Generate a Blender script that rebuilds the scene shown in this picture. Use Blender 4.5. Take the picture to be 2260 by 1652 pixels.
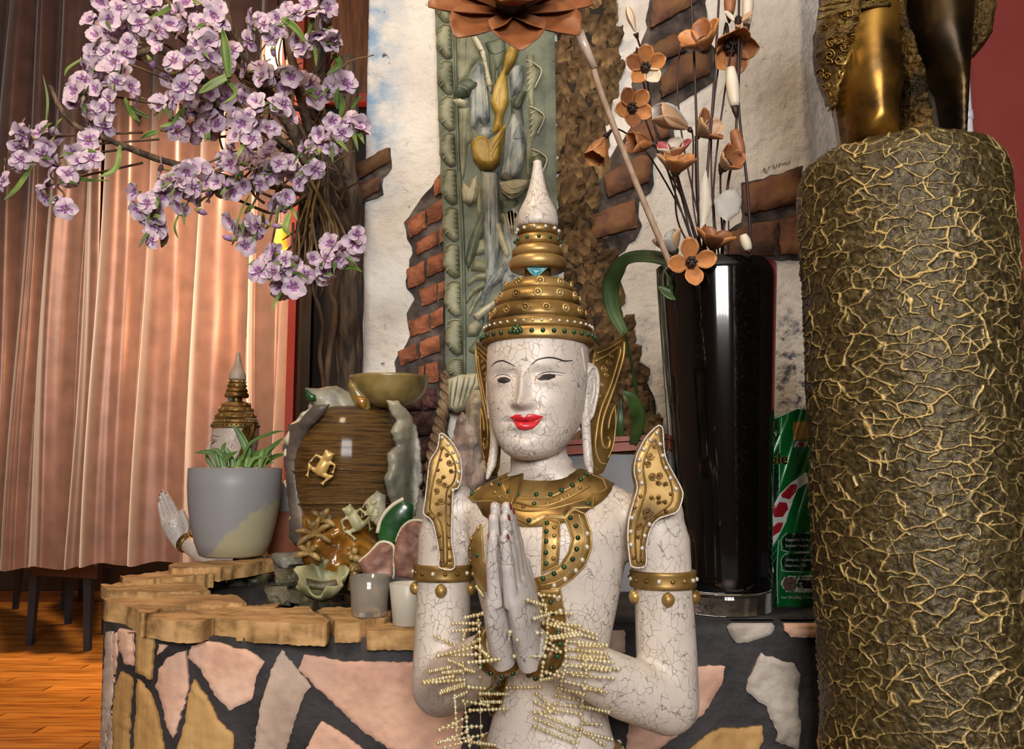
import bpy, bmesh, math, random
import numpy as np
from mathutils import Vector, Matrix, Quaternion, noise
from mathutils.bvhtree import BVHTree
from mathutils.geometry import delaunay_2d_cdt

for _o in list(bpy.data.objects):
    bpy.data.objects.remove(_o)
scene = bpy.context.scene
COL = scene.collection
RNG = random.Random(7)
R = math.radians

# ------------------------------------------------------------------ camera
FPX, CX, CY = 1900.0, 1130.0, 826.0
PITCH = R(6.7)
CAMZ = 0.95
CAMP = Vector((0, 0, CAMZ))
cam_data = bpy.data.cameras.new('camera')
cam_data.sensor_fit = 'HORIZONTAL'
cam_data.sensor_width = 36.0
cam_data.lens = FPX / 2260.0 * 36.0
cam_data.clip_start = 0.02
cam = bpy.data.objects.new('camera', cam_data)
cam.location = CAMP
cam.rotation_euler = (R(90) + PITCH, 0, 0)
COL.objects.link(cam)
scene.camera = cam

# ------------------------------------------------------------------ light
def srgb(h):
    h = h.lstrip('#')
    out = []
    for i in (0, 2, 4):
        c = int(h[i:i + 2], 16) / 255.0
        out.append(c / 12.92 if c <= 0.04045 else ((c + 0.055) / 1.055) ** 2.4)
    return (*out, 1.0)

world = bpy.data.worlds.new('world')
scene.world = world
world.use_nodes = True
world.node_tree.nodes['Background'].inputs[0].default_value = srgb('#cfc8c4')
world.node_tree.nodes['Background'].inputs[1].default_value = 0.30

def area(name, loc, target, sx, sy, energy, col):
    l = bpy.data.lights.new(name, 'AREA')
    l.shape = 'RECTANGLE'
    l.size, l.size_y, l.energy = sx, sy, energy
    l.color = srgb(col)[:3]
    o = bpy.data.objects.new(name, l)
    o.location = loc
    o.rotation_euler = (Vector(target) - Vector(loc)).to_track_quat('-Z', 'Y').to_euler()
    COL.objects.link(o)
    return o

def point(name, loc, energy, col, r=0.05):
    l = bpy.data.lights.new(name, 'POINT')
    l.energy, l.color, l.shadow_soft_size = energy, srgb(col)[:3], r
    o = bpy.data.objects.new(name, l)
    o.location = loc
    COL.objects.link(o)
    return o

area('daylight_window', (0.15, -3.28, 2.275), (0.15, 1.0, 2.275), 1.9, 1.45, 310, '#f6f3f0')
area('warm_overhead_light', (-0.6, 0.55, 2.75), (-0.45, 1.7, 0.7), 0.35, 0.35, 18, '#ffe0b4')
area('warm_overhead_light', (-2.3, 5.9, 3.4), (-2.2, 4.7, 0.0), 0.6, 0.6, 80, '#ffd8b0')  # added unseen lamp behind the curtain, brightens the floor and chairs

_d = area('warm_overhead_light', (-1.55, 2.75, 3.2), (-1.55, 4.3, 1.45), 0.4, 0.4, 52, '#ffd2a8')  # extra lamp with no seen source, added to brighten the right curtain
_d.data.spread = R(75)

vs = scene.view_settings
vs.view_transform = 'Standard'
vs.look = 'None'
vs.exposure = 0.0
vs.gamma = 1.0
vs.use_curve_mapping = False

# ------------------------------------------------------------------ picture to place
def ray(px, py):
    dx, dz = (px - CX) / FPX, (CY - py) / FPX
    return Vector((dx, math.cos(PITCH) - dz * math.sin(PITCH), math.sin(PITCH) + dz * math.cos(PITCH)))

def at(px, py, Y):
    d = ray(px, py)
    return CAMP + d * (Y / d.y)

def atz(px, py, z):
    d = ray(px, py)
    return CAMP + d * ((z - CAMZ) / d.z)

def on_y(Y, n=(0, -1, 0)):
    n = Vector(n)
    return lambda x, y: (at(x, y, Y), n)

def on_z(z):
    n = Vector((0, 0, 1))
    return lambda x, y: (atz(x, y, z), n)

def on_mesh(bvh, Y):
    def f(x, y):
        p, n, i, d = bvh.ray_cast(CAMP, ray(x, y).normalized())
        if p is None:
            p, n, i, d = bvh.find_nearest(at(x, y, Y))
        return p, n
    return f

# ------------------------------------------------------------------ objects
def world_of(o):
    m = o.matrix_basis.copy()
    while o.parent:
        o = o.parent
        m = o.matrix_basis @ m
    return m

def link(name, verts, faces, mat, parent=None, world=True, smooth=True, midx=None):
    if parent is not None and world:
        inv = world_of(parent).inverted()
        verts = [inv @ Vector(v) for v in verts]
    me = bpy.data.meshes.new(name)
    me.from_pydata([tuple(v) for v in verts], [], [tuple(f) for f in faces])
    mats = mat if isinstance(mat, (list, tuple)) else [mat]
    for m in mats:
        me.materials.append(m)
    if midx is not None:
        me.polygons.foreach_set('material_index', midx)
    if smooth:
        me.polygons.foreach_set('use_smooth', [True] * len(me.polygons))
    me.update()
    o = bpy.data.objects.new(name, me)
    COL.objects.link(o)
    if parent is not None:
        o.parent = parent
    return o

def tag(o, label, cat, group=None, kind=None):
    o['label'] = label
    o['category'] = cat
    if group:
        o['group'] = group
    if kind:
        o['kind'] = kind
    return o

def thing(name, label, cat, loc=(0, 0, 0), rz=0.0, group=None):
    o = bpy.data.objects.new(name, None)
    o.empty_display_size = 0.02
    o.location = loc
    o.rotation_euler = (0, 0, rz)
    COL.objects.link(o)
    return tag(o, label, cat, group)

def structure(o, label=None):
    o['kind'] = 'structure'
    if label:
        o['label'] = label
    return o

def copy_part(o, parent, mat=None):
    c = o.copy()
    COL.objects.link(c)
    c.parent = parent
    for ch in list(o.children):
        copy_part(ch, c)
    return c

class MB:
    def __init__(self):
        self.v, self.f, self.mi, self.cur = [], [], [], 0

    def add(self, verts, faces):
        n = len(self.v)
        self.v += [Vector(v) for v in verts]
        self.f += [tuple(i + n for i in f) for f in faces]
        self.mi += [self.cur] * len(faces)
        return self

    def tube(self, pts, r, seg=8, cap=True, flat=1.0):
        pts = [Vector(p) for p in pts]
        n = len(pts)
        rs = list(r) if hasattr(r, '__len__') else [r] * n
        t0 = (pts[1] - pts[0]).normalized()
        a = t0.orthogonal().normalized()
        vs, fs = [], []
        for i, p in enumerate(pts):
            t = (pts[min(i + 1, n - 1)] - pts[max(i - 1, 0)])
            t = t.normalized() if t.length > 1e-9 else t0
            a = (a - t * a.dot(t))
            a = a.normalized() if a.length > 1e-6 else t.orthogonal().normalized()
            b = t.cross(a)
            for k in range(seg):
                an = 2 * math.pi * k / seg
                vs.append(p + (a * math.cos(an) + b * math.sin(an) * flat) * rs[i])
        for i in range(n - 1):
            for k in range(seg):
                k2 = (k + 1) % seg
                fs.append((i * seg + k, i * seg + k2, (i + 1) * seg + k2, (i + 1) * seg + k))
        if cap:
            fs.append(tuple(range(seg - 1, -1, -1)))
            fs.append(tuple((n - 1) * seg + k for k in range(seg)))
        return self.add(vs, fs)

    def ball(self, c, r, seg=10, rings=6, scale=(1, 1, 1), rot=None):
        c = Vector(c)
        vs, fs = [], []
        for j in range(1, rings):
            th = math.pi * j / rings
            for k in range(seg):
                ph = 2 * math.pi * k / seg
                p = Vector((math.sin(th) * math.cos(ph) * scale[0], math.sin(th) * math.sin(ph) * scale[1], math.cos(th) * scale[2])) * r
                vs.append(c + (rot @ p if rot else p))
        for s in (1, -1):
            p = Vector((0, 0, s * r * scale[2]))
            vs.append(c + (rot @ p if rot else p))
        top, bot = len(vs) - 2, len(vs) - 1
        for j in range(rings - 2):
            for k in range(seg):
                k2 = (k + 1) % seg
                fs.append((j * seg + k, (j + 1) * seg + k, (j + 1) * seg + k2, j * seg + k2))
        for k in range(seg):
            k2 = (k + 1) % seg
            fs.append((top, k, k2))
            fs.append((bot, (rings - 2) * seg + k2, (rings - 2) * seg + k))
        return self.add(vs, fs)

    def box(self, c, s, rot=None):
        c = Vector(c)
        vs = []
        for x in (-.5, .5):
            for y in (-.5, .5):
                for z in (-.5, .5):
                    p = Vector((x * s[0], y * s[1], z * s[2]))
                    vs.append(c + (rot @ p if rot else p))
        return self.add(vs, [(0, 1, 3, 2), (4, 6, 7, 5), (0, 4, 5, 1), (2, 3, 7, 6), (0, 2, 6, 4), (1, 5, 7, 3)])

    def lathe(self, prof, c=(0, 0, 0), seg=48, sx=1.0, sy=1.0, cap=True):
        c = Vector(c)
        vs, fs = [], []
        n = len(prof)
        for r, z in prof:
            for k in range(seg):
                an = 2 * math.pi * k / seg
                vs.append(c + Vector((r * math.cos(an) * sx, r * math.sin(an) * sy, z)))
        for i in range(n - 1):
            for k in range(seg):
                k2 = (k + 1) % seg
                fs.append((i * seg + k, i * seg + k2, (i + 1) * seg + k2, (i + 1) * seg + k))
        if cap:
            fs.append(tuple(range(seg - 1, -1, -1)))
            fs.append(tuple((n - 1) * seg + k for k in range(seg)))
        return self.add(vs, fs)

    def loft(self, secs, cap=True):
        n, m = len(secs), len(secs[0])
        vs = [p for s in secs for p in s]
        fs = []
        for i in range(n - 1):
            for k in range(m):
                k2 = (k + 1) % m
                fs.append((i * m + k, i * m + k2, (i + 1) * m + k2, (i + 1) * m + k))
        if cap:
            fs.append(tuple(range(m - 1, -1, -1)))
            fs.append(tuple((n - 1) * m + k for k in range(m)))
        return self.add(vs, fs)

    def build(self, name, mat, parent=None, world=True, smooth=True):
        return link(name, self.v, self.f, mat, parent, world, smooth, self.mi if isinstance(mat, (list, tuple)) else None)

def smooth_path(pts, n=8):
    pts = [Vector(p) for p in pts]
    if len(pts) < 3:
        return pts
    out = []
    P = [pts[0] * 2 - pts[1]] + pts + [pts[-1] * 2 - pts[-2]]
    for i in range(1, len(P) - 2):
        p0, p1, p2, p3 = P[i - 1], P[i], P[i + 1], P[i + 2]
        for k in range(n):
            t = k / n
            out.append(0.5 * ((2 * p1) + (p2 - p0) * t + (2 * p0 - 5 * p1 + 4 * p2 - p3) * t * t + (3 * p1 - p0 - 3 * p2 + p3) * t ** 3))
    out.append(pts[-1])
    return out

def remesh(mb, voxel, it=6, keep=None):
    """join overlapping closed shapes into one continuous skin"""
    me = bpy.data.meshes.new('tmp')
    me.from_pydata([tuple(v) for v in mb.v], [], mb.f)
    o = bpy.data.objects.new('tmp', me)
    COL.objects.link(o)
    md = o.modifiers.new('r', 'REMESH')
    md.mode = 'VOXEL'
    md.voxel_size = voxel
    dg = bpy.context.evaluated_depsgraph_get()
    ev = o.evaluated_get(dg)
    m2 = bpy.data.meshes.new_from_object(ev)
    bpy.data.objects.remove(o)
    bpy.data.meshes.remove(me)
    n = len(m2.vertices)
    co = np.empty(n * 3)
    m2.vertices.foreach_get('co', co)
    co = co.reshape(-1, 3)
    ed = np.empty(len(m2.edges) * 2, dtype=np.int64)
    m2.edges.foreach_get('vertices', ed)
    ed = ed.reshape(-1, 2)
    deg = np.bincount(ed.ravel(), minlength=n)[:, None]
    for s in range(it):
        for lam in (0.55, -0.57 if s % 2 == 0 else 0.3):
            acc = np.zeros_like(co)
            for ax in range(3):
                acc[:, ax] = np.bincount(ed[:, 0], co[ed[:, 1], ax], n) + np.bincount(ed[:, 1], co[ed[:, 0], ax], n)
            co = co + lam * (acc / np.maximum(deg, 1) - co)
    faces = [tuple(p.vertices) for p in m2.polygons]
    bpy.data.meshes.remove(m2)
    return [Vector(c) for c in co], faces

def bvh_of(verts, faces):
    return BVHTree.FromPolygons([tuple(v) for v in verts], faces)

# ------------------------------------------------------------------ traced shapes with real depth
def fill(poly, sp, rough=0.0, rng=RNG):
    pts = [np.array(p, float) for p in poly]
    bd = []
    for i, a in enumerate(pts):
        b = pts[(i + 1) % len(pts)]
        L = np.linalg.norm(b - a)
        n = max(1, int(round(L / sp)))
        nr = np.array((-(b - a)[1], (b - a)[0])) / max(L, 1e-6)
        for k in range(n):
            q = a + (b - a) * k / n
            if rough:
                q = q + nr * rng.gauss(0, rough)
            bd.append(q)
    bd = np.array(bd)
    lo, hi = bd.min(0), bd.max(0)
    gx, gy = np.meshgrid(np.arange(lo[0] + sp / 2, hi[0], sp), np.arange(lo[1] + sp / 2, hi[1], sp * 0.87))
    gx[1::2] += sp / 2
    g = np.stack([gx.ravel(), gy.ravel()], 1)
    A, B = bd, np.roll(bd, -1, 0)
    def dist(q):
        d = B - A
        t = ((q[:, None, :] - A[None]) * d[None]).sum(2) / np.maximum((d * d).sum(1), 1e-9)[None]
        t = np.clip(t, 0, 1)
        return np.linalg.norm(q[:, None, :] - (A[None] + d[None] * t[..., None]), axis=2).min(1)
    if len(g):
        c = ((A[None, :, 1] > g[:, None, 1]) != (B[None, :, 1] > g[:, None, 1])) & (
            g[:, None, 0] < (B[None, :, 0] - A[None, :, 0]) * (g[:, None, 1] - A[None, :, 1]) / np.where(np.abs(B[None, :, 1] - A[None, :, 1]) < 1e-9, 1e-9, B[None, :, 1] - A[None, :, 1]) + A[None, :, 0])
        g = g[c.sum(1) % 2 == 1]
    if len(g):
        g = g[dist(g) > sp * 0.45]
    allp = np.concatenate([bd, g]) if len(g) else bd
    nb = len(bd)
    res = delaunay_2d_cdt([Vector((p[0], -p[1])) for p in allp], [], [list(range(nb))], 1, 1e-4)
    vs = np.array([(v.x, -v.y) for v in res[0]])
    fs = [tuple(f) for f in res[2]]
    d = dist(vs)
    cnt = {}
    for f in fs:
        for k in range(len(f)):
            e = (f[k], f[(k + 1) % len(f)])
            cnt[e] = 1
    rim = [e for e in cnt if (e[1], e[0]) not in cnt]
    return vs, fs, d, rim

def solid(mb, poly, proj, t, back=0.0, sp=14, prof='dome', bev=None, rough=0.0, both=False, bump=0.0, bsc=40.0, edge=0.0):
    """traced outline laid on a surface and given thickness; dome = rounded relief, flat = slab with worn edge; both = rounded on both sides"""
    vs, fs, d, rim = fill(poly, sp, rough)
    if not fs:
        return mb
    dm = max(d.max(), 1e-6)
    top, bot = [], []
    for (x, y), dd in zip(vs, d):
        p, n = proj(x, y)
        if prof == 'dome':
            q = min(dd / (bev or dm), 1.0)
            h = edge + (1 - edge) * math.sqrt(max(0.0, 1 - (1 - q) ** 2))
        else:
            q = min(dd / (bev or 6.0), 1.0)
            h = 0.55 + 0.45 * math.sqrt(max(0.0, 1 - (1 - q) ** 2))
        k = 1.0
        if bump:
            k += bump * noise.fractal(p * bsc, 0.9, 2.0, 4)
        top.append(p + n * (t * h * k))
        if both:
            bot.append(p - n * (t * h * k))
        else:
            bot.append(p - n * back)
    n = len(vs)
    faces = list(fs) + [tuple(n + i for i in reversed(f)) for f in fs]
    allv = top + bot
    if prof == 'flat':
        ids = {}
        for a, b in rim:
            for i in (a, b):
                if i not in ids:
                    ids[i] = len(allv)
                    allv += [top[i], bot[i]]
        for a, b in rim:
            faces.append((ids[b], ids[a], ids[a] + 1, ids[b] + 1))
    else:
        for a, b in rim:
            faces.append((b, a, n + a, n + b))
    return mb.add(allv, faces)

def one(name, poly, proj, t, mat, parent, smooth=True, **kw):
    return solid(MB(), poly, proj, t, **kw).build(name, mat, parent, smooth=smooth)

def line_px(pts, proj, off=0.0, n=6):
    pts = [Vector((p[0], p[1], 0)) for p in pts]
    out = []
    for p in smooth_path(pts, n):
        q, nn = proj(p.x, p.y)
        out.append(q + nn * off)
    return out

def spiral(cx, cy, r, turns, a0=0, d=1, n=None, r0=0.15):
    n = n or int(turns * 14)
    return [(cx + r * (r0 + (1 - r0) * (1 - k / n)) * math.cos(a0 + d * 2 * math.pi * turns * k / n),
             cy + r * (r0 + (1 - r0) * (1 - k / n)) * math.sin(a0 + d * 2 * math.pi * turns * k / n)) for k in range(n + 1)]

# ------------------------------------------------------------------ materials
def nodes(name):
    m = bpy.data.materials.new(name)
    m.use_nodes = True
    nt = m.node_tree
    b = nt.nodes['Principled BSDF']
    return m, nt, b

def N(nt, kind, **kw):
    n = nt.nodes.new('ShaderNode' + kind)
    for k, v in kw.items():
        if k.startswith('i_'):
            n.inputs[k[2:].replace('_', ' ')].default_value = v
        else:
            setattr(n, k, v)
    return n

def ramp(nt, stops, fac):
    n = nt.nodes.new('ShaderNodeValToRGB')
    e = n.color_ramp.elements
    while len(e) < len(stops):
        e.new(0.5)
    for el, (p, c) in zip(e, stops):
        el.position = p
        el.color = srgb(c) if isinstance(c, str) else (c, c, c, 1)
    nt.links.new(fac, n.inputs[0])
    return n.outputs[0]

def coords(nt, stretch=(1, 1, 1), warp=0.0, wscale=6.0, kind='Object'):
    tc = N(nt, 'TexCoord')
    mp = N(nt, 'Mapping')
    mp.inputs['Scale'].default_value = stretch
    nt.links.new(tc.outputs[kind], mp.inputs[0])
    out = mp.outputs[0]
    if warp:
        nz = N(nt, 'TexNoise')
        nz.inputs['Scale'].default_value = wscale
        nt.links.new(tc.outputs[kind], nz.inputs[0])
        mx = N(nt, 'MixRGB', blend_type='LINEAR_LIGHT')
        mx.inputs[0].default_value = warp
        nt.links.new(out, mx.inputs[1])
        nt.links.new(nz.outputs['Color'], mx.inputs[2])
        out = mx.outputs[0]
    return out

def bumpnode(nt, b, h, strength, dist=0.004, prev=None):
    bp = N(nt, 'Bump')
    bp.inputs['Strength'].default_value = strength
    bp.inputs['Distance'].default_value = dist
    nt.links.new(h, bp.inputs['Height'])
    if prev is not None:
        nt.links.new(prev, bp.inputs['Normal'])
    nt.links.new(bp.outputs[0], b.inputs['Normal'])
    return bp.outputs[0]

def M(name, cols, s=10.0, rough=0.6, metal=0.0, bump=0.0, bs=60.0, bd=0.004, stretch=(1, 1, 1), warp=0.0, coat=0.0, rand=0.0, pos=None, det=5.0, spec=0.5, trans=0.0, wave=None):
    m, nt, b = nodes(name)
    co = coords(nt, stretch, warp)
    b.inputs['Roughness'].default_value = rough
    b.inputs['Metallic'].default_value = metal
    b.inputs['Specular IOR Level'].default_value = spec
    b.inputs['Coat Weight'].default_value = coat
    b.inputs['Coat Roughness'].default_value = 0.12
    if isinstance(cols, str):
        cols = [cols]
    nz = N(nt, 'TexNoise')
    nz.inputs['Scale'].default_value = s
    nz.inputs['Detail'].default_value = det
    nt.links.new(co, nz.inputs[0])
    if len(cols) > 1:
        ps = pos or [0.34 + 0.32 * i / (len(cols) - 1) for i in range(len(cols))]
        c = ramp(nt, list(zip(ps, cols)), nz.outputs[0])
    else:
        rgb = N(nt, 'RGB')
        rgb.outputs[0].default_value = srgb(cols[0])
        c = rgb.outputs[0]
    if rand:
        oi = N(nt, 'ObjectInfo')
        mr = N(nt, 'MapRange')
        mr.inputs['To Min'].default_value = 1 - rand
        mr.inputs['To Max'].default_value = 1 + rand * 0.8
        nt.links.new(oi.outputs['Random'], mr.inputs[0])
        hs = N(nt, 'HueSaturation')
        nt.links.new(mr.outputs[0], hs.inputs['Value'])
        nt.links.new(c, hs.inputs['Color'])
        c = hs.outputs[0]
    nt.links.new(c, b.inputs['Base Color'])
    if bump:
        n2 = N(nt, 'TexNoise')
        n2.inputs['Scale'].default_value = bs
        n2.inputs['Detail'].default_value = 6
        nt.links.new(co, n2.inputs[0])
        bumpnode(nt, b, n2.outputs[0], bump, bd)
    if trans:
        b.inputs['Transmission Weight'].default_value = trans
    return m

def crackle(name, base, line, scale=55.0, stretch=(1, 1, 1), width=0.018, rough=0.42, keep=0.5):
    m, nt, b = nodes(name)
    co = coords(nt, stretch, 0.012, 40.0)
    vo = N(nt, 'TexVoronoi', feature='DISTANCE_TO_EDGE')
    vo.inputs['Scale'].default_value = scale
    nt.links.new(co, vo.inputs['Vector'])
    ln = N(nt, 'MapRange')
    ln.inputs['From Min'].default_value = width * 0.35
    ln.inputs['From Max'].default_value = width * 1.5
    nt.links.new(vo.outputs['Distance'], ln.inputs[0])
    nz = N(nt, 'TexNoise')
    nz.inputs['Scale'].default_value = scale * 0.45
    nz.inputs['Detail'].default_value = 3
    nt.links.new(co, nz.inputs[0])
    mk = ramp(nt, [(keep - 0.06, 1.0), (keep + 0.10, 0.0)], nz.outputs[0])
    inv = N(nt, 'Math', operation='SUBTRACT')
    inv.inputs[0].default_value = 1.0
    nt.links.new(ln.outputs[0], inv.inputs[1])
    mu = N(nt, 'Math', operation='MULTIPLY')
    nt.links.new(inv.outputs[0], mu.inputs[0])
    nt.links.new(mk, mu.inputs[1])
    n2 = N(nt, 'TexNoise')
    n2.inputs['Scale'].default_value = 14
    nt.links.new(co, n2.inputs[0])
    bc = ramp(nt, [(0.35, base[0]), (0.62, base[1])], n2.outputs[0])
    mx = N(nt, 'MixRGB')
    nt.links.new(mu.outputs[0], mx.inputs[0])
    nt.links.new(bc, mx.inputs[1])
    mx.inputs[2].default_value = srgb(line)
    nt.links.new(mx.outputs[0], b.inputs['Base Color'])
    b.inputs['Roughness'].default_value = rough
    sub = N(nt, 'Math', operation='MULTIPLY')
    sub.inputs[1].default_value = -1
    nt.links.new(mu.outputs[0], sub.inputs[0])
    bumpnode(nt, b, sub.outputs[0], 0.35, 0.002)
    return m

def glow(name, col, strength):
    m, nt, b = nodes(name)
    b.inputs['Base Color'].default_value = srgb(col)
    b.inputs['Emission Color'].default_value = srgb(col)
    b.inputs['Emission Strength'].default_value = strength
    return m

def glass(name, col='#ffffff', rough=0.02, ior=1.45):
    m, nt, b = nodes(name)
    b.inputs['Base Color'].default_value = srgb(col)
    b.inputs['Transmission Weight'].default_value = 1.0
    b.inputs['Roughness'].default_value = rough
    b.inputs['IOR'].default_value = ior
    return m
# ================================================================== structure
def crop(x0, y0, s):
    return lambda pts: [(x0 + x / s, y0 + y / s) for x, y in pts]

YW = 2.10                     # plaster wall
mat_floor = M('floor_base', ['#5a3010', '#6e3c14'], 4, 0.4)
mat_plank = M('floor_plank', ['#875020', '#b2742e', '#c2863c'], 3.0, 0.24, stretch=(1.2, 14, 14), bump=0.1, bs=30, rand=0.22)
mat_red = M('red_wall_paint', ['#7d2a24', '#87302a'], 3, 0.7, bump=0.08, bs=120)
mat_dark = M('dark_back_wall', ['#2a1b14', '#3a261b'], 2, 0.6)

mb = MB()
mb.box((-0.5, 3.6, -0.03), (9.0, 9.6, 0.05))
floor = structure(mb.build('floor', mat_floor, smooth=False), 'glossy orange-brown wooden plank floor')
pk = MB().box((0, 0, 0), (1.19, 0.088, 0.010)).build('plank', mat_plank, floor, world=False, smooth=False)
rows = 0
for j in range(46):
    y = 2.55 + j * 0.09
    off = (j * 0.47) % 1.2
    for i in range(4):
        o = pk if rows == 0 else pk.copy()
        if rows:
            COL.objects.link(o)
            o.parent = floor
        o.location = (-4.2 + i * 1.2 + off, y, 0.0)
        rows += 1

mb = MB()
mb.box((1.3, 2.75, 1.95), (1.8, 0.1, 3.9))
structure(mb.build('wall_right', mat_red, smooth=False), 'dark red painted wall behind the tall column')
mb = MB()
mb.box((-1.4, 7.4, 1.95), (7.2, 0.1, 3.9))
structure(mb.build('wall_back', mat_dark, smooth=False), 'dark brown wall far behind the curtains')

mat_ceil = M('ceiling_paint', ['#b8aca0', '#c2b6aa'], 3, 0.8)
structure(MB().box((-1.3, 2.1, 3.95), (7.6, 10.8, 0.1)).build('ceiling', mat_ceil, smooth=False), 'plain pale ceiling above the room')
mat_room = M('room_paint', ['#8c7464', '#9a8272'], 3, 0.8)
structure(MB().box((-5.05, 2.1, 1.95), (0.1, 10.8, 3.9)).build('wall_left', mat_room, smooth=False), 'warm beige side wall out of view')
structure(MB().box((2.25, 2.1, 1.95), (0.1, 10.8, 3.9)).build('wall_side', mat_dark, smooth=False), 'dark brown side wall out of view')
mbw = MB()
WX0, WX1, WZ0, WZ1, WY = -0.80, 1.10, 1.55, 3.0, -3.2
mbw.box(((WX0 - 5.0) / 2, WY, 1.95), (WX0 + 5.0, 0.1, 3.9))
mbw.box(((WX1 + 2.2) / 2, WY, 1.95), (2.2 - WX1, 0.1, 3.9))
mbw.box(((WX0 + WX1) / 2, WY, WZ0 / 2), (WX1 - WX0, 0.1, WZ0))
mbw.box(((WX0 + WX1) / 2, WY, (WZ1 + 3.9) / 2), (WX1 - WX0, 0.1, 3.9 - WZ1))
structure(mbw.build('wall_front', mat_room, smooth=False), 'wall with the daylight window behind the viewer')
mbw = MB()
for k in range(5):
    mbw.box((WX0 + (WX1 - WX0) * k / 4, WY + 0.02, (WZ0 + WZ1) / 2), (0.06, 0.08, WZ1 - WZ0))
for k in range(3):
    mbw.box(((WX0 + WX1) / 2, WY + 0.02, WZ0 + (WZ1 - WZ0) * k / 2), (WX1 - WX0, 0.08, 0.06))
structure(mbw.build('window_1', M('window_frame_paint', ['#d8d4cc'], 3, .5), smooth=False), 'window with pale glazing bars behind the viewer')

# ---- plaster wall
m, nt, b = nodes('rough_plaster')
co = coords(nt)
sx = N(nt, 'SeparateXYZ')
nt.links.new(co, sx.inputs[0])
n1 = N(nt, 'TexNoise'); n1.inputs['Scale'].default_value = 7; n1.inputs['Detail'].default_value = 6
nt.links.new(co, n1.inputs[0])
basec = ramp(nt, [(0.3, '#d6ccc0'), (0.5, '#ebe3d8'), (0.7, '#f2ece2')], n1.outputs[0])
def maprange(src, a, b2):
    r = N(nt, 'MapRange'); r.inputs['From Min'].default_value = a; r.inputs['From Max'].default_value = b2
    nt.links.new(src, r.inputs[0]); return r.outputs[0]
def mul(a, c):
    k = N(nt, 'Math', operation='MULTIPLY'); nt.links.new(a, k.inputs[0])
    if isinstance(c, float): k.inputs[1].default_value = c
    else: nt.links.new(c, k.inputs[1])
    return k.outputs[0]
blue = mul(maprange(sx.outputs[0], -0.25, -0.35), maprange(sx.outputs[2], 1.55, 1.80))
n2 = N(nt, 'TexNoise'); n2.inputs['Scale'].default_value = 16; n2.inputs['Detail'].default_value = 4
nt.links.new(co, n2.inputs[0])
blue = mul(blue, ramp(nt, [(0.38, 0.15), (0.62, 0.95)], n2.outputs[0]))
mx = N(nt, 'MixRGB'); nt.links.new(blue, mx.inputs[0]); nt.links.new(basec, mx.inputs[1]); mx.inputs[2].default_value = srgb('#7fa3c6')
n3 = N(nt, 'TexNoise'); n3.inputs['Scale'].default_value = 34; n3.inputs['Detail'].default_value = 7; n3.inputs['Roughness'].default_value = 0.62
nt.links.new(co, n3.inputs[0])
spk = ramp(nt, [(0.28, 1.0), (0.345, 0.0)], n3.outputs[0])
low = mul(maprange(sx.outputs[0], 0.52, 0.62), maprange(sx.outputs[2], 1.42, 1.30))
spk2 = mul(low, ramp(nt, [(0.40, 0.9), (0.52, 0.0)], n3.outputs[0]))
mxs = N(nt, 'Math', operation='MAXIMUM'); nt.links.new(spk, mxs.inputs[0]); nt.links.new(spk2, mxs.inputs[1])
mx2 = N(nt, 'MixRGB'); nt.links.new(mxs.outputs[0], mx2.inputs[0]); nt.links.new(mx.outputs[0], mx2.inputs[1]); mx2.inputs[2].default_value = srgb('#4a5468')
nt.links.new(mx2.outputs[0], b.inputs['Base Color'])
b.inputs['Roughness'].default_value = 0.75
bumpnode(nt, b, n3.outputs[0], 0.8, 0.018)
mat_plaster = m

def wall_disp(x, z):
    return 0.005 * noise.fractal(Vector((x * 9, z * 9, 3)), 0.9, 2, 5) + 0.0045 * abs(noise.noise(Vector((x * 36, z * 30, 1)))) + 0.002 * noise.noise(Vector((x * 80, z * 60, 4)))

x0, x1, x2 = at(800, 700, YW).x, at(1772, 200, YW).x, at(1858, 200, YW + 0.16).x
xs = list(np.linspace(x0, x1, 150)) + list(np.linspace(x1, x2, 14))[1:]
zs = np.concatenate([np.linspace(0.4, 2.3, 240), np.linspace(2.3, 3.9, 24)[1:]])
V, F = [], []
for z in zs:
    for x in xs:
        yy = YW if x <= x1 else YW + 0.16 * (x - x1) / (x2 - x1)
        V.append((x, yy - wall_disp(x, z), z))
nx = len(xs)
for j in range(len(zs) - 1):
    for i in range(nx - 1):
        F.append((j * nx + i, j * nx + i + 1, (j + 1) * nx + i + 1, (j + 1) * nx + i))
nf = len(V)
for j in range(len(zs)):
    V.append((x0, YW + 0.3, zs[j])); V.append((x2, YW + 0.3, zs[j]))
for j in range(len(zs) - 1):
    F.append((j * nx, (j + 1) * nx, nf + 2 * (j + 1), nf + 2 * j))
    F.append((j * nx + nx - 1, nf + 2 * j + 1, nf + 2 * (j + 1) + 1, (j + 1) * nx + nx - 1))
wall = structure(link('wall_feature', V, F, mat_plaster, smooth=True), 'rough white plaster wall with bare bricks and blue stains')

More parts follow.
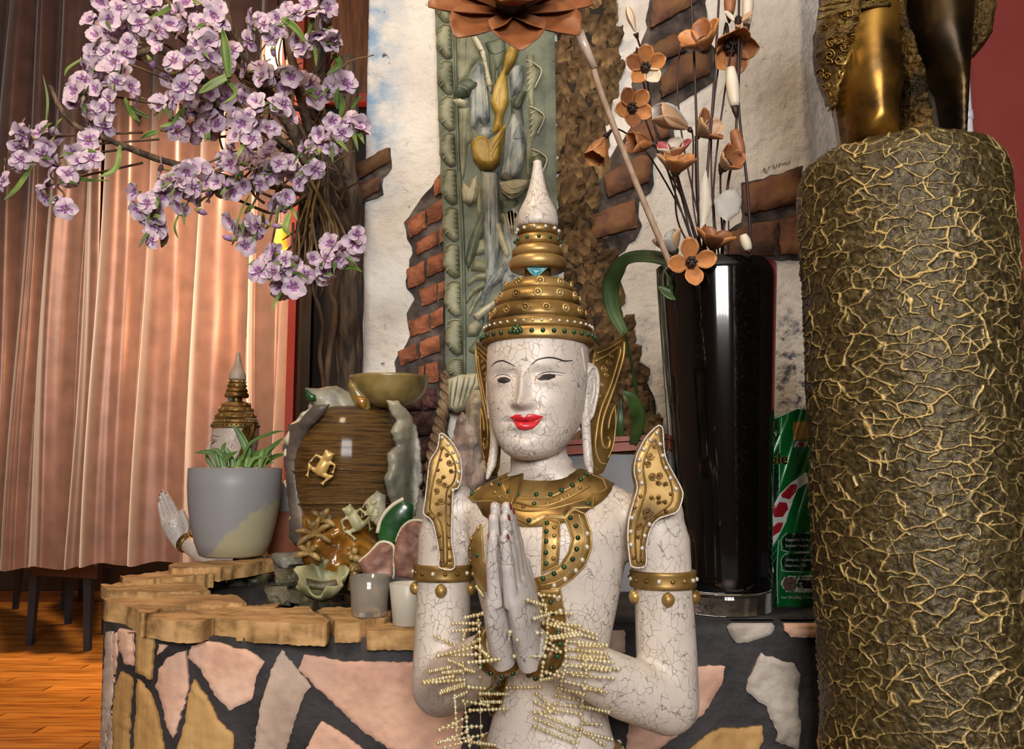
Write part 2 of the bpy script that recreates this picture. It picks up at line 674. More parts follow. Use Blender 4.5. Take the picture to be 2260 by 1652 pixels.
# ---- cement hollows and bricks on the wall
mat_cement = M('dark_cement', ['#241f1c', '#463c36', '#675c54'], 22, 0.9, bump=0.6, bs=70, bd=0.01)
mat_brickL = M('orange_brick', ['#6a4028', '#98583a', '#a96a48'], 26, 0.85, bump=0.8, bs=70, bd=0.01, rand=0.16)
mat_brickR = M('ochre_brick', ['#412b20', '#6e4831', '#7d5832'], 13, 0.8, bump=0.5, bs=60, bd=0.008, rand=0.3)
mat_brickP = M('purple_brick', ['#2a1a18', '#4e2c28', '#7a5148'], 20, 0.8, bump=0.9, bs=50, bd=0.012, rand=0.15)
pw = on_y(YW - 0.004)
for poly in ([(892, 492), (960, 400), (990, 380), (990, 1080), (925, 1080), (880, 900), (872, 800), (905, 740), (895, 690), (915, 660), (893, 620), (912, 560)],
             [(785, 366), (862, 326), (866, 372), (845, 392), (846, 428), (786, 458)],
             [(1425, 75), (1432, 0), (1470, -40), (1560, -40), (1560, 90), (1580, 110), (1575, 180), (1480, 240), (1490, 320), (1440, 350), (1445, 410), (1410, 445), (1412, 515), (1330, 600), (1290, 560), (1290, 470), (1330, 380), (1390, 280), (1400, 120)],
             [(1636, 405), (1700, 388), (1770, 366), (1775, 575), (1600, 575), (1598, 515), (1636, 490)]):
    one('cement_patch', poly, pw, 0.006, mat_cement, wall, back=0.01, sp=16, prof='flat', rough=2.0, bump=0.3, bsc=30)
cb = crop(860, 380, 3.18)
left_bricks = [[(315, 80), (365, 15), (372, 150), (320, 180)], [(125, 350), (250, 275), (262, 395), (150, 470)], [(262, 270), (370, 195), (382, 330), (272, 385)],
    [(180, 505), (330, 420), (340, 515), (200, 590)], [(350, 395), (385, 370), (385, 490), (352, 510)], [(122, 690), (245, 630), (250, 785), (128, 820)],
    [(265, 625), (385, 560), (388, 690), (265, 745)], [(215, 830), (335, 790), (335, 910), (230, 945)], [(340, 790), (385, 765), (385, 890), (345, 900)],
    [(132, 1045), (275, 1000), (290, 1120), (150, 1165)], [(290, 995), (380, 950), (380, 1070), (295, 1105)], [(62, 1265), (185, 1205), (205, 1310), (85, 1365)],
    [(215, 1195), (345, 1145), (355, 1260), (220, 1310)], [(205, 1370), (245, 1360), (240, 1490), (210, 1490)], [(252, 1350), (340, 1330), (345, 1470), (260, 1485)]]
for p in left_bricks:
    one('brick', cb(p), pw, 0.024, mat_brickL, wall, back=0.01, sp=9, prof='flat', bev=3, rough=0.9, bump=0.12, bsc=60)
for p in ([(887, 869), (931, 862), (931, 905), (890, 908)], [(934, 862), (964, 858), (966, 902), (934, 904)], [(900, 914), (956, 908), (955, 960), (906, 964)],
          [(905, 970), (950, 966), (950, 1018), (910, 1020)], [(915, 1026), (952, 1022), (950, 1075), (918, 1080)]):
    one('brick', p, pw, 0.03, mat_brickP, wall, back=0.01, sp=8, prof='flat', bev=5, rough=1.4, bump=0.5, bsc=50)
for p in ([(788, 368), (858, 331), (862, 360), (797, 399)], [(788, 412), (842, 395), (838, 424), (790, 450)],
          [(1433, 68), (1437, 20), (1455, -30), (1545, -30), (1535, 12), (1440, 66)], [(1416, 118), (1490, 78), (1508, 98), (1512, 118), (1432, 152)],
          [(1455, 182), (1492, 132), (1568, 108), (1565, 165), (1460, 222)], [(1388, 290), (1470, 250), (1478, 305), (1395, 338)],
          [(1331, 392), (1412, 347), (1437, 352), (1430, 405), (1340, 440)], [(1300, 480), (1398, 444), (1404, 505), (1308, 532)],
          [(1638, 414), (1700, 396), (1762, 372), (1766, 450), (1642, 476)], [(1602, 520), (1658, 496), (1710, 492), (1708, 566), (1606, 566)], [(1716, 488), (1775, 475), (1775, 563), (1718, 563)]):
    one('brick', p, pw, 0.034, mat_brickR, wall, back=0.01, sp=11, prof='flat', bev=4, rough=1.0, bump=0.08, bsc=40)
# faint ink strokes of the signature below the plaster field
mat_ink = M('ink', ['#3c3630'], 5, 0.8)
mb = MB()
for pts in ([(1684, 378), (1687, 370), (1690, 380), (1694, 380)], [(1694, 378), (1697, 368), (1700, 369)], [(1704, 371), (1707, 364), (1710, 372)], [(1712, 370), (1714, 363), (1717, 362)],
            [(1718, 368), (1721, 361), (1724, 361)], [(1726, 363), (1729, 361), (1733, 357)], [(1734, 360), (1738, 362), (1741, 357), (1744, 356)]):
    mb.tube(line_px(pts, on_y(YW - 0.006), 0, 3), 0.0009, 4)
mb.build('ink_mark', mat_ink, wall)

# ---- background beyond the wall: frame, post, wood panel
mat_post = M('red_post_paint', ['#8a2c1c', '#a03522'], 5, 0.4, coat=0.3)
mat_black = M('black_frame', ['#0c0a09', '#141110'], 5, 0.6, spec=.2)
mat_wood = M('brown_door_wood', ['#4a2c1a', '#6a4228', '#7a5030'], 5, 0.32, stretch=(9, 9, 1), coat=0.3)
YB = 3.55
def slab_px(name, x0, x1, ytop, ybot, Y, t, mat, parent=None, world=True):
    a, c = at(x0, ybot, Y), at(x1, ytop, Y)
    return MB().box(((a.x + c.x) / 2, Y + t / 2, (a.z + c.z) / 2), (abs(c.x - a.x), t, abs(c.z - a.z))).build(name, mat, parent, smooth=False)
def thing_slab(name, label, cat, *a):
    o = slab_px(name, *a)
    return tag(o, label, cat)
d = thing('window_screen', 'dark timber screen with a wood panel behind the lilac tree', 'screen', at(735, 1200, YB))
slab_px('dark_panel', 662, 830, -200, 1215, YB + 0.06, 0.04, mat_black, d)
slab_px('wood_panel', 728, 830, -200, 205, YB, 0.03, mat_wood, d)
slab_px('frame_rail', 655, 830, 205, 224, YB - 0.01, 0.06, mat_post, d)
slab_px('frame_stile', 716, 727, -200, 205, YB - 0.01, 0.06, mat_post, d)
slab_px('frame_stile', 672, 681, 225, 1215, YB + 0.0, 0.05, mat_black, d)
thing_slab('red_post', 'red painted timber post at the right edge of the lit curtain', 'post', 637, 663, -200, 1215, YB - 0.2, 0.05, mat_post)
mb = MB()
mb.lathe([(0.0035, at(803, 830, 2.06).z), (0.0035, at(803, 690, 2.06).z)], (at(803, 800, 2.06).x - 0.004, 2.06, 0), 10)
tag(mb.build('thin_rod', M('white_plastic', ['#e4e2de'], 3, 0.4)), 'thin white rod standing against the plaster wall edge', 'rod')

# ---- curtains
m, nt, b = nodes('satin_curtain')
co = coords(nt, (5, 5, 5))
w1 = N(nt, 'TexNoise'); w1.inputs['Scale'].default_value = 2; w1.inputs['Detail'].default_value = 3
nt.links.new(co, w1.inputs[0])
nt.links.new(ramp(nt, [(0.3, '#553f38'), (0.7, '#6a5048')], w1.outputs[0]), b.inputs['Base Color'])
b.inputs['Roughness'].default_value = 0.36
b.inputs['Metallic'].default_value = 0.3
b.inputs['Sheen Weight'].default_value = 0.4
bumpnode(nt, b, w1.outputs[0], 0.05, 0.003)
mat_curtain = m
def curtain(name, label, px0, px1, Y, bot0, bot1, seed, period):
    rg = random.Random(seed)
    a, c = at(px0, 1245, Y), at(px1, 1245, Y)
    L = c.x - a.x
    folds, u = [], 0.0
    while u < L:
        w = period * rg.uniform(0.5, 1.6)
        folds.append((u, w, rg.uniform(0.55, 1.2), rg.uniform(-0.4, 0.4), rg.random()))
        u += w
    nu, nz = 420, 60
    zb0, zb1 = at(px0, bot0, Y).z, at(px1, bot1, Y).z
    V, F = [], []
    for j in range(nz + 1):
        for i in range(nu + 1):
            s = L * i / nu
            f = max((q for q in folds if q[0] <= s + 1e-9), key=lambda q: q[0])
            t = min((s - f[0]) / f[1], 1.0)
            zb = zb0 + (zb1 - zb0) * i / nu
            z = zb + (3.80 - zb) * j / nz
            k = j / nz
            am = 0.115 * f[2] * (0.75 + 0.25 * k)
            t2 = t + 0.10 * math.sin(2 * math.pi * t) * f[3]
            y = -am * math.sin(math.pi * t2) ** 0.8 if 0 < t2 < 1 else 0
            y += 0.010 * math.sin(t * 8 + f[4] * 6 + 2.2 * k) + 0.003 * math.sin(t * 17 + f[4] * 20 + 4 * k)
            x = a.x + s + 0.02 * math.sin(2 * math.pi * t) * f[3] + 0.012 * math.sin(z * 2.2 + f[4] * 6)
            if j == 0:
                z += 0.012 * math.sin(s * 23 + seed)
            V.append((x, Y + y, z))
    for j in range(nz):
        for i in range(nu):
            p = j * (nu + 1) + i
            F.append((p, p + 1, p + nu + 2, p + nu + 1))
    n = len(V)
    V2 = V + [(x, y + 0.004, z) for x, y, z in V]
    F2 = F + [tuple(n + i for i in reversed(f)) for f in F]
    root = thing(name, label, 'curtain', (a.x, Y, zb0))
    link('cloth', V2, F2, mat_curtain, root)
    mbt = MB()
    mbt.tube([(a.x - 0.05, Y, 3.83), (c.x + 0.05, Y, 3.83)], 0.018, 10)
    mbt.build('rod', mat_black, root)
    return root
curtain('curtain', 'dusky pink satin curtain hanging in shadow at the far left', -120, 200, 4.50, 1254, 1250, 3, 0.15)
curtain('curtain', 'dusky pink satin curtain glowing in lamplight behind the grey pot', 178, 632, 4.30, 1246, 1234, 11, 0.24)

# ---- lamps in the corner
mat_amber = M('amber_glass', ['#d98420'], 3, 0.2)
lamp = thing('wall_lamp', 'small amber lamp with a lit white bulb beside the red post', 'lamp', at(615, 590, 3.45))
P0 = at(617, 560, 3.45)
MB().lathe([(0.012, 0), (0.016, 0.015), (0.016, 0.05), (0.010, 0.062)], (P0.x, P0.y, at(617, 585, 3.45).z), 14).build('bulb', glow('lamp_bulb', '#fff0d8', 5), lamp)
MB().lathe([(0.034, 0), (0.030, 0.02), (0.026, 0.06), (0.012, 0.10), (0.004, 0.105)], (P0.x, P0.y, at(617, 548, 3.45).z), 18, cap=False).build('shade', glow('amber_lit', '#ff9c2c', 1.15), lamp)
MB().tube([P0 + Vector((0.035, 0.02, -0.03)), P0 + Vector((0.02, 0.02, -0.05)), P0 + Vector((0, 0, -0.05))], 0.005, 8).build('bracket', mat_black, lamp)
point('lamp_light', P0 + Vector((-0.10, 0.05, 0.04)), 20, '#ffbe88', 0.05)
lan = thing('paper_lantern', 'pale glowing lantern half hidden behind the lilac blossoms', 'lantern', at(604, 165, 3.4))
a, c = at(580, 165, 3.4), at(628, 85, 3.4)
MB().box(((a.x + c.x) / 2, 3.44, (a.z + c.z) / 2), (c.x - a.x, 0.08, c.z - a.z)).build('paper_body', glow('lantern_paper', '#ffd0a4', 1.1), lan, smooth=False)
MB().tube([((a.x + c.x) / 2, 3.44, c.z), ((a.x + c.x) / 2, 3.44, 3.9)], .004, 6).build('cord', mat_black, lan)
for xx in (a.x, c.x):
    MB().box((xx, 3.40, (a.z + c.z) / 2), (0.012, 0.012, c.z - a.z + 0.03)).build('frame_bar', mat_post, lan, smooth=False)
point('lamp_light', Vector((a.x - 0.15, 3.6, 1.75)), 20, '#ffbb88', 0.12)

# ---- chairs below the curtain
mat_leg = M('dark_chair_leg', ['#23262c', '#2e323a'], 4, 0.45)
mat_seat = M('brown_upholstery', ['#3d2c25', '#4a362d'], 6, 0.7, bump=0.1, bs=200)
def chair(label, feet, seed):
    pts = [atz(x, y, 0) for x, y in feet]
    c = sum(pts, Vector()) / 4
    t = thing('dining_chair', label, 'chair', (c.x, c.y, 0.0052), group='chairs under the curtain')
    for p in pts:
        q = p + (c - p) * 0.06
        MB().loft([[Vector((p.x + sx * 0.016, p.y + sy * 0.016, 0.0052)) for sx, sy in ((-1, -1), (1, -1), (1, 1), (-1, 1))],
                   [Vector((q.x + sx * 0.023, q.y + sy * 0.023, 0.42)) for sx, sy in ((-1, -1), (1, -1), (1, 1), (-1, 1))]]).build('leg', mat_leg, t, smooth=False)
    ordr = sorted(pts, key=lambda p: math.atan2(p.y - c.y, p.x - c.x))
    up = [c + (p - c) * 1.12 for p in ordr]
    MB().loft([[Vector((p.x, p.y, z)) for p in up] for z in (0.395, 0.47)] ).build('seat', mat_seat, t, smooth=False)
    bk = sorted(up, key=lambda p: -p.y)[:2]
    v = Vector((0, 0.04, 0))
    MB().loft([[Vector((bk[0].x, bk[0].y - 0.04, z)), Vector((bk[1].x, bk[1].y - 0.04, z)), Vector((bk[1].x, bk[1].y + 0.01, z)), Vector((bk[0].x, bk[0].y + 0.01, z))] for z in (0.45, 0.95)]).build('backrest', mat_seat, t, smooth=False)
chair('brown chair with dark legs nearest the wooden floor opening', [(193, 1437), (66, 1424), (150, 1378), (34, 1345)], 1)
chair('brown chair with dark legs standing behind the nearer chair', [(232, 1400), (140, 1345), (238, 1330), (178, 1322)], 2)
# ================================================================== stone basin
mat_mortar = M('black_mortar', ['#1a1819', '#2b2829', '#353132'], 14, 0.7, bump=0.5, bs=60, bd=0.006)
mat_spink = M('pink_stone', ['#b98f7c', '#d3a991', '#dcb8a3'], 9, 0.75, bump=0.45, bs=45, bd=0.006)
mat_stan = M('tan_stone', ['#8f6b3c', '#b18850', '#bd9860'], 6, 0.75, stretch=(3, 3, 0.5), bump=0.35, bs=40, bd=0.006)
mat_sgrey = M('grey_pink_stone', ['#a58f80', '#bda694', '#c7b2a2'], 9, 0.75, bump=0.45, bs=45, bd=0.006)
mat_sslate = M('silver_stone', ['#8a8177', '#a89e93', '#b5aaa0'], 12, 0.6, bump=0.6, bs=40, bd=0.008)
mat_slab = M('sandstone_slab', ['#7d5f38', '#b08a58', '#c49d6c'], 34, 0.78, stretch=(.4, 1, 1), bump=0.6, bs=50, bd=0.006)
mat_rock = M('wet_dark_rock', ['#26241a', '#4c4733', '#6e6a58'], 14, 0.5, bump=0.7, bs=40, bd=0.012, rand=0.15)
mat_rockg = M('grey_rock', ['#5a5850', '#86837a', '#a09c90'], 12, 0.6, bump=0.6, bs=40, bd=0.01, rand=0.1)
mat_rocky = M('ochre_rock', ['#4a3c20', '#9c8148', '#c9ad70'], 14, 0.65, bump=0.6, bs=40, bd=0.01)

basin = thing('stone_basin', 'raised pond basin faced with pink and tan flagstones in black mortar', 'basin', (0, 1.9, 0))
CB = Vector((-0.40, 1.88, 0))
def rounded(x0, x1, y0, y1, rad):
    out = []
    for (cx, cy, sx, sy, r, a) in ((x0, y0, 1, 1, rad[0], 180), (x1, y0, -1, 1, rad[1], 270), (x1, y1, -1, -1, rad[2], 0), (x0, y1, 1, -1, rad[3], 90)):
        for k in range(25):
            an = R(a + 90 * k / 24)
            out.append(Vector((cx + sx * r + r * math.cos(an), cy + sy * r + r * math.sin(an), 0)))
    return out
def radial(poly, n):
    out = []
    for k in range(n):
        an = 2 * math.pi * k / n
        d = Vector((math.cos(an), math.sin(an), 0))
        best = 0
        for i, p in enumerate(poly):
            q = poly[(i + 1) % len(poly)]
            e = q - p
            den = d.x * e.y - d.y * e.x
            if abs(den) < 1e-9:
                continue
            w = p - CB
            t = (w.x * e.y - w.y * e.x) / den
            s = (w.x * d.y - w.y * d.x) / den
            if -1e-6 <= s <= 1 + 1e-6 and t > best:
                best = t
        out.append(CB + d * best)
    return out
NB = 180
outer = radial(rounded(-0.790, -0.02, 1.42, 2.40, (0.37, 0.002, 0.002, 0.25)), NB)
inner = radial(rounded(-0.63, -0.12, 1.62, 2.09, (0.20, 0.05, 0.05, 0.15)), NB)
mb = MB()
ZT = 0.692
def lift(pts, z, k=0.0):
    return [Vector((p.x, p.y, z + k * noise.noise(p * 20))) for p in pts]
def taper(z):
    k = 1 - .055 * (1 - z / ZT)
    return [Vector((CB.x + (p.x - CB.x) * k if p.x < CB.x else p.x, p.y, z)) for p in outer]
secs = [taper(0.0)] + [taper(z) for z in np.linspace(0.1, ZT, 12)] + [lift(inner, ZT, 0.006), lift(inner, 0.55)]
mb.loft(secs, cap=False)
wall_b = mb.build('basin_wall', mat_mortar, basin)
mb = MB()
nxx = 60
V, F = [], []
for j, z in enumerate(np.linspace(0.0, 0.716, 40)):
    for i in range(nxx):
        x = -0.021 + 1.25 * i / (nxx - 1)
        V.append((x, 1.42 - 0.004 * noise.fractal(Vector((x * 12, z * 12, 5)), 0.9, 2, 4), z))
for j in range(39):
    for i in range(nxx - 1):
        F.append((j * nxx + i, j * nxx + i + 1, (j + 1) * nxx + i + 1, (j + 1) * nxx + i))
nb = len(V)
for i in range(nxx):
    V.append((-0.021 + 1.25 * i / (nxx - 1), 2.10, 0.716))
for i in range(nxx - 1):
    F.append((39 * nxx + i, 39 * nxx + i + 1, nb + i + 1, nb + i))
F.append((39 * nxx, nb, nb + 0, 39 * nxx)) if False else None
V += [(-0.021, 2.10, 0.0)]
F.append(tuple([j * nxx for j in range(40)] + [nb, len(V) - 1]))
mb.add(V, F)
wall_r = mb.build('ledge_wall', mat_mortar, basin)
allv, allf = [], []
for o in (wall_b, wall_r):
    n = len(allv)
    Mw = world_of(o)
    allv += [Mw @ v.co for v in o.data.vertices]
    allf += [tuple(n + i for i in p.vertices) for p in o.data.polygons]
bv_basin = bvh_of(allv, allf)
def on_front(x, y):
    p, n, i, dd = bv_basin.ray_cast(CAMP, ray(x, y).normalized())
    if p is None or n.z > 0.5:
        p, n, i, dd = bv_basin.find_nearest(at(x, y, 1.44))
    n = Vector((n.x, n.y, 0))
    n = n.normalized() if n.length > 1e-3 else Vector((0, -1, 0))
    if n.y > 0.3:
        n = -n
    return p, n
cF = crop(220, 1220, 2.897)
cG = crop(1500, 1300, 4.694)
front = [('p', [(125, 490), (160, 465), (220, 500), (225, 720), (170, 700), (135, 600)]), ('t', [(245, 505), (355, 540), (340, 805), (240, 760)]),
    ('p', [(390, 575), (440, 590), (380, 650)]), ('p', [(560, 620), (575, 870), (540, 990), (480, 1180), (440, 1110), (410, 960), (370, 860), (390, 740), (460, 650)]),
    ('p', [(600, 590), (680, 560), (780, 570), (860, 610), (940, 610), (1060, 690), (1010, 780), (975, 940), (835, 1000), (740, 900), (650, 740), (570, 660)]),
    ('t', [(610, 800), (700, 930), (760, 1060), (860, 1160), (860, 1330), (480, 1330), (550, 1080), (580, 900)]),
    ('g', [(1170, 615), (1230, 690), (1355, 850), (1310, 900), (1260, 1050), (1170, 1330), (980, 1330), (1010, 1090), (1040, 940), (1110, 720)]),
    ('p', [(1310, 650), (1380, 650), (1560, 690), (2000, 690), (2250, 700), (2330, 1000), (2300, 1330), (2000, 1330), (1700, 1150), (1500, 960), (1275, 745)]),
    ('p', [(1420, 1070), (1560, 1150), (1790, 1330), (1290, 1330), (1370, 1150)]),
    ('t', [(150, 755), (220, 800), (200, 1000), (190, 1330), (100, 1330), (95, 1020), (110, 850)]), ('t', [(250, 795), (330, 900), (380, 1040), (430, 1330), (225, 1330)]),
    ('g', [(52, 500), (86, 500), (92, 860), (60, 1100), (30, 1330), (16, 1330), (30, 900)]), ('p', [(97, 520), (122, 505), (110, 700), (98, 830)]),
    ('g', [(70, 1060), (88, 1000), (92, 1330), (50, 1330)])]
frontR = [('p', [(-500, 800), (-200, 805), (300, 790), (460, 790), (440, 950), (350, 1100), (250, 1280), (0, 1480), (-300, 1700), (-560, 1700)]),
    ('s', [(840, 650), (880, 690), (960, 690), (1050, 740), (1180, 760), (1240, 870), (1225, 1060), (1215, 1240), (1250, 1420), (1220, 1652), (1080, 1600), (980, 1560), (1010, 1480), (930, 1330), (890, 1210), (780, 1130), (690, 1060), (690, 960), (740, 840)]),
    ('t', [(40, 1700), (250, 1510), (400, 1430), (640, 1430), (850, 1400), (850, 1560), (800, 1700)]),
    ('s', [(480, 380), (530, 310), (720, 312), (860, 305), (970, 300), (970, 420), (900, 480), (720, 530), (590, 550), (520, 480)]),
    ('p', [(1045, 285), (1440, 270), (1520, 280), (1520, 490), (1140, 490), (1080, 420)]),
    ('g', [(-760, 430), (-560, 420), (-570, 640), (-730, 690)]), ('p', [(1480, 900), (1700, 900), (1700, 1652), (1420, 1652)])]
SM = {'p': mat_spink, 't': mat_stan, 'g': mat_sgrey, 's': mat_sslate}
for k, p in front:
    one('flagstone', cF(p), on_front, 0.007, SM[k], basin, back=0.01, sp=7, prof='flat', bev=3, rough=1.1, bump=0.25, bsc=60)
for k, p in frontR:
    one('flagstone', cG(p), on_front, 0.009, SM[k], basin, back=0.01, sp=8, prof='flat', bev=3, rough=1.2, bump=0.3, bsc=60)
# cap slabs lying on the rim
for z, t, p in ((0.728, 0.024, [(5, 200), (240, 190), (560, 185), (650, 210), (710, 245), (640, 252), (250, 246), (70, 250)]),
                (0.726, 0.036, [(20, 290), (150, 285), (360, 300), (440, 265), (880, 270), (940, 320), (700, 332), (400, 352), (275, 392), (240, 370), (170, 330), (60, 312)]),
                (0.720, 0.032, [(268, 395), (420, 370), (800, 345), (1100, 325), (1160, 320), (1130, 345), (900, 372), (735, 410), (650, 440), (520, 442), (380, 425)]),
                (0.719, 0.032, [(735, 415), (900, 374), (1140, 352), (1340, 340), (1350, 360), (1470, 430), (1440, 462), (1300, 455), (1000, 440)]),
                (0.716, 0.030, [(1385, 370), (1430, 350), (1620, 350), (1860, 370), (1860, 400), (1650, 450), (1510, 450), (1490, 420)]),
                (0.706, 0.030, [(1700, 478), (1740, 455), (1860, 445), (2000, 458), (2160, 460), (2160, 495), (1710, 495)]),
                (0.738, 0.030, [(130, 145), (350, 125), (500, 105), (720, 100), (730, 130), (560, 150), (400, 165), (160, 178)]),
                (0.750, 0.030, [(440, 75), (520, 60), (700, 50), (860, 48), (1000, 20), (1130, 0), (1260, -20), (1300, 0), (1290, 20), (1100, 40), (900, 75), (760, 92), (600, 100), (450, 97)])):
    pj = on_z(z)
    one('cap_slab', cF(p), pj, 0.001, mat_slab, basin, back=t, sp=8, prof='flat', bev=3, rough=0.8, bump=3.0, bsc=40)
# rocks lining the pool
def rock(poly, Y, t, mat, name='pool_rock', sp=8, bump=0.5):
    return one(name, poly, on_y(Y), t, mat, basin, both=True, sp=sp, rough=1.2, bump=bump, bsc=30, edge=0.25, smooth=False)
for p, Y, t, mt in (([(600, 130), (720, 100), (730, 150), (680, 190), (600, 185)], 2.10, 0.03, mat_rocky), ([(740, 60), (860, 55), (870, 120), (790, 150), (740, 120)], 2.12, 0.035, mat_rocky),
        ([(720, 180), (800, 170), (805, 270), (740, 300)], 2.08, 0.03, mat_rock), ([(810, 130), (940, 120), (960, 330), (830, 290)], 2.10, 0.03, mat_rock),
        ([(950, 130), (1070, 130), (1070, 330), (960, 340)], 2.09, 0.035, mat_rock), ([(1110, 0), (1310, -10), (1320, 70), (1200, 100), (1120, 90)], 2.12, 0.04, mat_rockg),
        ([(1120, 100), (1290, 80), (1330, 210), (1140, 215)], 2.09, 0.04, mat_rock), ([(860, 40), (1110, 20), (1110, 130), (880, 140)], 2.16, 0.04, mat_rock),
        ([(1060, 210), (1200, 210), (1220, 330), (1080, 340)], 2.03, 0.03, mat_rock)):
    rock(cF(p), Y, t, mt)
for z, t, p in ((0.685, 0.02, [(1090, 215), (1300, 195), (1560, 235), (1560, 270), (1300, 268), (1130, 240)]), (0.672, 0.03, [(1230, 262), (1550, 255), (1640, 290), (1600, 330), (1300, 310)])):
    one('wet_ledge', cF(p), on_z(z), 0.001, mat_rock, basin, back=t, sp=8, prof='flat', bev=5, rough=1, bump=2, bsc=40)
m, nt, b = nodes('pond_water')
b.inputs['Base Color'].default_value = srgb('#1c1a10')
b.inputs['Roughness'].default_value = 0.05
nz = N(nt, 'TexNoise'); nz.inputs['Scale'].default_value = 12
bumpnode(nt, b, nz.outputs[0], 0.06, 0.01)
wv = [Vector((p.x, p.y, 0.625)) for p in radial(rounded(-0.642, -0.112, 1.61, 2.10, (0.20, 0.05, 0.05, 0.15)), 60)]
tag(link('pond_water', wv, [tuple(range(60))], m), 'dark still water inside the stone basin', 'water', kind='stuff')
# rocky island that carries the fountain
mb = MB()
for k in range(9):
    an = k * 0.7
    mb.ball((-0.30 + 0.10 * math.cos(an), 1.80 + 0.09 * math.sin(an), 0.60), 0.075, 12, 8, (1.1, 1, 0.95))
v, f = remesh(mb, 0.008, 4)
v = [p + Vector((noise.noise(p * 25), noise.noise(p * 25 + Vector((5, 0, 0))), 0.4 * noise.noise(p * 30))) * 0.012 for p in v]
v = [Vector((p.x, p.y, min(p.z, 0.662))) for p in v]
link('pool_island', v, f, mat_rock, basin)
# ================================================================== praying statue
mat_white = crackle('crackled_white_paint', ('#c2b6ab', '#d2c8be'), '#8c8176', 100, (1, 1, 0.75), 0.028, 0.4, 0.52)
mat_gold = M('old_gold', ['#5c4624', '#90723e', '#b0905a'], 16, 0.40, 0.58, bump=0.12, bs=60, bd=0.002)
mat_golds = M('dark_gold_leaf', ['#4c3818', '#765a2c', '#977842'], 18, 0.37, 0.62, bump=0.15, bs=60, bd=0.002)  # darker, browner gold of the wings, scrolls, studs and bracelets
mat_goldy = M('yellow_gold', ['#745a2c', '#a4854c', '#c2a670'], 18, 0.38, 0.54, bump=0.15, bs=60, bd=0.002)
mat_line = M('brow_paint', ['#241b20'], 5, 0.5)
mat_lip = M('red_lip_paint', ['#c8222c', '#d4303a'], 10, 0.32, coat=0.25)
mat_green = M('green_mirror_glass', ['#0f2a18', '#1f5230'], 90, 0.12, 0.2, coat=0.6)
mat_silver = M('mirror_chip', ['#cfc9b8', '#f0ead8'], 90, 0.12, 0.5, coat=0.5)
mat_teal = M('teal_chip', ['#5f9fa8', '#8cc4c8'], 60, 0.3)
mat_nail = M('nail_red', ['#6e2630'], 5, 0.4)
mat_handp = crackle('silvered_white_paint', ('#b4aca6', '#c6bfb9'), '#756c64', 105, (1, 1, 0.6), 0.028, 0.36, 0.47)

ZB, SY, SA = 0.25, 1.20, R(-16)
SX = at(1213, 1300, SY).x
statue = thing('praying_statue', 'crackled white praying statue with red lips and gold spired crown, in front of the basin', 'statue', (SX, SY, ZB), SA, 'praying statues')
MS = statue.matrix_basis.copy()
def lz(py, Y=SY):
    return at(1130, py, Y).z - ZB
PXM = SY / FPX
# ---- body
mb = MB()
secs = []
for py, hw, hd, yc in ((1760, .104, .080, 0), (1700, .098, .074, 0), (1652, .090, .068, 0), (1600, .081, .062, 0), (1540, .074, .057, 0), (1480, .074, .056, 0), (1400, .084, .061, -.004), (1330, .094, .068, -.010),
                       (1250, .104, .073, -.014), (1180, .112, .072, -.013), (1130, .120, .063, -.006), (1104, .120, .053, .002), (1084, .110, .047, .004), (1066, .086, .044, .003), (1050, .064, .043, .001), (1036, .046, .041, 0)):
    z = lz(py)
    secs.append([Vector((hw * math.cos(a), yc + hd * math.sin(a), z)) for a in [2 * math.pi * k / 40 for k in range(40)]])
secs.reverse()
mb.loft([s[::-1] for s in secs])
HX, HY = -0.0139, -0.004
mb.tube([(HX * .3, 0.0, lz(1100)), (HX * .6, -.002, lz(1050)), (HX, HY, lz(1000)), (HX, HY + .004, lz(930))], [.047, .0405, .0395, .040], 24)
for k, py in enumerate((1018, 1034, 1050)):
    mb.tube([(HX * .7 + 0.0415 * math.cos(a), HY * .6 + 0.0415 * math.sin(a), lz(py)) for a in [2 * math.pi * i / 24 for i in range(25)]], .0035, 8)
WR = Vector((0.022, -0.152, 0.497))
for s in (-1, 1):
    path = [Vector((s * .112, .002, lz(1118))), Vector((s * .143, .0, lz(1135))), Vector((s * .150, .0, lz(1190))), Vector((s * .154, .0, lz(1300))), Vector((s * .156, .002, lz(1430))), Vector((s * .156, .0, lz(1530)))]
    mb.tube(path, [.034, .0405, .0405, .0385, .0400, .0415], 20)
    mb.ball(path[-1], .0415, 20, 12)
    mb.ball(path[1], .0405, 20, 12)
    e = path[-1]
    w = Vector((s * WR.x, WR.y, WR.z))
    mb.tube([e, e.lerp(w, .35) + Vector((0, 0, -.004)), e.lerp(w, .7), w], [.0415, .039, .032, .025], 20)
    mb.ball(w, .025, 16, 10)
bv, bf = remesh(mb, 0.0042, 5)
body = link('body', bv, bf, mat_white, statue, world=False)
bv_body = bvh_of([MS @ v for v in bv], bf)
on_body = on_mesh(bv_body, 1.12)

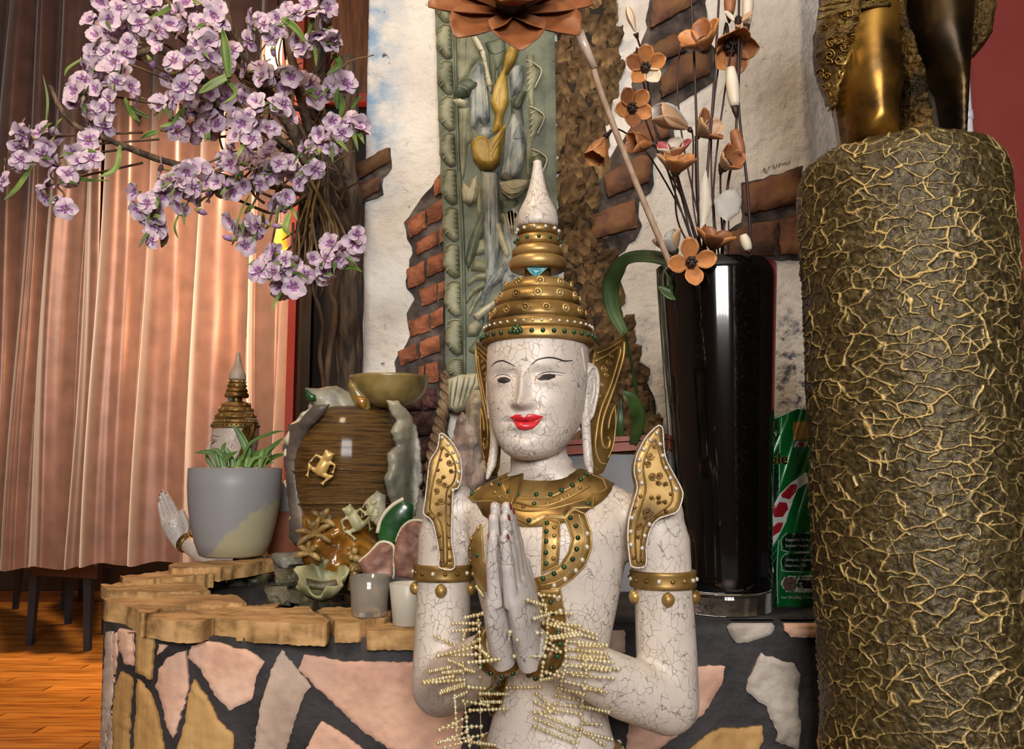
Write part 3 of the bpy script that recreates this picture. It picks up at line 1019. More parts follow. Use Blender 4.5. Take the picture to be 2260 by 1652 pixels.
# ---- lower kneeling body in a gold wrap on a plinth (below the picture)
mb = MB()
mb.ball((0, .02, .17), .16, 28, 18, (1.02, .88, 1.05))
for s in (-1, 1):
    mb.tube([(s * .08, .05, .15), (s * .10, -.10, .11), (s * .105, -.24, .085)], [.11, .095, .075], 20)
    mb.ball((s * .105, -.25, .08), .077, 20, 12)
    mb.tube([(s * .10, -.20, .065), (s * .07, .06, .06), (s * .05, .13, .045)], [.06, .055, .040], 16)
v, f = remesh(mb, 0.009, 5)
v = [Vector((p.x, p.y, max(p.z, 0.002))) for p in v]
link('wrap_skirt', v, f, mat_goldy, statue, world=False)
zb1, zb0 = lz(1634), lz(1700)
MB().lathe([(1.0, zb0), (1.045, zb0 + .004), (1.05, (zb0 + zb1) / 2 - .004), (1.02, (zb0 + zb1) / 2), (1.045, (zb0 + zb1) / 2 + .004), (1.03, zb1 - .003), (.97, zb1)], (0, 0, 0), 64, .094, .071).build('belt', mat_goldy, statue, world=False)
mbg, mbs = MB(), MB()
for k in range(26):
    a = 2 * math.pi * k / 26
    (mbg if k % 2 else mbs).ball((.0975 * math.cos(a), .0745 * math.sin(a), (zb0 + zb1) / 2 + .014), .0042, 8, 5)
mbg.build('belt_jewels', mat_green, statue, world=False)['kind'] = 'stuff'
mbs.build('belt_chips', mat_silver, statue, world=False)['kind'] = 'stuff'
pl = thing('statue_plinth', 'low dark plinth under the kneeling white statue', 'plinth', (SX, SY - 0.02, 0.0))
MB().box((SX, SY - 0.05, ZB / 2), (0.42, 0.34, ZB - 0.03), Matrix.Rotation(SA, 3, 'Z')).build('block', mat_black, pl, smooth=False)
MB().box((SX, SY - 0.05, ZB - 0.0125), (0.45, 0.37, 0.025), Matrix.Rotation(SA, 3, 'Z')).build('top_board', mat_wood, pl, smooth=False)

# ---- head
HT = np.array([(.9705, .008, -.060, -.044, -.052), (.974, .024, -.071, -.022, -.044), (.982, .038, -.0785, 0.0, -.034), (.995, .0485, -.082, .025, -.026), (1.010, .0565, -.083, .045, -.018), (1.028, .0625, -.083, .06, -.010),
               (1.05, .0675, -.082, .072, -.004), (1.08, .0705, -.081, .078, 0), (1.11, .0710, -.079, .08, 0), (1.135, .0700, -.076, .08, 0), (1.17, .064, -.066, .07, 0), (1.205, .045, -.045, .05, 0), (1.222, .008, -.008, .008, 0)])
zz = np.concatenate([np.linspace(.9705, .985, 16)[:-1], np.linspace(.985, 1.13, 150)[:-1], np.linspace(1.13, 1.222, 24)])
tab = [np.interp(zz, HT[:, 0], HT[:, i]) for i in range(5)]
for i in range(1, 5):
    for _ in range(6):
        t = tab[i].copy(); t[1:-1] = (tab[i][:-2] + tab[i][1:-1] * 2 + tab[i][2:]) / 4; tab[i] = t
def g(x, s):
    return math.exp(-(x / s) ** 2)
def face(x, z):
    d = 0.0
    t = (1.094 - z) / (1.094 - 1.0405)
    if t > 0:
        tt = min(t, 1.0)
        h = .0058 + .0110 * tt ** 1.3
        w = .0058 + .0022 * tt ** 2
        fall = 1.0 if t <= 1 else g(1.0405 - z, .0058)
        d += h * g(x, w) * fall * min(1, t * 4)
    for s in (-1, 1):
        d += .0072 * g(x - s * .0108, .0046) * g(z - 1.0428, .0052)
        d -= .0065 * g(x - s * .029, .019) * g(z - 1.0835, .0075)
        d += .0035 * g(x - s * .031, .016) * g(z - 1.0745, .0065)
        d -= .0022 * g(x - s * .012, .007) * g(z - 1.078, .012)
        d += .0035 * g(x - s * .040, .018) * g(z - 1.045, .018)
        d -= .0022 * g(x - s * .0235, .005) * g(z - 1.021, .006)
    d += .0068 * g(x, .0072) * g(z - 1.0438, .0062)
    d += .0055 * g(x, .018) * g(z - 1.0265, .0052)
    d += .0060 * g(x, .015) * g(z - 1.0135, .0055)
    d -= .0035 * g(x, .020) * g(z - 1.0205, .0018)
    d -= .0025 * g(x, .012) * g(z - 1.003, .005)
    d += .0050 * g(x, .014) * g(z - .988, .010)
    d -= .0012 * g(x, .003) * g(z - 1.033, .004)
    return d
NT = 200
V, F = [], []
for j, z in enumerate(zz):
    a, yf, yb, ym = (tab[i][j] for i in range(1, 5))
    for k in range(NT):
        th = 2 * math.pi * k / NT
        s, c = math.sin(th), math.cos(th)
        x = a * s
        if c > 0:
            y = ym + (yf - ym) * c ** 0.92 - face(x, z) * min(1.0, c * 1.6) ** 2
        else:
            y = ym + (yb - ym) * (-c) ** 0.92
        V.append(Vector((HX + x, HY + y, z - ZB)))
for j in range(len(zz) - 1):
    for k in range(NT):
        k2 = (k + 1) % NT
        F.append((j * NT + k, (j + 1) * NT + k, (j + 1) * NT + k2, j * NT + k2))
F.append(tuple(range(NT)))
F.append(tuple((len(zz) - 1) * NT + k for k in reversed(range(NT))))
head = link('head', V, F, mat_white, statue, world=False)
bv_head = bvh_of([MS @ v for v in V], F)
on_head = on_mesh(bv_head, 1.11)
cH = crop(1040, 680, 4.347)
def brush(pts, r0, r1, name, mat=None, off=0.0002):
    p = line_px(cH(pts), on_head, off, 8)
    n = len(p)
    rs = [max(.0003, (r0 + (r1 - r0) * i / (n - 1)) * (0.35 + 0.65 * math.sin(math.pi * min(1, max(0.0, (i + .6) / n))) ** .6)) for i in range(n)]
    return MB().tube(p, rs, 6).build(name, mat or mat_line, head)
brush([(190, 558), (230, 522), (290, 502), (350, 520), (425, 558)], .0011, .0010, 'eyebrow')
brush([(578, 542), (630, 497), (720, 474), (800, 478), (900, 505), (975, 500)], .0010, .0013, 'eyebrow')
brush([(205, 685), (240, 650), (300, 634), (360, 648), (412, 697)], .0006, .0006, 'eyelid_line')
brush([(605, 692), (640, 642), (720, 612), (800, 610), (910, 626)], .0006, .0007, 'eyelid_line')
brush([(220, 692), (270, 667), (330, 662), (390, 690)], .0005, .0005, 'eye_outline')
brush([(612, 690), (660, 648), (740, 632), (810, 638), (885, 645)], .0005, .0006, 'eye_outline')
one('pupil', cH([(252, 692), (280, 672), (330, 667), (378, 685), (372, 704), (320, 718), (270, 708)]), on_head, .0006, mat_line, head, back=.001, sp=2.5)
one('pupil', cH([(640, 680), (680, 650), (740, 634), (808, 643), (802, 664), (740, 686), (670, 692)]), on_head, .0006, mat_line, head, back=.001, sp=2.5)
one('upper_lip', cH([(376, 1045), (430, 1022), (475, 1023), (510, 1045), (548, 1018), (600, 1018), (694, 1036), (640, 1066), (560, 1084), (500, 1088), (440, 1074)]), on_head, .0032, mat_lip, head, back=.001, sp=2.6)
one('lower_lip', cH([(398, 1058), (440, 1078), (500, 1091), (560, 1087), (640, 1068), (682, 1046), (640, 1110), (590, 1150), (520, 1166), (460, 1155), (420, 1110)]), on_head, .0042, mat_lip, head, back=.001, sp=2.6)
# hair edge ridge in front of the ear
brush([(1060, 375), (1075, 470), (1100, 660)], .0016, .0012, 'temple_ridge', mat_white, .0)

# ---- ears, ear wings
PH = R(47)
def side_proj(s, x0, y0, ph, nscale=1.0):
    U = Vector((s * math.cos(ph), math.sin(ph), 0))
    n = Vector((s * math.sin(ph), -math.cos(ph), 0))
    O = Vector((HX + s * x0, HY + y0, 0))
    return lambda u, w: (MS @ (O + U * (u / 1000) + Vector((0, 0, -w / 1000 - ZB))), (MS.to_3x3() @ n))
wing = [(1318, 775), (1355, 757), (1392, 735), (1391, 775), (1377, 825), (1359, 872), (1348, 893), (1367, 889), (1367, 930), (1362, 975), (1350, 1012), (1335, 1043), (1318, 1050), (1303, 1030), (1297, 985), (1300, 930), (1306, 880), (1310, 820)]
def uv(px, py):
    return ((px - 1297) * 0.745, -1000 * (CAMZ + (1050 - py) * 0.00064))
def inset(poly, d):
    out = []
    n = len(poly)
    A = sum(poly[i][0] * poly[(i + 1) % n][1] - poly[(i + 1) % n][0] * poly[i][1] for i in range(n))
    sg = 1 if A > 0 else -1
    for i in range(n):
        p0, p1, p2 = Vector(poly[i - 1]), Vector(poly[i]), Vector(poly[(i + 1) % n])
        e1, e2 = (p1 - p0).normalized(), (p2 - p1).normalized()
        nn = Vector((-(e1.y + e2.y), e1.x + e2.x))
        nn = nn.normalized() if nn.length > 1e-6 else Vector((-e1.y, e1.x))
        q = p1 + nn * sg * d
        out.append((q.x, q.y))
    return out
for s in (-1, 1):
    pj = side_proj(s, .064, .014, PH)
    pw2 = [uv(*p) for p in wing]
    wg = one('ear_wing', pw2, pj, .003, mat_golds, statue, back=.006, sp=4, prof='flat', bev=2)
    mb = MB()
    for pts, r in (([(1322, 782), (1345, 772), (1383, 748)], .0014), ([(1318, 800), (1345, 785), (1378, 765), (1366, 815), (1350, 860), (1330, 905), (1320, 950), (1316, 990), (1326, 1020), (1340, 1025)], .0016),
                   ([(1388, 750), (1385, 785), (1371, 830), (1352, 880), (1335, 925), (1330, 960), (1334, 985), (1345, 990), (1350, 975), (1345, 965)], .0020),
                   ([(1364, 895), (1352, 920), (1346, 950)], .0018), ([(1364, 900), (1364, 940), (1357, 985), (1345, 1012)], .0012), ([(1303, 940), (1302, 985), (1309, 1025), (1322, 1040)], .0012)):
        mb.tube(line_px([uv(*p) for p in pts], pj, .0035, 5), r, 6)
    for cx, cy, rr in ((1350, 800, 8), (1338, 815, 8), (1356, 785, 6), (1343, 828, 6), (1330, 850, 6), (1325, 875, 5)):
        mb.tube(line_px([uv(*p) for p in spiral(cx, cy, rr, 1.6)], pj, .0035, 2), .0010, 5)
    mb.build('scroll_relief', mat_goldy, wg)
    pe = side_proj(s, .0655, -.002, R(62))
    ear = one('ear', [(0, -1100), (8, -1106), (19, -1105), (28, -1096), (31, -1080), (28, -1060), (21, -1042), (14, -1027), (6, -1023), (0, -1030)], pe, .004, mat_white, statue, back=.010, sp=2, prof='flat', bev=4)
    mb = MB()
    mb.tube(line_px([(4, -1090), (12, -1099), (22, -1098), (27, -1084), (25, -1064), (18, -1044), (12, -1030)], pe, .003, 6), [.0030] * 37, 8)
    mb.tube(line_px([(8, -1082), (15, -1086), (19, -1076), (16, -1060), (10, -1048)], pe, .003, 5), .0022, 8)
    mb.build('ear_fold', mat_white, ear, )
    mb = MB()
    pth = [MS @ Vector((HX + s * .066, HY + .004, 1.03 - ZB)), MS @ Vector((HX + s * .0665, HY + .008, 1.0 - ZB)), MS @ Vector((HX + s * .069, HY + .006, .97 - ZB)), MS @ Vector((HX + s * .075, HY, .945 - ZB))]
    mb.tube(smooth_path(pth, 5), [.0065] * 12 + [.005, .004, .003, .002], 12)
    mb.build('ear_lobe_strip', mat_white, statue)

# ---- crown
crown_c = Vector((HX, HY, 0))
def ring(name, p0, p1, r0, r1, bulge=.0035, mat=mat_gold, parent=None):
    z0, z1 = lz(p0), lz(p1)
    prof = [(max(r0 * PXM - .016, .012), z0)]
    for k in range(9):
        t = k / 8
        prof.append((r0 * PXM * (1 - t) + r1 * PXM * t + bulge * math.sin(math.pi * t) ** .7 - (.0015 if k in (0, 8) else 0), z0 + (z1 - z0) * t))
    prof.append((max(r1 * PXM - .016, .010), z1))
    return MB().lathe(prof, crown_c, 72).build(name, mat, statue, world=False)
def studs(name, parent, py, rpx, n, mat, r=.0030, a0=0.0, out=0.0, kindring=False):
    mb = MB()
    for k in range(n):
        a = a0 + 2 * math.pi * k / n
        d = Vector((math.cos(a), math.sin(a), 0))
        c = crown_c + d * (rpx * PXM + out) + Vector((0, 0, lz(py)))
        if kindring:
            t = Vector((-d.y, d.x, 0))
            mb.tube([c + (t * math.cos(q) + Vector((0, 0, 1)) * math.sin(q)) * r * 1.15 for q in [2 * math.pi * i / 10 for i in range(11)]], r * .42, 6, cap=False)
            mb.ball(c, r * .7, 8, 5)
        else:
            mb.ball(c, r, 8, 5)
    o = mb.build(name, mat, parent, world=False)
    o['kind'] = 'stuff'
    return o
c1 = ring('crown_band', 764, 737, 125, 122, .0015)
c2 = ring('crown_band', 737, 715, 120, 116, .0015)
c3 = ring('crown_ring', 715, 676, 108, 90, .0055)
c4 = ring('crown_ring', 677, 647, 92, 80, .0045)
c5 = ring('crown_ring', 648, 620, 78, 56, .0055)
ring('crown_neck', 622, 590, 31, 29, .0, mat_golds)
c6 = ring('crown_ring', 598, 570, 60, 58, .004)
c7 = ring('crown_ring', 570, 546, 55, 49, .004)
c8 = ring('crown_ring', 546, 522, 47, 45, .003)
c9 = ring('crown_ring', 522, 502, 44, 42, .0025)
studs('green_jewels', c1, 749, 124, 34, mat_green, .0034, .05, .002)
studs('mirror_chips', c2, 727, 118.5, 40, mat_silver, .0022, .0, .0022)
studs('rosettes', c3, 697, 99, 15, mat_goldy, .0042, .1, .0058, True)
studs('rosettes', c4, 663, 86, 12, mat_goldy, .0042, .25, .0048, True)
studs('rosettes', c5, 635, 68, 10, mat_goldy, .0042, .0, .0058, True)
studs('mirror_chips', c9, 512, 43.5, 12, mat_silver, .0030, .1, .003)
studs('green_jewels', c8, 534, 46.5, 12, mat_green, .0030, .3, .003)
mb = MB()
prof = [(.2, 504), (45, 503), (46.5, 495), (46, 482), (42, 466), (35, 452), (27, 436), (21, 418), (16.5, 400), (13, 382), (10.5, 366), (9.5, 358), (7, 355), (.2, 354)]
mb.lathe([(r * PXM, lz(p)) for r, p in prof], crown_c, 48)
mb.build('crown_spire', mat_white, statue, world=False)
# flower jewel on the band, teal chip at the crown neck
pc = on_mesh(bvh_of([MS @ v.co for o in (c1, c2) for v in o.data.vertices], [tuple(p.vertices) for p in c1.data.polygons] + [tuple(len(c1.data.vertices) + i for i in p.vertices) for p in c2.data.polygons]), 1.12)
mb = MB()
p, n = pc(1141, 727)
for k in range(5):
    a = 2 * math.pi * k / 5
    u = n.orthogonal().normalized(); w = n.cross(u)
    mb.ball(p + n * .001 + (u * math.cos(a) + w * math.sin(a)) * .0042, .0034, 8, 6)
fj = mb.build('flower_jewel', mat_green, c2)
MB().ball(p + n * .003, .0022, 8, 6).build('flower_centre', mat_goldy, fj)
one('teal_chip', [(1160, 588), (1212, 588), (1196, 602), (1183, 614), (1170, 602)], on_y(1.20 - 0.023), .003, mat_teal, statue, back=.006, sp=5, prof='flat', bev=3)
one('chip_core', [(1168, 593), (1200, 593), (1183, 610)], on_y(1.20 - 0.026), .002, M('deep_teal', ['#2f8794'], 5, .3), statue, back=.002, sp=5, prof='flat', bev=3)

# ---- collar and chest ornaments
cC = crop(860, 930, 2.2886)
def gold_on(name, pts, t=.004, mat=mat_gold, sp=6, cr=cC, proj=None, rim=True, rr=.0013):
    o = one(name, cr(pts), proj or on_body, t, mat, statue, back=.004, sp=sp, prof='flat', bev=3)
    if rim:
        q = cr(pts)
        q = q + [q[0]]
        dense = []
        for a, b2 in zip(q[:-1], q[1:]):
            L = math.hypot(b2[0] - a[0], b2[1] - a[1])
            for k in range(max(1, int(L / 6))):
                t2 = k / max(1, int(L / 6))
                dense.append((a[0] + (b2[0] - a[0]) * t2, a[1] + (b2[1] - a[1]) * t2))
        pj = proj or on_body
        pts3 = []
        for x, y in dense + [dense[0]]:
            pp, nn = pj(x, y)
            pts3.append(pp + nn * t * .6)
        MB().tube(pts3, rr, 5, cap=False).build('raised_rim', mat_goldy, o)
    return o
def stud_px(parent, pts, mat, r=.0030, cr=cC, proj=None, off=.004, name='jewel_studs'):
    mb = MB()
    for x, y in cr(pts):
        p, n = (proj or on_body)(x, y)
        mb.ball(p + n * off, r, 8, 6)
    o = mb.build(name, mat, parent)
    o['kind'] = 'stuff'
    return o
col = gold_on('collar', [(400, 385), (480, 325), (560, 280), (575, 300), (600, 345), (660, 385), (745, 392), (820, 382), (905, 340), (985, 280), (1010, 272), (1075, 300), (1095, 345), (1060, 362), (1030, 378), (1025, 440), (925, 442), (880, 492), (785, 488), (712, 528), (640, 490), (590, 440), (520, 405), (430, 408)])
stud_px(col, [(565, 322), (607, 360), (648, 377), (745, 374), (815, 375), (870, 352), (922, 324), (962, 299), (987, 278), (733, 427), (708, 505), (1000, 425), (425, 372)], mat_green, .0034)
stud_px(col, [(523, 328), (540, 365), (560, 388), (620, 425), (680, 442), (800, 425), (870, 400), (905, 380), (960, 340)], mat_goldy, .0030)
MB().tube(line_px(cC([(560, 375), (600, 402), (680, 430), (745, 440), (830, 425), (930, 380), (1010, 330)]), on_body, .004, 6), .0016, 6).build('collar_bead', mat_goldy, col)
MB().tube(line_px(cC([(620, 450), (700, 462), (800, 455), (900, 430), (1010, 395)]), on_body, .004, 6), .0013, 6).build('collar_bead', mat_goldy, col)
# the collar runs on round the neck, out of sight from the front
V, F = [], []
NC = 72
for k in range(NC):
    a = 2 * math.pi * k / NC
    for j, (rx, ry, zz_) in enumerate(((.050, .047, lz(1046)), (.062, .052, lz(1062)), (.078, .062, lz(1082)), (.086, .070, lz(1104)))):
        front = max(0.0, -math.sin(a))
        q = MS @ Vector((HX * .5 + rx * math.cos(a), ry * math.sin(a), zz_ - .018 * front * (j + 1) / 2))
        p_, n_, i_, d_ = bv_body.find_nearest(q)
        V.append(p_ + n_ * (.0022 if j in (0, 3) else .0030))
for k in range(NC):
    for j in range(3):
        a, c = k * 4 + j, ((k + 1) % NC) * 4 + j
        F.append((a, a + 1, c + 1, c))
n = len(V)
V2 = []
for q in V:
    p_, n_, i_, d_ = bv_body.find_nearest(q)
    V2.append(p_ - n_ * .002)
F2 = F + [tuple(n + i for i in reversed(f)) for f in F]
for k in range(NC):
    k2 = (k + 1) % NC
    F2 += [(k * 4, k2 * 4, n + k2 * 4, n + k * 4), (k2 * 4 + 3, k * 4 + 3, n + k * 4 + 3, n + k2 * 4 + 3)]
link('neck_band', V + V2, F2, mat_gold, statue)
lp = gold_on('strap_loop', [(885, 495), (930, 450), (985, 470), (1015, 560), (1015, 640), (980, 730), (920, 790), (850, 840), (750, 858), (735, 790), (800, 770), (860, 725), (905, 660), (920, 590), (900, 530)])
stud_px(lp, [(912, 492), (940, 533), (948, 590), (942, 642), (922, 693), (880, 732), (831, 764), (778, 787)], mat_green, .0034)
stud_px(lp, [(995, 570), (992, 632), (970, 697), (938, 750), (885, 790), (832, 822)], mat_silver, .0034, name='mirror_studs')
MB().tube(line_px(cC([(955, 475), (975, 550), (972, 640), (950, 705), (905, 760), (850, 800), (760, 825)]), on_body, .004, 6), .0011, 6).build('strap_bead', mat_goldy, lp)
st = gold_on('chest_strap', [(782, 490), (858, 510), (855, 640), (850, 725), (770, 765), (775, 640)])
stud_px(st, [(797, 517), (793, 560), (793, 605), (791, 660), (793, 715)], mat_green, .0034)
stud_px(st, [(833, 540), (833, 580), (830, 632), (828, 690)], mat_goldy, .0030)
st2 = gold_on('belly_strap', [(740, 835), (860, 840), (885, 1000), (870, 1080), (830, 1080), (760, 920)])
stud_px(st2, [(850, 890), (862, 950)], mat_silver, .0034, name='mirror_studs')
stud_px(st2, [(815, 905), (825, 960)], mat_green, .0034)
lr = gold_on('strap_loop', [(468, 520), (425, 580), (405, 660), (418, 755), (475, 845), (520, 860), (520, 760), (480, 700)], mat=mat_goldy)
stud_px(lr, [(455, 672)], mat_green, .0034)
stud_px(lr, [(458, 540), (425, 590), (420, 640), (422, 700), (435, 765)], mat_goldy, .0028)
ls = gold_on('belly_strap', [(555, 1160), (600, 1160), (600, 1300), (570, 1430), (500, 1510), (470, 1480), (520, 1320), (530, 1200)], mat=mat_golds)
stud_px(ls, [(560, 1195), (553, 1245), (545, 1300), (525, 1370)], mat_green, .0030)

# ---- shoulder ornaments
cS, cT = crop(1340, 920, 4.13), crop(900, 930, 4.2375)
def shoulder(poly, cr, Y, scrolls, studsW, studsG, inner):
    pj = on_y(Y)
    o = one('shoulder_ornament', cr(poly), pj, .005, mat_gold, statue, back=.024, sp=6, prof='flat', bev=4)
    def loop(pts, r, nm, mat):
        q = cr(pts)
        MB().tube(line_px(q + [q[0]], pj, .005, 4), r, 6, cap=False).build(nm, mat, o)
    loop(poly, .0011, 'raised_rim', mat_white)
    loop(inner, .0014, 'raised_rim', mat_golds)
    mb = MB()
    for cx, cy, r, tn, a0, dr in scrolls:
        mb.tube(line_px(cr(spiral(cx, cy, r, tn, a0, dr)), pj, .0055, 2), .0011, 5)
        mb.ball(pj(*cr([(cx, cy)])[0])[0] + Vector((0, -.006, 0)), .0018, 7, 5)
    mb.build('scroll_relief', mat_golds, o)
    stud_px(o, studsW, mat_silver, .0030, cr, pj, .0055, 'mirror_studs')
    stud_px(o, studsG, mat_golds, .0026, cr, pj, .0055, 'brass_studs')
    return o
shoulder([(470, 75), (500, 110), (510, 250), (530, 380), (600, 520), (665, 640), (682, 720), (640, 850), (560, 890), (470, 920), (410, 980), (370, 1080), (350, 1200), (345, 1350), (225, 1360), (200, 1270), (185, 1100), (195, 930), (240, 760), (270, 640), (245, 520), (245, 440), (270, 340), (340, 200), (420, 110)], cS, 1.112,
    [(385, 355, 38, 1.8, 0, 1), (362, 425, 32, 1.6, 2, -1), (410, 540, 38, 1.8, 1, 1), (470, 530, 36, 1.6, 3, -1), (462, 595, 28, 1.4, 0, 1), (425, 268, 20, 1.2, 0, 1), (530, 610, 26, 1.3, 2, 1), (575, 700, 20, 1.2, 0, -1), (360, 860, 48, 1.8, 0, 1), (285, 985, 34, 1.6, 2, -1), (280, 1085, 24, 1.3, 0, 1), (345, 910, 20, 1.2, 1, 1), (400, 730, 24, 1.3, 0, 1), (465, 730, 24, 1.3, 1, 1), (470, 775, 22, 1.3, 2, 1), (520, 775, 22, 1.3, 3, 1)],
    [(446, 145), (387, 210), (330, 295), (288, 388), (290, 493), (311, 601), (476, 248), (500, 353), (532, 465), (570, 555), (621, 655), (222, 917), (213, 1041), (214, 1160), (379, 975), (336, 1079), (314, 1192)],
    [(245, 820), (235, 1280), (317, 1310), (297, 720), (528, 858)],
    [(430, 200), (470, 320), (500, 440), (560, 560), (590, 700), (560, 800), (440, 880), (350, 960), (310, 1080), (295, 1300), (262, 1300), (250, 1100), (270, 930), (320, 760), (345, 640), (325, 500), (330, 400), (370, 290)])
shoulder([(300, 115), (340, 120), (420, 200), (480, 310), (505, 420), (500, 540), (470, 620), (430, 640), (420, 740), (415, 900), (410, 1100), (440, 1360), (300, 1360), (300, 1250), (270, 1080), (230, 930), (160, 870), (150, 830), (165, 740), (190, 520), (210, 370), (280, 250)], cT, 1.200,
    [(395, 385, 32, 1.6, 0, 1), (370, 315, 22, 1.3, 0, -1), (300, 560, 34, 1.6, 1, 1), (270, 645, 30, 1.5, 2, -1), (350, 590, 30, 1.5, 0, 1), (315, 740, 34, 1.5, 0, 1), (305, 865, 28, 1.4, 2, 1), (410, 460, 24, 1.3, 0, 1), (275, 765, 18, 1.2, 0, 1), (340, 520, 22, 1.3, 2, 1)],
    [(325, 152), (380, 213), (428, 287), (467, 375), (480, 466), (470, 562), (424, 641), (288, 1435 - 0)][:7],
    [(322, 252), (308, 355), (285, 452), (395, 695), (390, 768), (388, 955), (298, 1068), (388, 1072), (392, 1180), (318, 1185), (323, 1297), (398, 1292), (235, 900), (195, 860)],
    [(330, 230), (410, 320), (450, 440), (430, 560), (370, 640), (360, 800), (365, 1000), (370, 1300), (340, 1300), (330, 1050), (300, 920), (220, 840), (210, 760), (240, 560), (290, 380)])
# ---- arm bands
for s in (-1, 1):
    cx = s * .1535
    z1, z0 = lz(1249), lz(1285)
    ab = MB().lathe([(.036, z0), (.0425, z0), (.0440, z0 + .002), (.0432, z0 + .005), (.0432, z1 - .005), (.0440, z1 - .002), (.0425, z1), (.036, z1)], (cx, 0, 0), 48).build('arm_band', mat_gold, statue, world=False)
    m1, m2 = MB(), MB()
    for k in range(16):
        a = 2 * math.pi * k / 16
        (m1 if k % 3 == 0 else m2).ball((cx + .0435 * math.cos(a), .0435 * math.sin(a), (z0 + z1) / 2), .0032, 8, 5)
    m1.build('mirror_studs', mat_silver, ab, world=False)['kind'] = 'stuff'
    m2.build('brass_studs', mat_golds, ab, world=False)['kind'] = 'stuff'
    for k, a in enumerate((-150, -75, 0, 75)):
        d = Vector((math.cos(R(a)), math.sin(R(a)), 0))
        q = Vector((cx, 0, 0)) + d * .040 + Vector((0, 0, lz(1304)))
        mb = MB().ball(q, .0085, 12, 8, (1, 1, 1.05))
        for j in range(-2, 3):
            t = Vector((-d.y, d.x, 0))
            mb.tube([q + d * .0075 * math.cos(w) + Vector((0, 0, .0088 * math.sin(w))) + t * (j * .0026 * math.cos(w)) + d * (-.0008 * j * j) for w in np.linspace(-1.4, 1.4, 9)], .0010, 5)
        mb.build('band_bead', mat_goldy, ab, world=False)
# ---- hands
AX = Vector((0, -.38, .925))
BX = Vector((0, -.925, -.38))
W0 = Vector((0, -.166, .492))
for s in (-1, 1):
    mb = MB()
    secs = []
    for t, hb, ht, xo in ((-.012, .020, .014, .016), (.0, .023, .0150, .0155), (.03, .031, .0155, .0152), (.06, .036, .0150, .0148), (.085, .036, .0125, .0125), (.098, .033, .0095, .0098)):
        c = W0 + AX * t + Vector((s * xo, 0, 0))
        secs.append([c + BX * (hb * math.cos(a)) + Vector((ht * math.sin(a), 0, 0)) for a in [2 * math.pi * k / 24 for k in range(24)]])
    mb.loft(secs)
    tips = []
    for o0, L, r in ((.0265, .066, .0077), (.0095, .085, .0084), (-.0080, .094, .0086), (-.0250, .084, .0080)):
        k0 = W0 + AX * .078 + BX * o0 + Vector((s * .0095, 0, 0))
        k1 = W0 + AX * (.092 + L * .5) + BX * (o0 * .82) + Vector((s * .0090, 0, 0))
        k2 = W0 + AX * (.092 + L) + BX * (o0 * .58) + Vector((s * .0066, 0, 0))
        pth = smooth_path([k0, k1, k2], 6)
        mb.tube(pth, [r + .0012 - (r * .42) * (i / 12) + (.0006 if i == 6 else 0) for i in range(13)], 12)
        mb.ball(k2, r * .66, 12, 8)
        tips.append((k2, r))
    th = smooth_path([W0 + AX * .012 - BX * .020 + Vector((s * .013, 0, 0)), W0 + AX * .050 - BX * .040 + Vector((s * .012, 0, 0)), W0 + AX * .098 - BX * .040 + Vector((s * .009, 0, 0))], 6)
    mb.tube(th, [.0115 - .004 * i / 12 for i in range(13)], 12)
    mb.ball(th[-1], .0075, 12, 8)
    hv, hf = remesh(mb, .0017, 3)
    hand = link('hand', hv, hf, mat_handp, statue, world=False)
    for k2, r in tips:
        c = k2 + AX * (-.002) + Vector((s * r * .52, 0, 0))
        rot = Matrix((Vector((s, 0, 0)), BX, AX)).transposed()
        MB().ball(c, .0042, 10, 6, (.45, .85, 1.5), rot).build('fingernail', mat_nail, hand, world=False)
    # bracelet
    e = Vector((s * .156, 0, lz(1530)))
    w = Vector((s * WR.x, WR.y, WR.z))
    d = (w - e).normalized()
    u = d.orthogonal().normalized(); v2 = d.cross(u)
    mb = MB()
    secs = []
    for t, r in ((-.024, .027), (-.022, .0320), (-.012, .0325), (-.002, .0315), (.0, .027)):
        secs.append([w + d * (t + .006) + (u * math.cos(a) + v2 * math.sin(a)) * r for a in [2 * math.pi * k / 32 for k in range(32)]])
    br = MB().loft(secs).build('bracelet', mat_golds, statue, world=False)
    mb = MB()
    for k in range(14):
        a = 2 * math.pi * k / 14
        mb.ball(w + d * (-.006) + (u * math.cos(a) + v2 * math.sin(a)) * .0325, .0034, 8, 5)
    mb.build('green_jewels', mat_green, br, world=False)['kind'] = 'stuff'

# ---- second statue far behind, same make
st2r = statue.copy()
COL.objects.link(st2r)
for ch in list(statue.children):
    copy_part(ch, st2r)
p = at(520, 1000, 3.0)
st2r.location = (p.x, 3.0, 0.232)
st2r.rotation_euler = (0, 0, R(-74))
st2r['label'] = 'white praying statue seen in profile far behind the grey flower pot'
o = pl.copy(); COL.objects.link(o)
o.location = (p.x, 3.0, 0.0)
o.scale = (1, 1, 0.232 / ZB)
o['label'] = 'plinth under the far praying statue behind the pot'
for ch in list(pl.children):
    copy_part(ch, o)

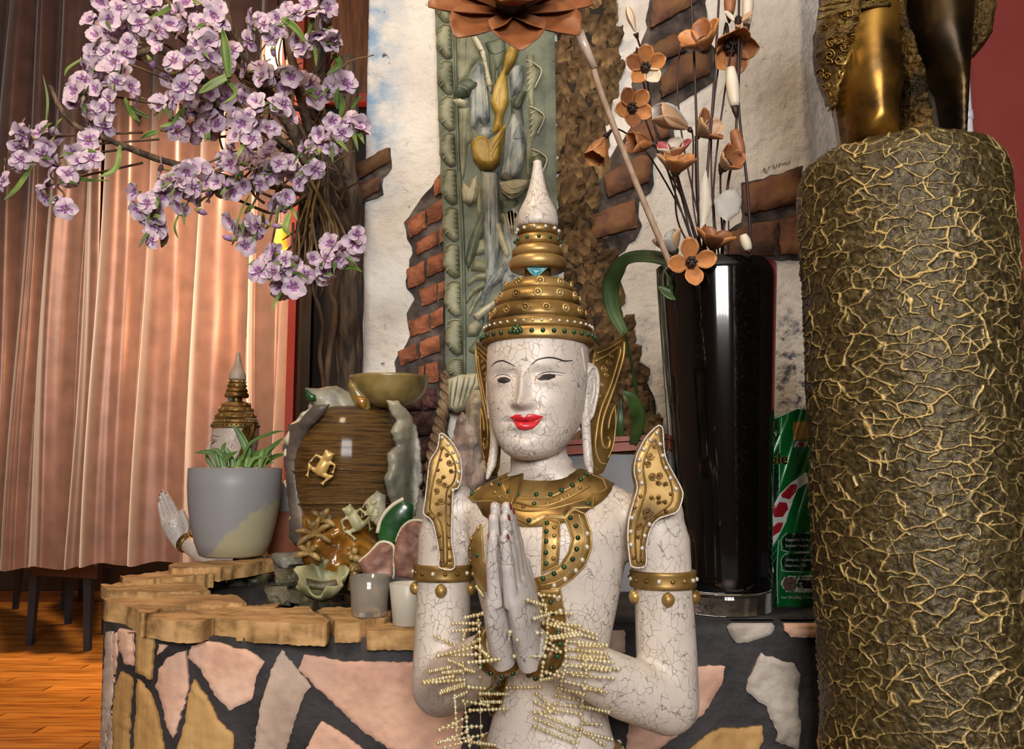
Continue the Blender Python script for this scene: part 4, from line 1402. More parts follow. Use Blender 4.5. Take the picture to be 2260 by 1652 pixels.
# ---- bead garlands hung over the wrists
mat_bead = M('gilt_bead', ['#d8c288', '#f2e8c4'], 60, 0.20, 0.55)
hand_bvs = []
for ch in statue.children:
    if ch.name.startswith('hand') or ch.name.startswith('body') or ch.name.startswith('bracelet') or ch.name.startswith('belt') and ch.type == 'MESH':
        n = len(hand_bvs)
        hand_bvs.append(([MS @ v.co for v in ch.data.vertices], [tuple(p.vertices) for p in ch.data.polygons]))
allv, allf = [], []
for v, f in hand_bvs:
    n = len(allv)
    allv += v
    allf += [tuple(n + i for i in q) for q in f]
bv_all = bvh_of(allv, allf)
def front_pt(x, y, off):
    p, nn, i, d = bv_all.ray_cast(CAMP, ray(x, y).normalized())
    if p is None:
        p = at(x, y, 1.13)
    return p + (CAMP - p).normalized() * off
bead_base = MB().ball((0, 0, 0), 1.0, 7, 5)
def garland(label, cr, strands, threads):
    c0 = cr([strands[0][0]])[0]
    g0 = thing('bead_garland', label, 'garland', front_pt(c0[0], c0[1], .02), group='bead garlands on the praying statue')
    rg = random.Random(len(strands))
    for (a, b2) in strands:
        (ax, ay), (bx, by) = cr([a, b2])
        A = front_pt(ax, ay, .012 + rg.uniform(0, .01))
        B = front_pt(bx, by, .012 + rg.uniform(0, .01))
        if abs(A.y - B.y) > .06:
            if A.y < B.y: B = at(bx, by, A.y + .03)
            else: A = at(ax, ay, B.y + .03)
        L = (B - A).length
        n = max(4, int(L / .0056))
        mb = MB()
        mb.tube([A, B], .0006, 4)
        for k in range(n + 1):
            t = k / n
            r = (.0023 if k % 3 else .0029) * (1.0 - .35 * (k / n if bx < ax else 1 - k / n) * 0 - .0)
            mb.ball(A.lerp(B, t), r, 6, 4)
        mb.build('bead_strand', mat_bead, g0)
    for pts in threads:
        q = [front_pt(x, y, .018) for x, y in cr(pts)]
        q = smooth_path(q, 10)
        mb = MB().tube(q, .0006, 4)
        for i in range(0, len(q), 3):
            mb.ball(q[i], .0024, 6, 4)
        mb.build('thread', mat_bead, g0)
garland('gold beaded garland over the wrist nearer the glass candle cups', crop(900, 1240, 4.009),
    [((510, 490), (660, 455)), ((610, 215), (665, 300)), ((400, 545), (640, 540)), ((400, 610), (640, 590)), ((245, 655), (415, 735)), ((270, 830), (640, 740)), ((280, 830), (640, 815)), ((540, 890), (810, 860)), ((360, 870), (490, 920)), ((510, 950), (590, 970)), ((195, 970), (370, 930)), ((310, 980), (500, 960)), ((140, 1060), (400, 1010)), ((150, 1070), (500, 1040)), ((290, 1160), (500, 1090)), ((300, 1140), (500, 1070)), ((540, 1105), (680, 1115)), ((640, 1160), (890, 1165)), ((650, 1235), (825, 1235)), ((490, 1225), (710, 1265)), ((550, 1310), (880, 1295)), ((280, 1485), (520, 1370)), ((310, 1465), (650, 1450)), ((270, 1600), (520, 1500)), ((330, 1640), (560, 1570)), ((560, 1590), (770, 1615)), ((290, 1590), (660, 1530)), ((410, 1200), (520, 1150)), ((500, 760), (640, 680)), ((640, 770), (715, 835))],
    [[(620, 470), (635, 640), (640, 900), (640, 1200), (650, 1650)], [(510, 620), (490, 700), (490, 950), (505, 1250), (530, 1500), (550, 1650)], [(415, 1180), (425, 1350), (430, 1520)], [(900, 640), (885, 760)], [(970, 690), (950, 820)]])
garland('gold beaded garland over the wrist nearer the black vase', crop(1180, 1260, 4.214),
    [((40, 215), (230, 240)), ((-60, 270), (100, 320)), ((0, 440), (130, 400)), ((60, 380), (340, 395)), ((80, 480), (420, 510)), ((130, 440), (580, 590)), ((120, 490), (380, 560)), ((150, 610), (420, 570)), ((160, 630), (440, 590)), ((400, 580), (580, 630)), ((300, 650), (670, 690)), ((420, 690), (670, 705)), ((290, 720), (660, 765)), ((420, 790), (680, 805)), ((290, 795), (730, 850)), ((450, 870), (780, 910)), ((270, 870), (700, 925)), ((210, 935), (480, 950)), ((360, 965), (730, 995)), ((250, 1015), (600, 1100)), ((470, 1090), (670, 1125)), ((220, 1085), (460, 1140)), ((200, 1155), (450, 1200)), ((190, 1235), (430, 1260)), ((430, 1250), (690, 1310)), ((20, 1140), (170, 1270)), ((10, 1215), (200, 1320)), ((180, 1280), (430, 1330)), ((0, 1310), (190, 1310)), ((60, 1330), (400, 1470)), ((10, 1370), (380, 1530)), ((0, 1440), (360, 1590)), ((400, 1460), (650, 1615)), ((500, 1510), (720, 1560)), ((450, 1410), (620, 1425)), ((110, 640), (240, 750)), ((90, 715), (240, 750)), ((80, 850), (60, 1010)), ((60, 1010), (160, 990)), ((-260, 1080), (50, 1080)), ((-230, 565), (110, 575)), ((-190, 790), (95, 790)), ((110, 940), (260, 985))],
    [[(60, 230), (110, 370), (120, 560), (100, 700)], [(280, 500), (290, 700), (290, 870), (260, 1000), (220, 1180)], [(420, 580), (470, 800), (480, 950), (450, 1150), (440, 1300), (440, 1450), (380, 1650)]])
# ================================================================== bronze column and figure
m, nt, b = nodes('crackled_bronze')
at_n = N(nt, 'Attribute', attribute_name='ridge')
co = coords(nt)
nz = N(nt, 'TexNoise'); nz.inputs['Scale'].default_value = 130; nz.inputs['Detail'].default_value = 6
nt.links.new(co, nz.inputs[0])
nz2 = N(nt, 'TexNoise'); nz2.inputs['Scale'].default_value = 9; nz2.inputs['Detail'].default_value = 4
nt.links.new(co, nz2.inputs[0])
basec = ramp(nt, [(0.36, '#40361f'), (0.55, '#675a37'), (0.7, '#87764a')], nz.outputs[0])
tint = ramp(nt, [(0.35, '#4a3a20'), (0.65, '#6e6546')], nz2.outputs[0])
mt = N(nt, 'MixRGB', blend_type='OVERLAY'); mt.inputs[0].default_value = 0.55
nt.links.new(basec, mt.inputs[1]); nt.links.new(tint, mt.inputs[2])
rk = ramp(nt, [(0.28, 0.0), (0.62, 1.0)], at_n.outputs['Fac'])
mx = N(nt, 'MixRGB'); nt.links.new(rk, mx.inputs[0]); nt.links.new(mt.outputs[0], mx.inputs[1]); mx.inputs[2].default_value = srgb('#bfa468')
nt.links.new(mx.outputs[0], b.inputs['Base Color'])
b.inputs['Metallic'].default_value = 0.35
b.inputs['Roughness'].default_value = 0.42
bumpnode(nt, b, nz.outputs[0], 0.55, 0.006)
mat_colm = m

YC, RC = 1.262, 0.147
XC = at(1987, 400, YC).x
ZCT = 1.425
rg = np.random.RandomState(5)
# seed points in unrolled metres: cells wider than tall
Uw = 2 * math.pi * RC
def cells(n, asp):
    return np.stack([rg.rand(n) * Uw, rg.rand(n) * (ZCT + 0.1)], 1), asp
ang_f = np.linspace(R(-185), R(5), 470)
ang_b = np.linspace(R(5), R(175), 46)[1:-1]
ang = np.concatenate([ang_f, ang_b])
zsc = np.concatenate([np.linspace(0.0, 0.50, 30)[:-1], np.linspace(0.50, ZCT, 760)])
GU, GZ = np.meshgrid((ang + math.pi * 2) * RC, zsc)
gu, gz = GU.ravel() % Uw, GZ.ravel()
def vnoise(x, y, s, seed):
    r = np.random.RandomState(seed)
    n = 256
    tb = r.rand(n, n)
    x, y = x * s, y * s
    xi, yi = np.floor(x).astype(int), np.floor(y).astype(int)
    fx, fy = x - xi, y - yi
    fx, fy = fx * fx * (3 - 2 * fx), fy * fy * (3 - 2 * fy)
    f = lambda i, j: tb[i % n, j % n]
    return (f(xi, yi) * (1 - fx) + f(xi + 1, yi) * fx) * (1 - fy) + (f(xi, yi + 1) * (1 - fx) + f(xi + 1, yi + 1) * fx) * fy
def edges(npt, asp, warp, wid, drop, seed):
    H_ = ZCT + 0.06
    nr_ = int(round(math.sqrt(npt * asp * H_ / Uw))); nc_ = int(round(npt / nr_))
    jj, ii = np.meshgrid(np.arange(nr_), np.arange(nc_), indexing='ij')
    P = np.stack([(ii.ravel() + .5 * (jj.ravel() % 2) + rg.uniform(-.42, .42, nr_ * nc_)) / nc_ * Uw, (jj.ravel() + .5 + rg.uniform(-.42, .42, nr_ * nc_)) / nr_ * H_ - .03], 1)
    P = np.concatenate([P, P + [Uw, 0], P - [Uw, 0]])
    x = gu + warp * (vnoise(gu, gz, 45, seed) - .5) + warp * .6 * (vnoise(gu, gz, 110, seed + 1) - .5)
    y = gz + warp * (vnoise(gu, gz, 45, seed + 2) - .5) + warp * .6 * (vnoise(gu, gz, 110, seed + 3) - .5)
    n = len(x)
    d1 = np.full(n, 9.); d2 = np.full(n, 9.)
    i1 = np.zeros(n, int); i2 = np.zeros(n, int)
    order = np.argsort(P[:, 1]); P = P[order]
    # process row blocks: only seeds near in height matter
    nx_ = len(ang)
    for r0 in range(0, len(zsc), 12):
        sl = slice(r0 * nx_, min((r0 + 12) * nx_, n))
        lo, hi = y[sl].min() - .06, y[sl].max() + .06
        k = np.where((P[:, 1] > lo) & (P[:, 1] < hi))[0]
        Q = P[k]
        dx = (x[sl][:, None] - Q[None, :, 0]) / asp
        dy = (y[sl][:, None] - Q[None, :, 1])
        D = dx * dx + dy * dy
        a = D.argpartition(1, axis=1)[:, :2]
        da = np.take_along_axis(D, a, 1)
        sw = da[:, 0] > da[:, 1]
        a[sw] = a[sw][:, ::-1]; da[sw] = da[sw][:, ::-1]
        d1[sl], d2[sl] = np.sqrt(da[:, 0]), np.sqrt(da[:, 1])
        i1[sl], i2[sl] = k[a[:, 0]], k[a[:, 1]]
    pd = np.sqrt(((P[i1, 0] - P[i2, 0]) / asp) ** 2 + (P[i1, 1] - P[i2, 1]) ** 2)
    e = (d2 ** 2 - d1 ** 2) / (2 * np.maximum(pd, .004))
    lo_, hi_ = np.minimum(i1, i2), np.maximum(i1, i2)
    h = np.modf(np.abs(np.sin(lo_ * 12.9898 + hi_ * 78.233) * 43758.5453))[0]
    st = np.where(h < drop, 0.0, 0.45 + 0.55 * h)
    return np.clip(1 - e / wid, 0, 1) * st
r1 = edges(1900, 1.9, 0.009, 0.0019, 0.14, 11)
r2 = edges(4200, 1.5, 0.008, 0.0015, 0.62, 21) * 0.85
ridge = np.maximum(r1, r2)
ridge = ridge * (0.55 + 0.6 * vnoise(gu, gz, 28, 31))
ridge = np.clip(ridge, 0, 1)
lump = (vnoise(gu, gz, 14, 41) - .5) * 0.006 + (vnoise(gu, gz, 80, 43) - .5) * 0.0022
rad = RC + lump + ridge ** 1.2 * 0.0034
# rounded shoulder at the top
tz = np.clip((gz - (ZCT - 0.05)) / 0.05, 0, 1)
rad = rad - 0.026 * (1 - np.sqrt(np.maximum(0, 1 - tz ** 2)))
zz2 = gz + np.where(tz > 0, (vnoise(gu, gz, 30, 51) - .5) * 0.008 * tz, 0)
aa = np.tile(ang, len(zsc))
V = np.stack([XC + rad * np.cos(aa), YC + rad * np.sin(aa), zz2], 1)
nx_ = len(ang)
F = []
for j in range(len(zsc) - 1):
    for i in range(nx_):
        i2 = (i + 1) % nx_
        F.append((j * nx_ + i, j * nx_ + i2, (j + 1) * nx_ + i2, (j + 1) * nx_ + i))
F.append(tuple((len(zsc) - 1) * nx_ + i for i in range(nx_)))
column = thing('column_pedestal', 'tall dark bronze column covered in a raised golden crackle net', 'column', (XC, YC, 0))
co_ = link('shaft', V.tolist(), F, mat_colm, column)
atr = co_.data.attributes.new('ridge', 'FLOAT', 'POINT')
atr.data.foreach_set('value', ridge.astype(np.float32))

# ---- bronze figure on top, only the lower part is in the picture
def bronze(name, cols, rough, bump, bs, bd, metal=0.8, stretch=(1, 1, 1), warp=0):
    return M(name, cols, 9, rough, metal, bump, bs, bd, stretch, warp)
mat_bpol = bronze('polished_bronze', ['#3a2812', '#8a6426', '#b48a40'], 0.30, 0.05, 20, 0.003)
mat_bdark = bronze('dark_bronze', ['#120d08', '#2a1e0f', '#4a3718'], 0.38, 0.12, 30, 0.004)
mat_bdrape = bronze('lacy_bronze_drape', ['#241a0c', '#5c4722', '#8c7240'], 0.40, 1.0, 75, 0.014, 0.6, (1, 1, 1.6), 0.01)
fig = thing('bronze_figure', 'dark bronze seated figure with lacy drapery standing on the column', 'figure', (XC, YC, ZCT))
def infl(name, poly, Y, t, mat, parent=fig, **kw):
    a = dict(both=True, sp=12, bump=0.0)
    a.update(kw)
    return one(name, poly, on_y(Y), t, mat, parent, **a)
YF = 1.27
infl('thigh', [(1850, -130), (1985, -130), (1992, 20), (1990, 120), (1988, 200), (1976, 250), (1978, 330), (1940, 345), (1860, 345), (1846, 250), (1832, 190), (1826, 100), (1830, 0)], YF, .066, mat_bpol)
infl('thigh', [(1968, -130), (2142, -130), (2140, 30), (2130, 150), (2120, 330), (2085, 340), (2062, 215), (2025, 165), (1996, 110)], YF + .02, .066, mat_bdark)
infl('drape', [(1815, -130), (1980, -130), (1962, 25), (1918, 62), (1882, 112), (1858, 155), (1844, 205), (1838, 262), (1822, 195), (1800, 122), (1803, 60), (1815, 0)], YF - .004, .072, mat_bdrape, bump=.25, bsc=60, sp=8)
infl('drape', [(2120, -130), (2178, -130), (2184, 40), (2172, 100), (2150, 126), (2118, 146)], YF + .05, .045, mat_bdrape, bump=.25, bsc=60, sp=8)
infl('sash', [(1950, -130), (1990, -130), (1992, 55), (2012, 112), (2032, 165), (2044, 245), (2060, 335), (1985, 335), (1990, 200), (1972, 105), (1955, 20)], YF - .035, .038, mat_bdrape, bump=.3, bsc=70, sp=7)
mb = MB()
prof = [(.0, .0), (.115, -.004), (.112, .006), (.095, .014), (.07, .020), (.0, .024)]
mb.lathe([(r, ZCT + z - .004) for r, z in prof[1:]], (XC + .002, YC, 0), 48)
o = mb.build('base_mound', mat_bdrape, fig)
for v in o.data.vertices:
    v.co += Vector((noise.noise(v.co * 40), noise.noise(v.co * 40 + Vector((3, 0, 0))), noise.noise(v.co * 50))) * 0.008
c = at(2000, -260, YF)
mb = MB()
mb.ball(c + Vector((0, 0.02, -.03)), .125, 24, 16, (1.0, .8, .9))
mb.tube([c + Vector((0, .02, .03)), c + Vector((0, .02, .17)), c + Vector((0, .02, .26))], [.09, .10, .05], 20)
mb.ball(c + Vector((0, .01, .33)), .06, 20, 14, (.9, 1, 1.15))
for s in (-1, 1):
    mb.tube([c + Vector((s * .10, .02, .20)), c + Vector((s * .15, -.02, .08)), c + Vector((s * .08, -.08, .0))], [.04, .035, .028], 14)
v, f = remesh(mb, .009, 4)
link('torso', v, f, mat_bdark, fig)
dr = [o_ for o_ in fig.children if o_.name.startswith('drape')][0]
dj = on_mesh(BVHTree.FromPolygons([tuple(world_of(dr) @ v.co) for v in dr.data.vertices], [tuple(q.vertices) for q in dr.data.polygons]), YF - .05)
rgs = random.Random(8)
mb = MB()
for k in range(46):
    x, y = rgs.uniform(1808, 1960), rgs.uniform(8, 235)
    if y > 215 - (x - 1838) * 1.55 or x < 1806 + max(0, y - 150) * .3:
        continue
    mb.tube(line_px(spiral(x, y, rgs.uniform(7, 13), rgs.uniform(1.0, 1.6), rgs.uniform(0, 6), rgs.choice((-1, 1))), dj, .001, 2), .0013, 5)
mb.tube(line_px([(1962, 28), (1920, 62), (1884, 112), (1860, 155), (1846, 205), (1840, 262)], dj, .002), .003, 7)
mb.build('lace_relief', M('bright_bronze_edge', ['#6e5426', '#a08244'], 20, .35, .7), fig)
mb = MB()
for pts in ([(1812, 10), (1870, 0), (1930, -10), (1975, -30)], [(1808, 22), (1870, 12), (1935, 5), (1968, -10)], [(1806, 40), (1850, 25), (1900, 15), (1965, 10)]):
    mb.tube(line_px(pts, on_y(YF - .066)), .0035, 8)
mb.build('drape_folds', mat_bdrape, fig)

# ---- white pipe on the red wall
pp = thing('white_pipe', 'thin white plastic pipe on the red wall beside the column', 'pipe', at(2140, 1400, 2.66))
x = at(2137, 200, 2.66).x
MB().lathe([(.013, 0.006), (.013, 2.75)], (x, 2.672, 0), 16).build('tube', M('pipe_plastic', ['#d8dade'], 3, .35), pp)
MB().lathe([(.0165, at(2140, 262, 2.66).z), (.0165, at(2140, 242, 2.66).z)], (x, 2.672, 0), 16).build('coupling', M('pipe_plastic2', ['#cfd2d8'], 3, .35), pp)
# ================================================================== black vase, its flowers, the food bag
YV = 1.535
ZL = 0.7165
xv = at(1600, 1330, YV).x
# shape
vz0 = ZL
vzt = at(1573, 566, YV - .09).z
mat_vblack = M('black_glass', ['#040404', '#060607'], 3, 0.045, 0, spec=0.6, coat=0.6)
mat_clear = glass('clear_glass', '#f4f2ea', 0.01)
vase = thing('tall_vase', 'tall glossy black glass vase with a clear base, on the stone ledge', 'vase', (xv, YV, ZL))
prt = 0.5 * (at(1703, 562, YV).x - at(1443, 562, YV).x)
prb = 0.5 * (at(1699, 1320, YV).x - at(1499, 1320, YV).x)
def rad_v(t):
    return prb + (prt - prb) * (t ** 1.15)
hz = vzt - vz0
prof = [(0.001, 0.042)] + [(rad_v(.06) - .002, .040)] + [(rad_v(t) + .0002, t * hz) for t in np.linspace(.07, 1, 24)] + [(rad_v(1) - .003, hz + .001), (rad_v(1) - .006, hz - .002)] + [(rad_v(t) - .006, t * hz) for t in np.linspace(.98, .1, 12)] + [(.001, .055)]
MB().lathe([(r, vz0 + z) for r, z in prof], (xv, YV, 0), 96, cap=False).build('vessel', mat_vblack, vase)
prof = [(.001, .0), (prb - .006, .0), (prb, .004), (rad_v(.06), .036), (rad_v(.06) - .003, .0395), (.001, .0395)]
MB().lathe([(r, vz0 + z) for r, z in prof], (xv, YV, 0), 96, cap=False).build('clear_base', mat_clear, vase)

# ---- wooden flowers
def woodmat(n, cols):
    return M(n, cols, 14, 0.5, 0, 0.15, 60, 0.002, (1, 1, 1))
WM = {'o': woodmat('orange_wood_petal', ['#9a6236', '#c4844c', '#d89c62']), 'b': woodmat('brown_wood_petal', ['#744628', '#9a623c', '#ae784e']), 'w': woodmat('cream_wood_petal', ['#cdbfa8', '#e0d5c2']),
      'l': woodmat('pale_tan_petal', ['#b08a66', '#c9a582']), 'p': woodmat('pink_wood_petal', ['#a8484a', '#c06a66']), 's': woodmat('silver_leaf', ['#a09c94', '#c0bcb4'])}
mat_stem = M('dark_stem', ['#2a1a18', '#3c2622'], 8, 0.5)
mat_pod = M('dark_seed_pod', ['#1c120c', '#33241a'], 30, 0.6, bump=.4, bs=60)
petal_cache = {}
def petal_mesh(key, L, Wd, cup, curl):
    if key in petal_cache:
        return petal_cache[key]
    V, F = [], []
    nu, nv = 9, 7
    for side in (0, 1):
        for i in range(nu):
            t = i / (nu - 1)
            w = Wd * (min(1, (.10 + t) / .62) ** .75) * math.sqrt(max(.03, 1 - max(0, (t - .55) / .452) ** 2))
            for j in range(nv):
                s = -1 + 2 * j / (nv - 1)
                th = cup * s
                x = math.sin(th) / max(cup, .01) * w / 2
                y = L * t
                z = (1 - math.cos(th)) / max(cup, .01) * w / 2 + curl * t * t * L
                V.append((x, y, z - side * .0016))
    n = nu * nv
    for i in range(nu - 1):
        for j in range(nv - 1):
            p = i * nv + j
            F.append((p, p + 1, p + nv + 1, p + nv))
            F.append((n + p, n + p + nv, n + p + nv + 1, n + p + 1))
    for i in range(nu - 1):
        for j in (0, nv - 1):
            p, q = i * nv + j, (i + 1) * nv + j
            F.append((p, q, n + q, n + p) if j == 0 else (q, p, n + p, n + q))
    for j in range(nv - 1):
        p = (nu - 1) * nv + j
        F.append((p, p + 1, n + p + 1, n + p))
    me = bpy.data.meshes.new('petal')
    me.from_pydata(V, [], F)
    me.polygons.foreach_set('use_smooth', [True] * len(me.polygons))
    me.materials.append(WM['o'])
    petal_cache[key] = me
    return me
def frame(nrm):
    n = Vector(nrm).normalized()
    u = Vector((0, 0, 1)).cross(n)
    u = u.normalized() if u.length > 1e-3 else Vector((1, 0, 0))
    return Matrix((u, n.cross(u), n)).transposed()      # columns u,v,n
def put_petals(root, c, nrm, n, L, Wd, opening, cols, cup=.9, curl=.15, a0=0.0, key=None, parent=None):
    """opening: angle of the petals away from the axis (90 = flat)"""
    fr = frame(nrm)
    base = (world_of(root)).inverted()
    for k in range(n):
        a = a0 + 2 * math.pi * k / n
        d = Vector((math.cos(a), math.sin(a), 0)) * math.sin(opening) + Vector((0, 0, 1)) * math.cos(opening)
        inn = -Vector((math.cos(a), math.sin(a), 0)) * math.cos(opening) + Vector((0, 0, 1)) * math.sin(opening)
        dw, iw = fr @ d, fr @ inn
        xw = dw.cross(iw)
        mt = Matrix((xw, dw, iw)).transposed().to_4x4()
        mt.translation = Vector(c) + dw * (L * .06)
        col = cols[k % len(cols)]
        me = petal_mesh((round(L, 4), round(Wd, 4), cup, curl), L, Wd, cup, curl)
        o = bpy.data.objects.new('petal', me)
        COL.objects.link(o)
        o.parent = root
        o.matrix_basis = base @ mt
        o.material_slots[0].link = 'OBJECT'
        o.material_slots[0].material = WM[col]
def wood_flower(label, px, py, Y, r, nrm, cols, stem, n=5, opening=62, pod=True, cup=.9, a0=0.3, curl=.15, wid=.85):
    c = at(px, py, Y)
    root = thing('wooden_flower', label, 'flower', c, group='wooden flowers in the black vase')
    L = r * 1.14 * Y / FPX
    put_petals(root, c, nrm, n, L, L * wid, R(opening), cols, cup, curl, a0)
    nr = Vector(nrm).normalized()
    if pod:
        mb = MB().ball(c + nr * L * .16, L * .22, 10, 8, (1, 1, 1.1))
        fr = frame(nrm)
        for k in range(6):
            a = k * math.pi / 3
            q = fr @ Vector((math.cos(a), math.sin(a), 0))
            mb.tube([c + nr * L * .1 + q * L * .10, c + nr * L * .40 + q * L * .20, c + nr * L * .46 + q * L * .08], L * .045, 5)
        mb.build('seed_pod', mat_pod, root)
    pts = [c - nr * L * .02] + [at(x, y, yy) for x, y, yy in stem]
    sp = smooth_path(pts, 6)
    rs = [.0050 if i < 2 else (.0034 if i < 4 else .0017) for i in range(len(sp))]
    MB().tube(sp, rs, 6).build('stem', mat_stem, root)
    return root
YQ = YV - .05
def into(x):
    return (x, 600, YV)
wood_flower('orange wooden flower with dark centre highest beside the bark strip', 1424, 152, 1.47, 46, (-.1, -1, -.15), 'oobow', [(1405, 110, 1.50), (1440, 260, 1.53), (1500, 420, 1.54), into(1540)], opening=66)
wood_flower('orange wooden flower with dark centre below the highest one', 1392, 240, 1.46, 46, (.15, -1, -.25), 'obobo', [(1400, 200, 1.49), (1450, 330, 1.53), (1520, 470, 1.54), into(1545)], opening=64, a0=.9)
wood_flower('tan bell-shaped wooden flower drooping in front of the bark', 1335, 303, 1.46, 62, (-.45, -.35, -1), 'ooob', [(1365, 285, 1.49), (1430, 340, 1.52), (1510, 480, 1.54), into(1550)], opening=28, pod=False, n=4, wid=.75)
wood_flower('brown bell-shaped wooden flower pointing left below the brick', 1440, 318, 1.47, 55, (-.85, -.4, -.1), 'bobo', [(1470, 325, 1.50), (1520, 480, 1.54), into(1555)], opening=30, pod=False, n=4, wid=.8)
wood_flower('silvery pale wooden flower bud beside the leaning stick', 1520, 283, 1.46, 82, (-.9, -.5, .25), 'lsl', [(1530, 310, 1.48), (1530, 450, 1.52), into(1560)], opening=20, pod=False, n=3, wid=.7)
wood_flower('cream and pink wooden flower in the middle of the bunch', 1488, 350, 1.47, 46, (-.2, -.6, .8), 'pwpwl', [(1495, 385, 1.48), (1530, 500, 1.52), into(1565)], opening=58, a0=.2)
wood_flower('peach wooden flower with dark pod facing up', 1490, 385, 1.44, 52, (.05, -.55, .85), 'oolob', [(1490, 420, 1.45), (1500, 500, 1.50), into(1560)], opening=56, a0=.5)
wood_flower('brown wooden flower seen from the side at the top of the bunch', 1560, 112, 1.50, 62, (-.5, -.6, .5), 'obobo', [(1500, 118, 1.51), (1505, 300, 1.53), into(1570)], opening=52, a0=.4)
wood_flower('rust wooden flower behind the tall stems', 1607, 95, 1.52, 66, (.1, -.7, -.7), 'bobob', [(1600, 60, 1.52), (1570, 300, 1.54), into(1580)], opening=50, a0=.2)
wood_flower('small cream star flower with curled dark stamens at the top', 1628, 52, 1.47, 34, (-.1, -.9, .4), 'lwl', [(1622, 75, 1.49), (1600, 200, 1.52), (1575, 420, 1.54), into(1590)], opening=70, n=3, a0=.4, wid=.4)
wood_flower('orange wooden flower facing forward at the vase rim', 1524, 580, 1.425, 50, (-.05, -1, -.1), 'oooo', [(1530, 560, 1.46), (1545, 566, 1.50), (1560, 640, 1.54)], n=4, opening=72, a0=.15)
wood_flower('brown wooden flower resting just above the vase rim', 1570, 552, 1.50, 52, (.2, -.5, .9), 'bbobo', [(1572, 575, 1.52), (1580, 660, 1.55)], opening=55, pod=False)
wood_flower('pale tan flower half sunk at the left of the vase rim', 1490, 560, 1.50, 50, (-.5, -.3, .9), 'lsls', [(1500, 590, 1.52), (1540, 680, 1.54)], opening=45, n=4)
wood_flower('brown wooden flower low on the right of the bunch', 1592, 372, 1.50, 50, (.3, -.7, .2), 'bblb', [(1590, 400, 1.52), (1592, 480, 1.54), into(1600)], opening=40, n=4)
wood_flower('faded wooden flower behind the cream and pink one', 1540, 300, 1.53, 52, (.5, -.6, .3), 'lblb', [(1535, 330, 1.54), (1540, 460, 1.55), into(1570)], opening=50, pod=False, n=4)
wood_flower('cream wooden bud pointing up near the top edge', 1403, 72, 1.48, 52, (-.35, -.2, 1), 'wlw', [(1410, 95, 1.49), (1424, 140, 1.52), (1450, 300, 1.55), into(1550)], opening=10, n=3, wid=.42, pod=False)
# tall stems with white and brown buds
def bud_stem(label, pts, buds):
    q = smooth_path([at(x, y, yy) for x, y, yy in pts], 8)
    root = thing('dried_stem', label, 'stem', q[-1], group='bud stems in the black vase')
    MB().tube(q, [.0022 + .0006 * i / len(q) for i in range(len(q))], 7).build('stalk', mat_stem, root)
    for x0, y0, x1, y1, w, mt in buds:
        A, B = at(x0, y0, 1.485), at(x1, y1, 1.485)
        n = 10
        w *= 1.485 / FPX
        MB().tube([A.lerp(B, i / n) for i in range(n + 1)], [w * (.25 + .75 * math.sin(math.pi * min(1, .12 + .76 * i / n)) ** .6) for i in range(n + 1)], 12).build('bud', mt, root)
        MB().tube([B, B.lerp(A, -.12), B.lerp(A, -.3)], [w * .62, w * .5, w * .15], 8).build('bud_cap', mat_stem, root)
bud_stem('tall dark stem with a long white bud', [(1632, -40, 1.49), (1625, 280, 1.50), (1605, 420, 1.52), (1590, 600, 1.54)], [(1612, 150, 1622, 235, 15, WM['w']), (1655, -60, 1648, 55, 13, WM['w'])])
bud_stem('tall dark stem with a brown bark bud', [(1640, 60, 1.50), (1630, 220, 1.50), (1650, 420, 1.51), (1660, 600, 1.54)], [(1620, 288, 1636, 342, 14, WM['b'])])
bud_stem('bare dark stem rising out of the frame', [(1590, -60, 1.50), (1575, 200, 1.51), (1560, 400, 1.52), (1550, 600, 1.54)], [])
bud_stem('thin dark stem at the left of the tall stems', [(1523, -60, 1.52), (1535, 200, 1.53), (1540, 400, 1.53), (1545, 600, 1.54)], [(1612, -30, 1610, 32, 14, WM['b'])])
bud_stem('dark stem with a cream teardrop bud at the rim', [(1632, 560, 1.52), (1615, 575, 1.53), (1600, 640, 1.54)], [(1640, 518, 1652, 552, 12, WM['w'])])
# pale papery leaves among the stems
for lab, pts in (('long pale papery leaf standing in the black vase', [(1558, 370), (1566, 410), (1572, 450), (1560, 490), (1545, 508), (1543, 450), (1548, 400)]), ('silver papery leaf behind the dark stems', [(1575, 440), (1600, 420), (1625, 415), (1638, 440), (1632, 470), (1605, 490), (1580, 470)])):
    c = at(sum(p[0] for p in pts) / len(pts), 575, 1.53)
    o = thing('papery_leaf', lab, 'leaf', c, group='papery leaves in the black vase')
    one('blade', pts, on_y(1.515), .004, WM['w' if 'long' in lab else 's'], o, both=True, sp=6)
    MB().tube([at(sum(p[0] for p in pts) / len(pts), max(p[1] for p in pts) - 12, 1.515), c + Vector((0, 0, -.05))], .0014, 6).build('stalk', mat_stem, o)
